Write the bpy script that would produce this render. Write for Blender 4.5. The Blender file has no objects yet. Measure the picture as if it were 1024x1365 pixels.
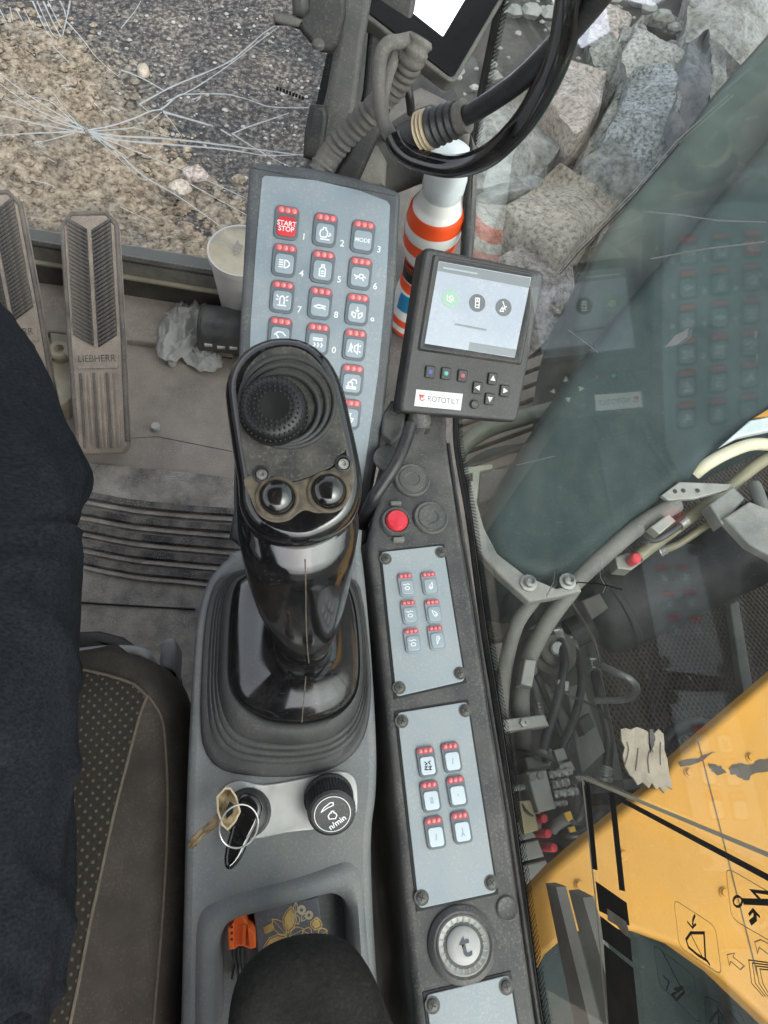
import bpy, bmesh, math, random
from mathutils import Vector, Matrix, noise
R = math.radians
random.seed(7)

# ------------------------------------------------------------------ camera
scene = bpy.context.scene
FPX, CW, CH, CAMZ = 946.0, 512.0, 682.5, 1.2
_n = Vector((375 - CW, 1110 - CH, FPX))
_F = Vector((-182.0, -(-182.0 * _n.x + FPX * FPX) / _n.y, FPX))
AZ = -_n.normalized(); AY = _F.normalized(); AX = AY.cross(AZ)      # world axes seen from the camera
CAM = Vector((0, 0, CAMZ))
def to_world(d): return Vector((d.dot(AX), d.dot(AY), d.dot(AZ)))
cam_data = bpy.data.cameras.new('camera')
cam = bpy.data.objects.new('camera', cam_data)
scene.collection.objects.link(cam)
cam_data.sensor_fit = 'HORIZONTAL'; cam_data.sensor_width = 36.0
cam_data.lens = FPX / 1024 * 36.0
cam_data.clip_start = 0.02; cam_data.clip_end = 400
_x, _y, _z = to_world(Vector((1, 0, 0))), to_world(Vector((0, -1, 0))), to_world(Vector((0, 0, -1)))
_m = Matrix((_x, _y, _z)).transposed().to_4x4(); _m.translation = CAM
cam.matrix_world = _m
scene.camera = cam

# ------------------------------------------------------------------ light: bright overcast day
world = bpy.data.worlds.new('World'); scene.world = world; world.use_nodes = True
nt = world.node_tree; nt.nodes.clear()
SUN_EL, SUN_AZ = R(52), R(150)
sky = nt.nodes.new('ShaderNodeTexSky'); sky.sky_type = 'NISHITA'; sky.sun_disc = False
sky.sun_elevation = SUN_EL; sky.sun_rotation = SUN_AZ
sky.air_density = 1.0; sky.dust_density = 4.0; sky.ozone_density = 1.0
hs = nt.nodes.new('ShaderNodeHueSaturation'); hs.inputs['Saturation'].default_value = 0.3
bg = nt.nodes.new('ShaderNodeBackground'); bg.inputs['Strength'].default_value = 0.15
wo = nt.nodes.new('ShaderNodeOutputWorld')
nt.links.new(sky.outputs[0], hs.inputs['Color']); nt.links.new(hs.outputs[0], bg.inputs[0]); nt.links.new(bg.outputs[0], wo.inputs[0])
sun_d = bpy.data.lights.new('sun', 'SUN'); sun_d.energy = 0.5; sun_d.angle = R(80); sun_d.color = (1.0, 0.97, 0.93)
sun = bpy.data.objects.new('sun', sun_d); scene.collection.objects.link(sun)
_sd = Vector((math.sin(SUN_AZ) * math.cos(SUN_EL), math.cos(SUN_AZ) * math.cos(SUN_EL), math.sin(SUN_EL)))
sun.rotation_euler = _sd.to_track_quat('Z', 'Y').to_euler(); sun.location = _sd * 30
vs = scene.view_settings
vs.view_transform = 'Standard'; vs.look = 'None'; vs.gamma = 1.0; vs.use_curve_mapping = False
vs.exposure = 1.5

# ------------------------------------------------------------------ pixel -> place
def ray(u, v): return to_world(Vector((u - CW, v - CH, FPX)))
def atz(u, v, z): d = ray(u, v); return CAM + d * ((z - CAMZ) / d.z)
def atx(u, v, x): d = ray(u, v); return CAM + d * (x / d.x)
def atd(u, v, dist): return CAM + ray(u, v).normalized() * dist
class Frame:
    def __init__(s, o, U, V):
        s.o = Vector(o); s.U = Vector(U).normalized()
        s.N = s.U.cross(Vector(V)).normalized(); s.V = s.N.cross(s.U)
    def w(s, a, b, c=0.0): return s.o + s.U * a + s.V * b + s.N * c
    def px(s, u, v, h=0.0):
        d = ray(u, v); t = (s.o + s.N * h - CAM).dot(s.N) / d.dot(s.N); p = CAM + d * t - s.o
        return (p.dot(s.U), p.dot(s.V))
    def pxs(s, pts, h=0.0): return [s.px(u, v, h) for u, v in pts]
    def mat(s):
        m = Matrix((s.U, s.V, s.N)).transposed().to_4x4(); m.translation = s.o; return m

# ------------------------------------------------------------------ materials
MATS = {}
def node(nt, t, **kw):
    n = nt.nodes.new(t)
    for k, v in kw.items(): setattr(n, k, v)
    return n
def rgb(c): return (c[0], c[1], c[2], 1.0)
def M(name, col, rough=0.5, metal=0.0, var=0.12, vs=30.0, dust=0.0, dcol=(0.36, 0.31, 0.25), ds=14.0, dthr=0.5, bump=0.0, bs=300.0, spec=0.5, coat=0.0, up=False, scr=0.0, emit=None):
    m = bpy.data.materials.new(name); m.use_nodes = True; MATS[name] = m
    nt = m.node_tree; L = nt.links; b = nt.nodes['Principled BSDF']
    b.inputs['Metallic'].default_value = metal; b.inputs['Specular IOR Level'].default_value = spec
    b.inputs['Coat Weight'].default_value = coat; b.inputs['Coat Roughness'].default_value = 0.08
    tc = node(nt, 'ShaderNodeTexCoord')
    n1 = node(nt, 'ShaderNodeTexNoise'); n1.inputs['Scale'].default_value = vs; n1.inputs['Detail'].default_value = 5
    L.new(tc.outputs['Object'], n1.inputs['Vector'])
    mr = node(nt, 'ShaderNodeMapRange'); mr.inputs['From Min'].default_value = 0.3; mr.inputs['From Max'].default_value = 0.7
    mr.inputs['To Min'].default_value = 1 - var; mr.inputs['To Max'].default_value = 1 + var
    L.new(n1.outputs['Fac'], mr.inputs['Value'])
    mx = node(nt, 'ShaderNodeMix', data_type='RGBA', blend_type='MULTIPLY'); mx.inputs['Factor'].default_value = 1
    mx.inputs['A'].default_value = rgb(col); L.new(mr.outputs[0], mx.inputs['B'])
    cout = mx.outputs['Result']
    # roughness breakup
    rr = node(nt, 'ShaderNodeMapRange'); rr.inputs['From Min'].default_value = 0.3; rr.inputs['From Max'].default_value = 0.7
    rr.inputs['To Min'].default_value = max(0.02, rough * 0.8); rr.inputs['To Max'].default_value = min(1.0, rough * 1.25)
    L.new(n1.outputs['Fac'], rr.inputs['Value']); rout = rr.outputs[0]
    if dust > 0:
        n2 = node(nt, 'ShaderNodeTexNoise'); n2.inputs['Scale'].default_value = ds; n2.inputs['Detail'].default_value = 8; n2.inputs['Roughness'].default_value = 0.65
        L.new(tc.outputs['Object'], n2.inputs['Vector'])
        d = node(nt, 'ShaderNodeMapRange'); d.inputs['From Min'].default_value = dthr - 0.15; d.inputs['From Max'].default_value = dthr + 0.22
        d.inputs['To Max'].default_value = dust
        L.new(n2.outputs['Fac'], d.inputs['Value'])
        fac = d.outputs[0]
        if up:
            ge = node(nt, 'ShaderNodeNewGeometry'); sx = node(nt, 'ShaderNodeSeparateXYZ'); L.new(ge.outputs['Normal'], sx.inputs[0])
            u = node(nt, 'ShaderNodeMapRange'); u.inputs['From Min'].default_value = 0.3; u.inputs['From Max'].default_value = 0.95
            L.new(sx.outputs['Z'], u.inputs['Value'])
            mm = node(nt, 'ShaderNodeMath', operation='MULTIPLY'); L.new(fac, mm.inputs[0]); L.new(u.outputs[0], mm.inputs[1]); fac = mm.outputs[0]
        mx2 = node(nt, 'ShaderNodeMix', data_type='RGBA'); L.new(fac, mx2.inputs['Factor']); L.new(cout, mx2.inputs['A']); mx2.inputs['B'].default_value = rgb(dcol)
        cout = mx2.outputs['Result']
        mf = node(nt, 'ShaderNodeMix', data_type='FLOAT'); L.new(fac, mf.inputs['Factor']); L.new(rout, mf.inputs['A']); mf.inputs['B'].default_value = 0.9
        rout = mf.outputs['Result']
    if dust > 0:      # fine specks of dirt
        n5 = node(nt, 'ShaderNodeTexNoise'); n5.inputs['Scale'].default_value = 420; n5.inputs['Detail'].default_value = 3; n5.inputs['Roughness'].default_value = 0.6
        L.new(tc.outputs['Object'], n5.inputs['Vector'])
        n6 = node(nt, 'ShaderNodeTexNoise'); n6.inputs['Scale'].default_value = 26; n6.inputs['Detail'].default_value = 4; L.new(tc.outputs['Object'], n6.inputs['Vector'])
        sm = node(nt, 'ShaderNodeMath', operation='MULTIPLY_ADD'); sm.inputs[1].default_value = 0.35; L.new(n6.outputs['Fac'], sm.inputs[0]); L.new(n5.outputs['Fac'], sm.inputs[2])
        d5 = node(nt, 'ShaderNodeMapRange'); d5.inputs['From Min'].default_value = 0.72; d5.inputs['From Max'].default_value = 0.86; d5.inputs['To Max'].default_value = min(0.5, dust * 0.62)
        L.new(sm.outputs[0], d5.inputs['Value'])
        mx5 = node(nt, 'ShaderNodeMix', data_type='RGBA'); L.new(d5.outputs[0], mx5.inputs['Factor']); L.new(cout, mx5.inputs['A']); mx5.inputs['B'].default_value = rgb([min(1, c * 1.25) for c in dcol])
        cout = mx5.outputs['Result']
    if scr > 0:      # fine pale scratches
        w = node(nt, 'ShaderNodeTexNoise'); w.inputs['Scale'].default_value = 60; w.inputs['Detail'].default_value = 2; w.inputs['Distortion'].default_value = 3.0
        mp = node(nt, 'ShaderNodeMapping'); mp.inputs['Scale'].default_value = (1.0, 6.0, 1.0); mp.inputs['Rotation'].default_value = (0, 0, 0.7)
        L.new(tc.outputs['Object'], mp.inputs[0]); L.new(mp.outputs[0], w.inputs['Vector'])
        s = node(nt, 'ShaderNodeMapRange'); s.inputs['From Min'].default_value = 0.66; s.inputs['From Max'].default_value = 0.72; s.inputs['To Max'].default_value = scr
        L.new(w.outputs['Fac'], s.inputs['Value'])
        mx3 = node(nt, 'ShaderNodeMix', data_type='RGBA'); L.new(s.outputs[0], mx3.inputs['Factor']); L.new(cout, mx3.inputs['A']); mx3.inputs['B'].default_value = (0.5, 0.48, 0.45, 1)
        cout = mx3.outputs['Result']
    L.new(cout, b.inputs['Base Color']); L.new(rout, b.inputs['Roughness'])
    if bump > 0:
        n3 = node(nt, 'ShaderNodeTexNoise'); n3.inputs['Scale'].default_value = bs; n3.inputs['Detail'].default_value = 3
        L.new(tc.outputs['Object'], n3.inputs['Vector'])
        bp = node(nt, 'ShaderNodeBump'); bp.inputs['Strength'].default_value = bump; bp.inputs['Distance'].default_value = 0.3 / bs
        L.new(n3.outputs['Fac'], bp.inputs['Height']); L.new(bp.outputs[0], b.inputs['Normal'])
    if emit:
        b.inputs['Emission Color'].default_value = rgb(emit[0]); b.inputs['Emission Strength'].default_value = emit[1]
    return m

def granite(name, c1, c2, c3, sp=70.0, big=5.0, tint=None):
    m = bpy.data.materials.new(name); m.use_nodes = True; MATS[name] = m
    nt = m.node_tree; L = nt.links; b = nt.nodes['Principled BSDF']; b.inputs['Roughness'].default_value = 0.85; b.inputs['Specular IOR Level'].default_value = 0.25
    tc = node(nt, 'ShaderNodeTexCoord')
    n1 = node(nt, 'ShaderNodeTexNoise'); n1.inputs['Scale'].default_value = sp; n1.inputs['Detail'].default_value = 4; n1.inputs['Roughness'].default_value = 0.7
    n2 = node(nt, 'ShaderNodeTexNoise'); n2.inputs['Scale'].default_value = big; n2.inputs['Detail'].default_value = 6; n2.inputs['Distortion'].default_value = 0.6
    for n in (n1, n2): L.new(tc.outputs['Object'], n.inputs['Vector'])
    cr = node(nt, 'ShaderNodeValToRGB'); e = cr.color_ramp.elements
    e[0].position = 0.36; e[0].color = rgb(c1); e[1].position = 0.66; e[1].color = rgb(c3)
    k = e.new(0.48); k.color = rgb(c2)
    L.new(n1.outputs['Fac'], cr.inputs['Fac'])
    mr = node(nt, 'ShaderNodeMapRange'); mr.inputs['From Min'].default_value = 0.42; mr.inputs['From Max'].default_value = 0.66; L.new(n2.outputs['Fac'], mr.inputs['Value'])
    mx = node(nt, 'ShaderNodeMix', data_type='RGBA'); L.new(mr.outputs[0], mx.inputs['Factor']); L.new(cr.outputs[0], mx.inputs['A'])
    mxb = node(nt, 'ShaderNodeMix', data_type='RGBA', blend_type='MULTIPLY'); mxb.inputs['Factor'].default_value = 1.0
    L.new(cr.outputs[0], mxb.inputs['A']); mxb.inputs['B'].default_value = rgb(tint or (0.62, 0.6, 0.55)); L.new(mxb.outputs['Result'], mx.inputs['B'])
    L.new(mx.outputs['Result'], b.inputs['Base Color'])
    bp = node(nt, 'ShaderNodeBump'); bp.inputs['Strength'].default_value = 0.6; bp.inputs['Distance'].default_value = 0.006
    L.new(n1.outputs['Fac'], bp.inputs['Height'])
    bp2 = node(nt, 'ShaderNodeBump'); bp2.inputs['Strength'].default_value = 0.8; bp2.inputs['Distance'].default_value = 0.05
    L.new(n2.outputs['Fac'], bp2.inputs['Height']); L.new(bp2.outputs[0], bp.inputs['Normal'])
    L.new(bp.outputs[0], b.inputs['Normal'])
    return m

def glass_pane(name, tint, dust=0.10, ior=1.5, dscale=9.0):
    m = bpy.data.materials.new(name); m.use_nodes = True; MATS[name] = m
    nt = m.node_tree; L = nt.links; nt.nodes.clear()
    out = node(nt, 'ShaderNodeOutputMaterial')
    tr = node(nt, 'ShaderNodeBsdfTransparent'); tr.inputs[0].default_value = rgb(tint)
    gl = node(nt, 'ShaderNodeBsdfGlossy'); gl.inputs['Roughness'].default_value = 0.045; gl.inputs['Color'].default_value = (1, 1, 1, 1)
    fr = node(nt, 'ShaderNodeFresnel'); fr.inputs['IOR'].default_value = ior
    m2 = node(nt, 'ShaderNodeMath', operation='MULTIPLY'); m2.inputs[1].default_value = 1.1; m2.use_clamp = True; L.new(fr.outputs[0], m2.inputs[0])   # both faces of the pane reflect
    s1 = node(nt, 'ShaderNodeMixShader'); L.new(m2.outputs[0], s1.inputs[0]); L.new(tr.outputs[0], s1.inputs[1]); L.new(gl.outputs[0], s1.inputs[2])
    tc = node(nt, 'ShaderNodeTexCoord')
    n1 = node(nt, 'ShaderNodeTexNoise'); n1.inputs['Scale'].default_value = dscale; n1.inputs['Detail'].default_value = 9; n1.inputs['Roughness'].default_value = 0.7; n1.inputs['Distortion'].default_value = 0.8
    L.new(tc.outputs['Object'], n1.inputs['Vector'])
    mr = node(nt, 'ShaderNodeMapRange'); mr.inputs['From Min'].default_value = 0.4; mr.inputs['From Max'].default_value = 0.8; mr.inputs['To Min'].default_value = dust * 0.15; mr.inputs['To Max'].default_value = dust * 2.2
    L.new(n1.outputs['Fac'], mr.inputs['Value'])
    n4 = node(nt, 'ShaderNodeTexNoise'); n4.inputs['Scale'].default_value = 160; n4.inputs['Detail'].default_value = 2; L.new(tc.outputs['Object'], n4.inputs['Vector'])
    mr4 = node(nt, 'ShaderNodeMapRange'); mr4.inputs['From Min'].default_value = 0.70; mr4.inputs['From Max'].default_value = 0.76; mr4.inputs['To Max'].default_value = 0.16
    L.new(n4.outputs['Fac'], mr4.inputs['Value'])
    ad = node(nt, 'ShaderNodeMath', operation='ADD'); L.new(mr.outputs[0], ad.inputs[0]); L.new(mr4.outputs[0], ad.inputs[1])
    df = node(nt, 'ShaderNodeBsdfDiffuse'); df.inputs[0].default_value = (0.5, 0.52, 0.48, 1)
    tl = node(nt, 'ShaderNodeBsdfTranslucent'); tl.inputs[0].default_value = (0.5, 0.52, 0.48, 1)
    dm = node(nt, 'ShaderNodeMixShader'); dm.inputs[0].default_value = 0.5; L.new(df.outputs[0], dm.inputs[1]); L.new(tl.outputs[0], dm.inputs[2])
    s2 = node(nt, 'ShaderNodeMixShader'); L.new(ad.outputs[0], s2.inputs[0]); L.new(s1.outputs[0], s2.inputs[1]); L.new(dm.outputs[0], s2.inputs[2])
    L.new(s2.outputs[0], out.inputs[0])
    return m

# ------------------------------------------------------------------ mesh tools
class MB:
    def __init__(s): s.v = []; s.f = []
    def add(s, verts, faces):
        o = len(s.v); s.v += [tuple(p) for p in verts]; s.f += [tuple(i + o for i in f) for f in faces]
    def box(s, x0, x1, y0, y1, z0, z1):
        s.add([(x0, y0, z0), (x1, y0, z0), (x1, y1, z0), (x0, y1, z0), (x0, y0, z1), (x1, y0, z1), (x1, y1, z1), (x0, y1, z1)],
              [(3, 2, 1, 0), (4, 5, 6, 7), (0, 1, 5, 4), (1, 2, 6, 5), (2, 3, 7, 6), (3, 0, 4, 7)])
    def loft(s, rings, cap0=True, cap1=True, closed=True):
        n = len(rings[0]); vs = [p for r in rings for p in r]; fs = []
        for k in range(len(rings) - 1):
            for i in range(n if closed else n - 1):
                j = (i + 1) % n
                fs.append((k * n + i, k * n + j, (k + 1) * n + j, (k + 1) * n + i))
        if cap0: fs.append(tuple(reversed(range(n))))
        if cap1: fs.append(tuple((len(rings) - 1) * n + i for i in range(n)))
        s.add(vs, fs)
    def slab(s, pts, z0, z1, bev=0.0, seg=3, bbev=False):
        pts = ccw(pts); rings = []
        if bbev and bev > 0:
            for k in range(seg):
                t = k / seg * math.pi / 2
                rings.append([(a, b, z0 + bev * (1 - math.cos(t))) for a, b in inset(pts, bev * (1 - math.sin(t)))])
            rings.append([(a, b, z0 + bev) for a, b in pts])
        else:
            rings.append([(a, b, z0) for a, b in pts])
        if bev > 0:
            rings.append([(a, b, z1 - bev) for a, b in pts])
            for k in range(1, seg + 1):
                t = k / seg * math.pi / 2
                rings.append([(a, b, z1 - bev + bev * math.sin(t)) for a, b in inset(pts, bev * (1 - math.cos(t)))])
            rings.append([(a, b, z1) for a, b in inset(pts, bev * 1.12 + 1e-5)])      # keeps the top face flat-shaded
        else:
            rings.append([(a, b, z1) for a, b in pts])
        s.loft(rings)
    def tube(s, path, r, n=12, caps=True):
        path = [Vector(p) for p in path]; rings = []; prev = None
        for i, p in enumerate(path):
            t = (path[min(i + 1, len(path) - 1)] - path[max(i - 1, 0)]).normalized()
            if prev is None:
                a = Vector((0, 0, 1)) if abs(t.z) < 0.9 else Vector((1, 0, 0)); u = t.cross(a).normalized()
            else:
                u = (prev - t * prev.dot(t)).normalized()
            prev = u; w = t.cross(u); rr = r[i] if isinstance(r, (list, tuple)) else r
            rings.append([p + (u * math.cos(2 * math.pi * k / n) + w * math.sin(2 * math.pi * k / n)) * rr for k in range(n)])
        s.loft(rings, caps, caps)
    def lathe(s, prof, n=24, c=(0, 0, 0), cap0=True, cap1=True):
        rings = [[(c[0] + r * math.cos(2 * math.pi * k / n), c[1] + r * math.sin(2 * math.pi * k / n), c[2] + z) for k in range(n)] for r, z in prof]
        s.loft(rings, cap0, cap1)
    def stroke(s, pts, w, z=0.0, th=0.0002, closed=False):
        pts = [Vector((p[0], p[1])) for p in pts]; n = len(pts); L_, R_ = [], []
        for i, p in enumerate(pts):
            a = pts[(i - 1) % n] if (closed or i > 0) else None
            b = pts[(i + 1) % n] if (closed or i < n - 1) else None
            d1 = (p - a).normalized() if a is not None and (p - a).length > 1e-9 else None
            d2 = (b - p).normalized() if b is not None and (b - p).length > 1e-9 else None
            d1 = d1 or d2; d2 = d2 or d1
            t = (d1 + d2); t = t.normalized() if t.length > 1e-6 else d1
            nn = Vector((-t.y, t.x)); k = 1 / max(0.4, nn.dot(Vector((-d1.y, d1.x))))
            L_.append(p + nn * w / 2 * k); R_.append(p - nn * w / 2 * k)
        vs = [(q.x, q.y, z) for q in L_] + [(q.x, q.y, z) for q in R_]
        fs = []
        for i in range(n if closed else n - 1):
            j = (i + 1) % n; fs.append((i, n + i, n + j, j))
        s.add(vs, fs)
    def poly(s, pts, z=0.0): s.add([(a, b, z) for a, b in ccw(pts)], [tuple(range(len(pts)))])
    def xf(s, m):
        s.v = [tuple(m @ Vector(p)) for p in s.v]; return s

def area2(p): return sum(p[i][0] * p[(i + 1) % len(p)][1] - p[(i + 1) % len(p)][0] * p[i][1] for i in range(len(p)))
def ccw(p): return list(p) if area2(p) > 0 else list(reversed(p))
def inset(p, d):
    n = len(p); out = []
    for i in range(n):
        a, b, c = Vector(p[i - 1][:2]), Vector(p[i][:2]), Vector(p[(i + 1) % n][:2])
        d1, d2 = (b - a), (c - b)
        if d1.length < 1e-9: d1 = d2
        if d2.length < 1e-9: d2 = d1
        d1 = d1.normalized(); d2 = d2.normalized()
        n1, n2 = Vector((-d1.y, d1.x)), Vector((-d2.y, d2.x)); m = (n1 + n2)
        m = m.normalized() if m.length > 1e-6 else n1
        q = b + m * d / max(0.5, m.dot(n1)); out.append((q.x, q.y))
    return out
def rrect(cx, cy, w, h, r, n=4):
    o = []
    for sx, sy, a0 in ((1, 1, 0), (-1, 1, 90), (-1, -1, 180), (1, -1, 270)):
        for k in range(n + 1):
            t = R(a0 + 90 * k / n); o.append((cx + sx * (w / 2 - r) + r * math.cos(t), cy + sy * (h / 2 - r) + r * math.sin(t)))
    return o
def circ(cx, cy, r, n=20): return [(cx + r * math.cos(2 * math.pi * k / n), cy + r * math.sin(2 * math.pi * k / n)) for k in range(n)]
def cr(pts, k=6, closed=False):
    pts = [Vector(p) for p in pts]; n = len(pts); out = []
    for i in range(n if closed else n - 1):
        g = (lambda j: pts[j % n]) if closed else (lambda j: pts[max(0, min(n - 1, j))])
        a, b, c, d = g(i - 1), g(i), g(i + 1), g(i + 2)
        for j in range(k):
            t = j / k
            out.append(0.5 * (2 * b + (c - a) * t + (2 * a - 5 * b + 4 * c - d) * t * t + (3 * b - a - 3 * c + d) * t ** 3))
    if not closed: out.append(pts[-1])
    return out
def polar(loop, n=48, c=None):
    loop = [Vector(p[:2]) for p in loop]
    c = Vector(c) if c else sum(loop, Vector((0, 0))) / len(loop); out = []
    for k in range(n):
        t = 2 * math.pi * k / n; d = Vector((math.cos(t), math.sin(t))); best = None
        for i in range(len(loop)):
            a, b = loop[i] - c, loop[(i + 1) % len(loop)] - c; e = b - a
            den = d.x * e.y - d.y * e.x
            if abs(den) < 1e-12: continue
            s_ = (a.x * e.y - a.y * e.x) / den; q = (a.x * d.y - a.y * d.x) / den
            if s_ > 0 and -1e-6 <= q <= 1 + 1e-6 and (best is None or s_ > best): best = s_
        out.append(c + d * (best or 0.001))
    return [(p.x, p.y) for p in out]

COL = scene.collection
def mesh_of(name, mb, mat, smooth=35):
    me = bpy.data.meshes.new(name); me.from_pydata(mb.v, [], mb.f); me.validate()
    if mat is not None: me.materials.append(MATS[mat] if isinstance(mat, str) else mat)
    if smooth:
        me.shade_smooth(); me.set_sharp_from_angle(angle=R(smooth))
    me.update(); return me
def obj(name, mb, mat, parent=None, loc=None, label=None, smooth=35, kind=None, recalc=True):
    me = mb if isinstance(mb, bpy.types.Mesh) else mesh_of(name, mb, mat, smooth)
    if recalc and not isinstance(mb, bpy.types.Mesh):
        bm = bmesh.new(); bm.from_mesh(me); bmesh.ops.recalc_face_normals(bm, faces=bm.faces); bm.to_mesh(me); bm.free()
        if smooth: me.shade_smooth(); me.set_sharp_from_angle(angle=R(smooth))
    o = bpy.data.objects.new(name, me); COL.objects.link(o)
    if parent is not None: o.parent = parent
    if loc is not None: o.location = loc
    if label: o['label'] = label
    if kind: o['kind'] = kind
    return o
def tag(o, label, cat, group=None, kind=None):
    o['label'] = label
    if cat: o['category'] = cat
    if group: o['group'] = group
    if kind: o['kind'] = kind
    return o
def thing(name, label, cat, frame=None, loc=None, group=None):
    o = bpy.data.objects.new(name, None); COL.objects.link(o); o.empty_display_size = 0.02
    if frame is not None: o.matrix_world = frame.mat()
    if loc is not None: o.location = loc
    return tag(o, label, cat, group)
def struct(name, mb, mat, label=None, **kw):
    o = obj(name, mb, mat, **kw); o['kind'] = 'structure'
    if label: o['label'] = label
    return o
def rel(mb, loc):
    l = Vector(loc); mb.v = [tuple(Vector(p) - l) for p in mb.v]; return mb
def text(s, size, mat, parent, loc, name='lettering', rot=0.0, bold=0.0, xs=1.0, m4=None):
    cu = bpy.data.curves.new(name, 'FONT'); cu.body = s; cu.size = size; cu.align_x = 'CENTER'; cu.align_y = 'CENTER'; cu.offset = bold
    cu.space_line = 0.8
    t = bpy.data.objects.new(name, cu); COL.objects.link(t)
    dg = bpy.context.evaluated_depsgraph_get()
    me = bpy.data.meshes.new_from_object(t.evaluated_get(dg)); bpy.data.objects.remove(t); bpy.data.curves.remove(cu)
    me.name = name; me.materials.clear(); me.materials.append(MATS[mat])
    o = bpy.data.objects.new(name, me); COL.objects.link(o); o.parent = parent
    if m4 is not None: o.matrix_local = m4
    else:
        o.location = loc; o.rotation_euler = (0, 0, rot); o.scale = (xs, 1, 1)
    return o
def plate_hole(outer, holes, z):
    bm = bmesh.new(); es = []
    for lp in [outer] + holes:
        vs_ = [bm.verts.new((a, b, z)) for a, b in lp]
        es += [bm.edges.new((vs_[i], vs_[(i + 1) % len(vs_)])) for i in range(len(vs_))]
    bmesh.ops.triangle_fill(bm, use_beauty=True, edges=es)
    bm.verts.index_update(); mb = MB(); mb.add([v.co[:] for v in bm.verts], [[v.index for v in f.verts] for f in bm.faces]); bm.free()
    return mb
# ------------------------------------------------------------------ palette
M('console_grey', (0.112, 0.123, 0.131), 0.5, var=0.16, vs=12, dust=0.5, dcol=(0.22, 0.20, 0.17), ds=20, dthr=0.54, scr=0.16, bump=0.25, bs=900)
M('dark_trim', (0.045, 0.045, 0.046), 0.55, var=0.2, vs=18, dust=0.5, dcol=(0.20, 0.18, 0.16), ds=16, dthr=0.55, bump=0.35, bs=700)
M('black_trim', (0.014, 0.014, 0.015), 0.5, var=0.2, dust=0.30, dcol=(0.16, 0.14, 0.12), ds=20, dthr=0.6, bump=0.2, bs=600)
M('gloss_black', (0.006, 0.006, 0.007), 0.11, var=0.2, dust=0.10, dcol=(0.22, 0.19, 0.15), ds=35, dthr=0.62, spec=0.9, scr=0.05)
M('matte_pad', (0.030, 0.029, 0.027), 0.6, var=0.35, vs=500, dust=0.55, dcol=(0.17, 0.15, 0.12), ds=60, dthr=0.55, bump=0.6, bs=1500)
M('rubber_dome', (0.006, 0.006, 0.006), 0.42, var=0.1)
M('boot_rubber', (0.022, 0.023, 0.024), 0.55, var=0.2, dust=0.4, dcol=(0.085, 0.08, 0.072), ds=14, dthr=0.54, bump=0.3, bs=400)
M('dusty_gold', (0.105, 0.085, 0.06), 0.8, var=0.5, vs=160, bump=0.4, bs=900)
M('steel', (0.42, 0.41, 0.39), 0.38, metal=1.0, var=0.2, vs=120)
M('brushed_plate', (0.46, 0.46, 0.45), 0.5, metal=0.75, var=0.15, vs=60, dust=0.35, dcol=(0.40, 0.36, 0.30), ds=18, dthr=0.6, scr=0.25)
M('brass_key', (0.24, 0.18, 0.105), 0.38, metal=0.9, var=0.45, vs=120, bump=0.3, bs=300)
M('white_print', (0.72, 0.74, 0.75), 0.6, var=0.05)
M('black_print', (0.012, 0.011, 0.010), 0.55, var=0.05)
M('keypad_frame', (0.050, 0.056, 0.064), 0.48, var=0.15, vs=20, dust=0.35, dcol=(0.22, 0.21, 0.19), ds=14, dthr=0.58, bump=0.2, bs=800)
M('keypad_face', (0.195, 0.238, 0.275), 0.36, var=0.08, vs=9, dust=0.40, dcol=(0.33, 0.32, 0.30), ds=17, dthr=0.55, scr=0.10)
M('key_ring', (0.095, 0.115, 0.135), 0.45, var=0.06)
M('key_cap', (0.25, 0.295, 0.335), 0.4, var=0.05)
M('key_red', (0.55, 0.022, 0.035), 0.42, var=0.08)
M('led_strip', (0.45, 0.075, 0.085), 0.4, var=0.1)
M('led', (0.62, 0.20, 0.21), 0.25, var=0.1)
M('plate_face', (0.26, 0.30, 0.325), 0.42, var=0.08, vs=10, dust=0.55, dcol=(0.35, 0.335, 0.305), ds=18, dthr=0.53, scr=0.12)
M('plate_cap', (0.29, 0.335, 0.36), 0.4, var=0.05)
M('plate_cap_white', (0.50, 0.56, 0.60), 0.4, var=0.05)
M('plate_ring', (0.22, 0.26, 0.29), 0.45, var=0.06)
M('plate_ring_dark', (0.12, 0.14, 0.155), 0.45, var=0.06)
M('dial_face', (0.36, 0.36, 0.35), 0.35, var=0.15, vs=30, dust=0.4, dcol=(0.25, 0.24, 0.22), ds=40)
M('rim_dark', (0.012, 0.012, 0.013), 0.6)
M('screw', (0.10, 0.095, 0.085), 0.55, metal=0.6, var=0.3, vs=200)
M('plug', (0.055, 0.058, 0.058), 0.6, var=0.15, dust=0.5, dcol=(0.16, 0.15, 0.13), ds=30, dthr=0.5)
M('red_button', (0.60, 0.03, 0.045), 0.3, var=0.1, coat=0.5)
M('display_body', (0.022, 0.023, 0.025), 0.5, var=0.12, vs=15, dust=0.32, dcol=(0.17, 0.14, 0.11), ds=16, dthr=0.58, bump=0.2, bs=900)
M('screen_lcd', (0.22, 0.25, 0.30), 0.18, var=0.10, vs=8, dust=0.35, dcol=(0.36, 0.38, 0.40), ds=14, dthr=0.55, emit=((0.50, 0.57, 0.68), 0.06))
M('screen_bar', (0.13, 0.145, 0.16), 0.2, var=0.05)
M('icon_dark', (0.055, 0.065, 0.08), 0.25, var=0.05)
M('icon_green', (0.22, 0.36, 0.27), 0.25, var=0.05)
M('sticker_white', (0.60, 0.60, 0.58), 0.5, var=0.05, dust=0.2, dcol=(0.5, 0.47, 0.42), ds=30)
M('sticker_red', (0.45, 0.03, 0.03), 0.5, var=0.05)
M('print_grey', (0.13, 0.13, 0.14), 0.5, var=0.05)
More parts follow.
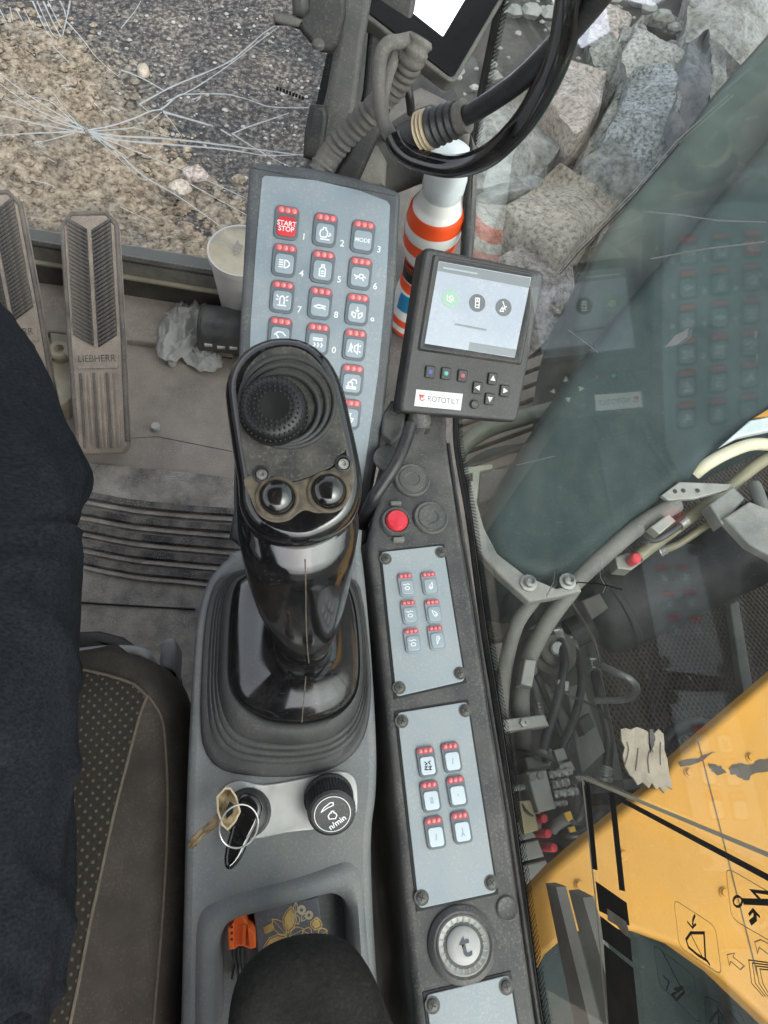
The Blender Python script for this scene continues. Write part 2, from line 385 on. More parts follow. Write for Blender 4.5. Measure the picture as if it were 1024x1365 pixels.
M('btn_blue', (0.02, 0.03, 0.30), 0.4); M('btn_green', (0.03, 0.36, 0.27), 0.4); M('btn_red', (0.36, 0.02, 0.05), 0.4)
M('tablet_black', (0.004, 0.004, 0.005), 0.3, var=0.1, spec=0.12)
M('tablet_edge', (0.060, 0.058, 0.055), 0.5, var=0.2, dust=0.4, dcol=(0.2, 0.18, 0.15), ds=25)
M('tablet_screen', (0.6, 0.62, 0.7), 0.2, var=0.02, emit=((0.80, 0.82, 1.0), 0.85))
M('cable_black', (0.016, 0.016, 0.018), 0.42, var=0.15, dust=0.25, dcol=(0.14, 0.13, 0.12), ds=25, dthr=0.58)
M('cable_grey', (0.085, 0.08, 0.074), 0.6, var=0.2, dust=0.6, dcol=(0.22, 0.20, 0.17), ds=20, dthr=0.5)
M('bottle_white', (0.72, 0.71, 0.68), 0.35, var=0.04, vs=12)
M('bottle_orange', (0.80, 0.085, 0.02), 0.35, var=0.06, vs=20)
M('bottle_blue', (0.02, 0.19, 0.36), 0.35); M('bottle_black', (0.01, 0.01, 0.012), 0.35)
M('cap_frost', (0.66, 0.70, 0.72), 0.3, var=0.05)
M('floor_plate', (0.30, 0.265, 0.235), 0.75, var=0.24, vs=9, dust=0.85, dcol=(0.52, 0.45, 0.385), ds=8, dthr=0.5, bump=0.35, bs=260, scr=0.12)
M('mat_rubber', (0.13, 0.125, 0.12), 0.75, var=0.4, vs=26, dust=0.95, dcol=(0.56, 0.50, 0.44), ds=15, dthr=0.45, bump=0.7, bs=160)
M('mat_ridge', (0.065, 0.063, 0.062), 0.65, var=0.5, vs=22, dust=0.85, dcol=(0.40, 0.36, 0.32), ds=22, dthr=0.55, bump=0.5, bs=200)
M('pedal_pad', (0.24, 0.20, 0.17), 0.75, var=0.25, vs=20, dust=0.85, dcol=(0.50, 0.415, 0.345), ds=14, dthr=0.46, bump=0.4, bs=300)
M('pedal_bar', (0.045, 0.042, 0.040), 0.7, var=0.3, vs=40, dust=0.7, dcol=(0.30, 0.255, 0.215), ds=30, dthr=0.54)
M('pedal_edge', (0.10, 0.09, 0.083), 0.65, var=0.3, dust=0.6, dcol=(0.30, 0.255, 0.215), ds=18)
M('cream_paint', (0.42, 0.38, 0.29), 0.6, var=0.15, vs=30, dust=0.5, dcol=(0.25, 0.21, 0.16), ds=20)
M('frame_dark', (0.055, 0.052, 0.048), 0.65, var=0.25, vs=20, dust=0.55, dcol=(0.17, 0.15, 0.125), ds=12, dthr=0.52, bump=0.3, bs=300)
M('seal_grey', (0.19, 0.19, 0.17), 0.7, var=0.2, vs=60, dust=0.4, dcol=(0.30, 0.27, 0.22), ds=30)
M('bucket_white', (0.62, 0.60, 0.57), 0.5, var=0.08, vs=15, dust=0.3, dcol=(0.45, 0.40, 0.33), ds=14)
M('bucket_crust', (0.52, 0.47, 0.37), 0.85, var=0.2, vs=22, dust=0.55, dcol=(0.40, 0.31, 0.19), ds=26, dthr=0.58, bump=0.6, bs=160)
M('tissue', (0.78, 0.78, 0.75), 0.85, var=0.12, vs=30, dust=0.35, dcol=(0.36, 0.33, 0.29), ds=24, bump=0.4, bs=200)
M('tube_grey', (0.055, 0.060, 0.062), 0.42, var=0.2, vs=20, dust=0.3, dcol=(0.2, 0.18, 0.15), ds=20)
M('seat_side', (0.050, 0.043, 0.037), 0.92, var=0.3, vs=26, dust=0.6, dcol=(0.10, 0.087, 0.074), ds=12, dthr=0.5, bump=0.5, bs=900, spec=0.2)
M('seam', (0.13, 0.11, 0.085), 0.9, var=0.2, vs=200)
M('denim', (0.0125, 0.0137, 0.0168), 0.95, var=0.25, vs=14, dust=0.10, dcol=(0.06, 0.062, 0.07), ds=40, dthr=0.66, bump=0.5, bs=420, spec=0.12)
def weave(name, sc, strength):      # twill ribs of woven cloth
    nt = MATS[name].node_tree; L = nt.links; b = nt.nodes['Principled BSDF']; tc = [n for n in nt.nodes if n.type == 'TEX_COORD'][0]
    mp = node(nt, 'ShaderNodeMapping'); mp.inputs['Scale'].default_value = (sc * 0.25, sc, sc); L.new(tc.outputs['Object'], mp.inputs[0])
    nz = node(nt, 'ShaderNodeTexNoise'); nz.inputs['Scale'].default_value = 1.0; nz.inputs['Detail'].default_value = 3; L.new(mp.outputs[0], nz.inputs['Vector'])
    src = b.inputs['Base Color'].links[0].from_socket; mr = node(nt, 'ShaderNodeMapRange'); mr.inputs['From Min'].default_value = 0.35; mr.inputs['From Max'].default_value = 0.65; mr.inputs['To Min'].default_value = 1 - strength; mr.inputs['To Max'].default_value = 1 + strength * 1.6
    L.new(nz.outputs['Fac'], mr.inputs['Value']); mx = node(nt, 'ShaderNodeMix', data_type='RGBA', blend_type='MULTIPLY'); mx.inputs['Factor'].default_value = 1; L.new(src, mx.inputs['A']); L.new(mr.outputs[0], mx.inputs['B']); L.new(mx.outputs['Result'], b.inputs['Base Color'])
weave('denim', 420, 0.26)
M('armrest_cloth', (0.013, 0.0125, 0.0115), 0.95, var=0.4, vs=220, dust=0.30, dcol=(0.05, 0.046, 0.04), ds=26, dthr=0.55, bump=1.0, bs=260, spec=0.15)
M('lever_grey', (0.30, 0.30, 0.315), 0.5, var=0.1, dust=0.3, dcol=(0.3, 0.27, 0.23), ds=30)
M('orange_plastic', (0.78, 0.13, 0.018), 0.4, var=0.06)
M('box_navy', (0.055, 0.062, 0.085), 0.4, var=0.08, dust=0.15, ds=20)
M('gold_print', (0.50, 0.33, 0.12), 0.45, metal=0.3, var=0.2, vs=200)
M('gold_pale', (0.42, 0.34, 0.23), 0.5, metal=0.2, var=0.1)
# outside
granite('soil', (0.075, 0.060, 0.045), (0.205, 0.165, 0.120), (0.36, 0.31, 0.245), 30, 3.6, tint=(0.66, 0.72, 0.80))
granite('ground_dark', (0.014, 0.014, 0.016), (0.032, 0.032, 0.035), (0.13, 0.125, 0.118), 42, 2.4, tint=(2.2, 2.0, 1.75))
M('pebble', (0.34, 0.30, 0.24), 0.9, var=0.3, vs=9)
M('pebble_grey', (0.26, 0.26, 0.25), 0.9, var=0.3, vs=9)
granite('granite_blue', (0.11, 0.118, 0.128), (0.30, 0.32, 0.34), (0.52, 0.535, 0.55), 60)
granite('granite_pale', (0.18, 0.175, 0.168), (0.37, 0.362, 0.35), (0.53, 0.52, 0.505), 55)
granite('granite_tan', (0.17, 0.15, 0.13), (0.41, 0.36, 0.305), (0.56, 0.51, 0.45), 60, tint=(0.75, 0.76, 0.78))
granite('granite_pink', (0.17, 0.145, 0.135), (0.38, 0.325, 0.30), (0.55, 0.50, 0.465), 50)
granite('granite_green', (0.12, 0.122, 0.112), (0.27, 0.27, 0.25), (0.42, 0.415, 0.38), 50)
granite('granite_grey', (0.14, 0.142, 0.138), (0.25, 0.253, 0.245), (0.36, 0.36, 0.345), 30)
granite('slate', (0.16, 0.165, 0.18), (0.22, 0.225, 0.245), (0.29, 0.295, 0.31), 14)
granite('granite_white', (0.26, 0.255, 0.25), (0.40, 0.395, 0.38), (0.52, 0.51, 0.495), 40)
M('boom_paint', (0.018, 0.031, 0.031), 0.42, var=0.25, vs=7, dust=0.25, dcol=(0.07, 0.085, 0.08), ds=8, dthr=0.58, scr=0.10, spec=0.12)
M('boom_dull', (0.075, 0.071, 0.065), 0.8, var=0.25, vs=20, dust=0.5, dcol=(0.115, 0.108, 0.096), ds=9, spec=0.2)
M('scrape_mark', (0.045, 0.035, 0.025), 0.8, var=0.4, vs=60)
M('cyl_dark', (0.024, 0.026, 0.028), 0.5, var=0.2, vs=10, dust=0.45, dcol=(0.065, 0.066, 0.063), ds=9, dthr=0.52, scr=0.12, spec=0.2)
M('yellow_paint', (0.37, 0.172, 0.016), 0.5, var=0.12, vs=8, dust=0.35, dcol=(0.36, 0.21, 0.06), ds=10, dthr=0.55, scr=0.10, spec=0.3)
M('torn_paper', (0.21, 0.175, 0.135), 0.9, var=0.3, vs=40, dust=0.4, dcol=(0.24, 0.21, 0.17), ds=40, bump=0.6, bs=200)
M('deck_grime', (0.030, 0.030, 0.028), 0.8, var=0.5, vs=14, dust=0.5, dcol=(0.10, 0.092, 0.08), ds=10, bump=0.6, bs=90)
M('machine_grey', (0.115, 0.12, 0.115), 0.6, var=0.25, vs=18, dust=0.5, dcol=(0.27, 0.25, 0.215), ds=12, dthr=0.5)
M('hose_grey', (0.075, 0.075, 0.07), 0.7, var=0.2, vs=18, dust=0.5, dcol=(0.22, 0.21, 0.18), ds=12)
M('alu', (0.25, 0.25, 0.23), 0.55, metal=0.4, var=0.2, vs=40, dust=0.4, dcol=(0.26, 0.24, 0.20), ds=20)
M('zinc', (0.26, 0.265, 0.255), 0.45, metal=0.7, var=0.2, vs=70, dust=0.3, dcol=(0.3, 0.28, 0.24), ds=25)
M('red_cap', (0.50, 0.035, 0.05), 0.5, var=0.15)
M('yellow_tag', (0.60, 0.36, 0.06), 0.55); M('brass_plate', (0.28, 0.23, 0.13), 0.6, var=0.2)
M('pipe_green', (0.175, 0.195, 0.15), 0.5, var=0.2, vs=15, dust=0.3, dcol=(0.3, 0.28, 0.22), ds=15)
M('pipe_olive', (0.16, 0.145, 0.085), 0.5, var=0.2, vs=15, dust=0.3, dcol=(0.26, 0.23, 0.17), ds=15)
M('pipe_cream', (0.50, 0.46, 0.33), 0.5, var=0.12, vs=15, dust=0.3, dcol=(0.3, 0.27, 0.2), ds=15)
M('plank', (0.40, 0.33, 0.27), 0.85, var=0.2, vs=16, dust=0.4, dcol=(0.28, 0.23, 0.18), ds=14, bump=0.4, bs=90)
M('mesh_wire', (0.085, 0.058, 0.045), 0.65, var=0.3, vs=20, dust=0.4, dcol=(0.15, 0.115, 0.09), ds=12)
M('sheet_edge', (0.45, 0.50, 0.50), 0.45, metal=0.3, var=0.1)
M('crack_white', (0.86, 0.88, 0.88), 0.35, var=0.05, vs=60)
def see_through(name, w):      # broken glass scatters the daylight behind it
    nt = MATS[name].node_tree; b = nt.nodes['Principled BSDF']; out = [n for n in nt.nodes if n.type == 'OUTPUT_MATERIAL'][0]
    tl = node(nt, 'ShaderNodeBsdfTranslucent'); tl.inputs[0].default_value = (0.95, 0.97, 0.97, 1); mx = node(nt, 'ShaderNodeMixShader'); mx.inputs[0].default_value = w
    nt.links.new(b.outputs[0], mx.inputs[1]); nt.links.new(tl.outputs[0], mx.inputs[2]); nt.links.new(mx.outputs[0], out.inputs[0])
see_through('crack_white', 0.5)
M('boom_side', (0.040, 0.054, 0.048), 0.38, var=0.4, vs=6, dust=0.35, dcol=(0.09, 0.11, 0.095), ds=7, dthr=0.55, scr=0.12, spec=0.2)
M('boom_worn', (0.050, 0.050, 0.046), 0.8, var=0.3, vs=20, dust=0.5, dcol=(0.085, 0.08, 0.072), ds=9, spec=0.15)
M('scratch_grey', (0.45, 0.45, 0.42), 0.6)
M('film_edge', (0.42, 0.39, 0.30), 0.6, var=0.1)
glass_pane('windscreen_glass', (0.93, 0.96, 0.95), 0.03, dscale=5)
glass_pane('side_glass', (0.80, 0.875, 0.845), 0.036, dscale=7)

# ------------------------------------------------------------------ ground outside
ZG = -1.30
def fbm(p, o=5): return noise.fractal(Vector(p), 0.9, 2.1, o, noise_basis='PERLIN_ORIGINAL')
def sheet(x0, x1, y0, y1, nx, ny, zf):
    mb = MB(); vs_ = []; fs = []
    for j in range(ny + 1):
        for i in range(nx + 1):
            x = x0 + (x1 - x0) * i / nx; y = y0 + (y1 - y0) * j / ny; vs_.append((x, y, zf(x, y)))
    for j in range(ny):
        for i in range(nx):
            k = j * (nx + 1) + i; fs.append((k, k + 1, k + nx + 2, k + nx + 1))
    mb.add(vs_, fs); return mb
g = sheet(-4, 6, -2, 9, 150, 165, lambda x, y: ZG + 0.03 * fbm((x * 2.2, y * 2.2, 0)) + 0.012 * fbm((x * 9, y * 9, 3), 3) - 0.03)
struct('ground', g, 'ground_dark', 'dark gritty site ground beneath the machine')
far = MB(); far.add([(-150, -150, ZG - 0.12), (150, -150, ZG - 0.12), (150, 150, ZG - 0.12), (-150, 150, ZG - 0.12)], [(0, 1, 2, 3)])
struct('terrain', far, 'ground_dark', 'flat dark ground running on to the horizon')
# heap of brown soil in front of the windscreen: its ragged edge runs from the top left to the bucket
edge_px = [(-60, 10), (40, 45), (95, 62), (130, 115), (165, 140), (195, 190), (225, 235), (255, 262), (320, 300), (400, 345), (470, 400)]
edge = [atz(u, v, ZG) for u, v in edge_px]
def soil_in(x, y):
    # signed depth inside the heap (towards the machine and the left)
    best = 1e9
    for i in range(len(edge) - 1):
        a, b = edge[i].xy, edge[i + 1].xy; d = b - a; t = max(0, min(1, (Vector((x, y)) - a).dot(d) / d.dot(d)))
        q = Vector((x, y)) - (a + d * t); s_ = d.x * q.y - d.y * q.x
        if q.length < abs(best): best = -q.length if s_ > 0 else q.length
    return best
def soil_z(x, y):
    d = soil_in(x, y) + 0.22 * fbm((x * 2.4, y * 2.4, 5)) + 0.07 * fbm((x * 11, y * 11, 9), 3)
    return ZG - 0.09 + 0.30 * (1 - math.exp(-max(0, d) / 0.35)) + min(0, d) * 0.6 + (0.035 * fbm((x * 8, y * 8, 1)) + 0.05 * fbm((x * 3, y * 3, 2)) if d > -0.1 else 0)
soil = sheet(-2.9, 0.9, 1.1, 4.6, 150, 140, soil_z)
struct('soil_heap', soil, 'soil', 'loose brown soil heaped in front of the cracked windscreen')
def scatter(name, mat, n, fn, r0, r1, label):
    mb = MB(); k = 0
    while k < n:
        x, y, z = fn()
        if z is None: continue
        r = r0 + (r1 - r0) * random.random() ** 3; a = random.random() * 6.28
        ring = []
        for h, q in ((-0.5, 0.7), (0.1, 1.0), (0.6, 0.6)):
            ring.append([(x + r * q * (0.8 + 0.4 * random.random()) * math.cos(a + i * 1.047), y + r * q * 0.8 * (0.8 + 0.4 * random.random()) * math.sin(a + i * 1.047), z + r * h * 0.8) for i in range(6)])
        mb.loft(ring); k += 1
    o = obj(name, mb, mat, smooth=0); tag(o, label, None, kind='stuff'); return o
def on_soil():
    x, y = random.uniform(-2.6, 0.8), random.uniform(1.3, 4.4); z = soil_z(x, y)
    return (x, y, z if z > ZG - 0.03 else None)
def on_dark():
    x, y = random.uniform(-2.4, 1.6), random.uniform(1.5, 6.5)
    if soil_z(x, y) > ZG - 0.05 and y < 4.5: return (x, y, None)
    return (x, y, ZG - 0.025 + 0.03 * fbm((x * 2.2, y * 2.2, 0)))
scatter('gravel', 'soil', 9000, on_soil, 0.004, 0.030, 'small tan clods and stones on the brown soil')
def near_edge():
    i = random.randrange(len(edge) - 1); p = edge[i].lerp(edge[i + 1], random.random()); a = random.random() * 6.28; r = abs(random.gauss(0, 0.12))
    x, y = p.x + r * math.cos(a), p.y + r * math.sin(a); return (x, y, max(soil_z(x, y), ZG - 0.025 + 0.03 * fbm((x * 2.2, y * 2.2, 0))))
scatter('soil_crumbs', 'soil', 2600, near_edge, 0.006, 0.038, 'brown crumbs of soil spilling over the dark ground')
scatter('grit', 'pebble_grey', 3800, on_dark, 0.003, 0.014, 'grey grit strewn on the dark ground')
def stone(name, u, v, z, r, mat, label, cat='stone', sq=(1, 1, 0.6), seed=0):
    p = atz(u, v, z); bm = bmesh.new(); bmesh.ops.create_icosphere(bm, subdivisions=3, radius=1)
    for w in bm.verts:
        d = 1 + 0.25 * noise.noise(w.co * 1.6 + Vector((seed, 0, 0))) + 0.06 * noise.noise(w.co * 6)
        w.co = Vector((w.co.x * sq[0], w.co.y * sq[1], w.co.z * sq[2])) * d * r
    me = bpy.data.meshes.new(name); bm.to_mesh(me); bm.free(); me.materials.append(MATS[mat]); me.shade_smooth()
    o = bpy.data.objects.new(name, me); COL.objects.link(o); o.location = p; return tag(o, label, cat)
stone('rounded_stone', 191, 94, ZG + 0.02, 0.036, 'pebble', 'smooth egg-shaped tan stone lying alone on the dark ground', sq=(0.9, 1.2, 0.7), seed=3)
stone('red_stone', 260, 232, ZG + 0.06, 0.05, 'granite_pink', 'reddish broken stone at the edge of the soil heap', sq=(1.2, 0.9, 0.6), seed=6)
stone('pale_clod', 240, 250, ZG + 0.10, 0.045, 'granite_tan', 'pale tan clod beside the reddish stone', sq=(1.1, 0.9, 0.7), seed=8)

# ------------------------------------------------------------------ rock pile right of the machine
def block(outline, z, mat, label, depth=0.45, dome=0.07, tilt=(0, 0), seed=0, name='granite_block'):
    base = atz(sum(p[0] for p in outline) / len(outline), sum(p[1] for p in outline) / len(outline), z)
    pts = []; cu_ = sum(p[0] for p in outline) / len(outline); cv_ = sum(p[1] for p in outline) / len(outline)
    outline = [(cu_ + (u - cu_) * 1.13, cv_ + (v - cv_) * 1.13) for u, v in outline]
    for u, v in outline:
        d = ray(u, v); nrm = Vector((-tilt[0], -tilt[1], 1)); t = (base - CAM).dot(nrm) / d.dot(nrm); pts.append(CAM + d * t - base)
    dense = []
    for i in range(len(pts)):
        a, b = pts[i], pts[(i + 1) % len(pts)]; n = max(1, int((b - a).length / 0.035))
        for k in range(n): dense.append(a.lerp(b, k / n))
    n = len(dense); sd = Vector((seed * 7.3, seed * 3.1, 0)); rings = []
    # sawn, angular relief of the top: a few planes cut the dome
    rnd = random.Random(seed); cuts = [(Vector((rnd.uniform(-1, 1), rnd.uniform(-1, 1), 0)).normalized() * rnd.uniform(0.25, 0.7), rnd.uniform(0.05, 0.4)) for _ in range(4)]
    rad = sum(p.length for p in dense) / n
    def hz(p, s_):
        h = dome * 0.9
        for g_, c_ in cuts: h = min(h, dome * c_ * 1.6 + rad * 0.10 - g_.dot(p) * 0.75)
        return h * (1 - s_ ** 24) + 0.010 * fbm((p + sd) * 7, 4) * (1 - s_ ** 12)
    for s_ in (0.0, 0.12, 0.24, 0.36, 0.48, 0.6, 0.7, 0.8, 0.88, 0.94, 0.98, 1.0):
        r = []
        for p in dense:
            q = p * s_; w = noise.noise_vector((q + sd) * 9) * 0.010
            r.append((q.x + w.x * s_, q.y + w.y * s_, q.z + hz(q, s_) + 0.012 * noise.noise((q + sd) * 22)))
        rings.append(r)
    for k, (e, dz) in enumerate(((1.015, 0.05), (1.01, 0.16), (1.02, 0.30), (0.95, depth))):
        r = []
        for p in dense:
            q = p * e; w = noise.noise_vector((q + sd + Vector((0, 0, dz))) * 6) * 0.03
            r.append((q.x + w.x, q.y + w.y, q.z - dz + w.z))
        rings.append(r)
    mb = MB(); mb.loft(rings, True, True)
    o = obj(name, mb, mat, loc=base, smooth=28); return tag(o, label, 'rock', 'granite rocks piled beside the machine')
B = [
 ([(832,145),(846,104),(862,96),(890,93),(904,124),(900,157),(890,195),(866,250),(848,244),(824,207),(807,186)], -0.62, 'granite_blue', 'bluish speckled granite rock in the middle of the pile'),
 ([(857,25),(890,21),(910,33),(911,75),(898,97),(869,91),(842,97),(834,75)], -0.72, 'granite_pale', 'pale speckled granite rock above the bluish one'),
 ([(919,62),(944,46),(946,104),(940,149),(915,159),(904,145),(906,99)], -0.58, 'slate', 'smooth slate-grey pointed slab between two pale rocks'),
 ([(927,-10),(1034,6),(1024,65),(993,90),(964,60),(944,48),(919,56)], -0.78, 'granite_white', 'broad whitish rock behind the slate-grey slab'),
 ([(950,62),(968,68),(966,120),(950,143),(946,104)], -0.64, 'granite_white', 'narrow white slab beside the slate-grey slab'),
 ([(799,-8),(846,-8),(838,37),(819,60),(803,35)], -0.86, 'granite_pink', 'reddish pink rock at the top of the pile'),
 ([(790,33),(805,37),(822,62),(831,83),(819,108),(799,91),(786,66)], -0.80, 'granite_green', 'green-grey speckled rock below the reddish one'),
 ([(832,37),(848,44),(846,66),(830,83),(823,60)], -0.78, 'granite_green', 'small rounded green-grey rock between larger blocks'),
 ([(753,83),(803,99),(799,137),(780,166),(766,172),(741,141),(728,122)], -0.66, 'granite_pink', 'slanted pinkish white rock behind the thick black cables'),
 ([(703,128),(737,141),(763,166),(739,199),(716,232),(641,242),(630,199),(650,150)], -0.70, 'granite_grey', 'wide dull grey rock behind the hanging cable loop'),
 ([(630,246),(712,236),(724,244),(721,257),(650,267),(630,266)], -0.66, 'granite_grey', 'thin grey ledge stone under the wide dull rock'),
 ([(745,224),(816,269),(745,354),(724,331),(679,277),(720,253)], -0.52, 'granite_tan', 'tan granite block with a sharp corner'),
 ([(766,226),(830,114),(848,120),(818,186),(800,210)], -0.70, 'granite_green', 'long grey-green sliver leaning on the bluish rock'),
 ([(815,190),(850,250),(832,284),(778,238),(782,215)], -0.66, 'granite_grey', 'dark grey rock between the tan block and the bluish rock'),
 ([(625,269),(679,279),(703,315),(675,346),(620,340)], -0.62, 'granite_green', 'lichen-covered rock beside the window seal'),
 ([(675,342),(703,329),(737,354),(760,364),(762,397),(726,450),(700,470),(690,400)], -0.55, 'granite_pink', 'pinkish weathered rock next to the small display'),
 ([(807,298),(846,292),(834,331),(815,346),(799,323)], -0.58, 'granite_tan', 'small tan granite rock against the dark boom'),
 ([(761,356),(784,393),(778,450),(720,490),(700,475),(741,410)], -0.60, 'granite_green', 'mossy speckled rock behind the small display'),
 ([(861,-8),(924,-8),(915,25),(890,20),(869,24)], -0.92, 'slate', 'violet-grey rock at the top of the pile'),
 ([(867,250),(892,200),(906,156),(930,168),(888,235),(868,270)], -0.66, 'granite_tan', 'pale tan rock edging the dark boom'),
 ([(640,60),(690,-10),(770,-10),(760,50),(752,84),(700,120),(640,146),(620,110)], -0.95, 'granite_grey', 'large dull rock beside the big tablet'),
 ([(765,-8),(798,-8),(792,34),(784,70),(760,82),(758,40)], -0.93, 'granite_pale', 'pale rock half behind the thick black cables'),
 ([(760,290),(800,275),(830,284),(800,322),(780,360),(750,356)], -0.72, 'granite_grey', 'grey rock under the sharp tan block'),
 ([(846,-8),(862,-8),(868,26),(852,40),(838,34)], -0.97, 'granite_green', 'narrow green-grey rock wedged behind the pale ones'),
 ([(968,66),(1000,90),(980,130),(962,146),(962,110)], -0.85, 'granite_pink', 'brownish rock edging the pale slabs'),
 ([(1024,-8),(1090,-8),(1090,60),(1030,60)], -0.9, 'granite_pale', 'pale rock beyond the broad whitish one'),
]
for i, (ol, z, mt, lb) in enumerate(B):
    r = random.Random(i + 40)
    block(ol, z, mt, lb, tilt=(r.uniform(-0.15, 0.15), r.uniform(-0.25, 0.10)), seed=i + 1)
def on_rocks():
    x, y = random.uniform(0.3, 3.6), random.uniform(0.9, 5.0); return (x, y, ZG + 0.22 + 0.1 * random.random())
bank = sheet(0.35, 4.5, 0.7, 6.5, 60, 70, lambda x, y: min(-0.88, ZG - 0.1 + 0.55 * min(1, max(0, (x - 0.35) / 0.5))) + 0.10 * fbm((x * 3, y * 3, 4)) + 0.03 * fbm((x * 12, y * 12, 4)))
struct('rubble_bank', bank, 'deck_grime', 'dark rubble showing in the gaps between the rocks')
def on_bank2():
    x, y = random.uniform(0.7, 3.2), random.uniform(0.9, 4.6); return (x, y, -0.80 + 0.10 * fbm((x * 3, y * 3, 4)))
def on_bank():
    x, y = random.uniform(0.7, 3.6), random.uniform(0.9, 5.5); return (x, y, -0.84 + 0.10 * fbm((x * 3, y * 3, 4)))
scatter('small_rubble', 'granite_grey', 160, on_bank2, 0.03, 0.08, 'fist-sized broken stones wedged between the big rocks')
scatter('rubble', 'pebble_grey', 1200, on_bank, 0.01, 0.06, 'broken small stones filling the gaps of the rock pile')
# ------------------------------------------------------------------ the machine outside the side window
deck = MB(); deck.box(0.36, 2.4, -1.1, 0.62, -0.55, -0.42)
struct('machine_deck', deck, 'deck_grime', 'grimy dark deck of the machine beneath the hoses')

def hslab(name, px_pts, z, th, bev, mat, label=None, cat=None, parent=None, group=None, smooth=35, seg=3):
    pts = [atz(u, v, z) for u, v in px_pts]; c = sum(pts, Vector()) / len(pts)
    base = Vector((c.x, c.y, z - th))
    mb = MB(); mb.slab([((p - base).x, (p - base).y) for p in pts], 0, th, bev, seg)
    if parent is not None:
        mb.v = [tuple(Vector(p) + base - parent.location) for p in mb.v]; return obj(name, mb, mat, parent, smooth=smooth)
    o = obj(name, mb, mat, loc=base, smooth=smooth); return tag(o, label, cat, group)
def pipe(name, pts, r, mat, label=None, cat=None, parent=None, n=14, k=6, group=None, caps=True):
    path = cr([atz(*p) for p in pts], k) if k > 1 else [atz(*p) for p in pts]
    if isinstance(r, (list, tuple)):
        m_ = len(path) - 1; r = [r[min(len(r) - 2, int(i / m_ * (len(r) - 1)))] * (1 - (i / m_ * (len(r) - 1)) % 1) + r[min(len(r) - 1, int(i / m_ * (len(r) - 1)) + 1)] * ((i / m_ * (len(r) - 1)) % 1) for i in range(m_ + 1)]
    mb = MB(); mb.tube(path, r, n, caps)
    if parent is not None: return obj(name, rel(mb, parent.location), mat, parent, smooth=40)
    base = path[0]; o = obj(name, rel(mb, base), mat, loc=base, smooth=40); return tag(o, label, cat, group)

# boom foot: a big box-section arm with rounded end rising forward and to the right
t = thing('boom', 'big dark grey-green boom arm outside the side window', 'boom', loc=atz(700, 740, -0.35))
top = [(1330,-180),(1075,120),(960,258),(850,384),(770,486),(706,580),(662,655),(646,688),(645,712),(655,735),(676,754),(705,768),(735,773),(760,766),(800,732),(850,690),(900,652),(960,606),(1075,530),(1420,300)]
pts = [atz(u, v, 0.16) for u, v in top]; pts = [Vector((p.x, p.y)) for p in pts]; pts = [(p.x, p.y) for p in cr(pts, 4, True)]
mb = MB(); mb.slab(pts, -0.16, 0.16, 0.035, 5); rel(mb, t.location); obj('arm', mb, 'boom_paint', t, smooth=45)
sp_ = [(1300,-300),(1090,-40),(1024,42),(960,113),(905,186),(850,250),(802,316),(780,372),(770,424),(768,470),(790,520),(850,500),(905,430),(980,340),(1050,260),(1110,190),(1380,-160)]
pts = [(p.x, p.y) for p in cr([Vector(atz(u, v, 0.06).xy) for u, v in sp_], 3, True)]
mb = MB(); mb.slab(pts, -0.22, 0.06, 0.03, 6); obj('side_plate', rel(mb, t.location), 'boom_side', t, smooth=60)
# pin flange
hslab('mount_flange', [(626,640),(637,640),(636,668),(646,704),(664,738),(700,766),(742,784),(772,777),(776,788),(742,796),(706,802),(668,768),(640,738),(624,692)], 0.165, 0.02, 0.004, 'machine_grey', 'curved grey steel flange under the end of the boom', 'flange')
for u, v in ((704, 778), (756, 776)):
    p = atz(u, v, 0.165); mb = MB(); mb.lathe([(0.014, 0), (0.014, 0.004), (0.009, 0.005), (0.009, 0.014), (0.006, 0.017), (0.004, 0.010), (0.0005, 0.010)], 12)
    o = obj('bolt', mb, 'zinc', loc=p); tag(o, 'shiny zinc bolt on the curved flange beside ' + ('the window' if u < 720 else 'the dusty grey pipe'), 'bolt', 'bolts on the flange')
hslab('support_bracket', [(598,626),(656,618),(657,625),(640,628),(637,664),(630,664),(630,630),(600,634)], 0.10, 0.012, 0.002, 'pipe_green', 'pale angled bracket between the window and the boom', 'bracket')
hslab('support_plate', [(640,628),(690,622),(660,664),(638,672)], 0.02, 0.02, 0.003, 'machine_grey', 'flat grey plate behind the angled bracket', 'plate')

# hydraulic cylinder under the boom
a, b = atz(788, 832, -0.10), atz(1075, 690, 0.02)
t = thing('hydraulic_cylinder', 'thick dark hydraulic cylinder lying below the boom', 'cylinder', loc=a)
d = (b - a); path = [a + d * s_ for s_ in (0, 0.02, 0.05, 0.12, 0.5, 1.0)]
mb = MB(); mb.tube(path, [0.050, 0.066, 0.073, 0.076, 0.078, 0.080], 40); obj('barrel', rel(mb, a), 'cyl_dark', t, smooth=40)
mb = MB(); mb.tube([a + d * 0.10, a + d * 0.105, a + d * 0.125, a + d * 0.13], [0.077, 0.080, 0.080, 0.077], 40); obj('collar', rel(mb, a), 'cyl_dark', t, smooth=40)
mb = MB(); mb.tube([a - d * 0.10, a + d * 0.02], 0.03, 20); obj('rod_eye', rel(mb, a), 'cyl_dark', t)
# end cap
pipe('cylinder_clamp', [(1006, 648, 0.12), (1024, 700, 0.16), (1040, 790, 0.10)], 0.012, 'machine_grey', 'grey steel strap round the dark hydraulic cylinder', 'clamp')

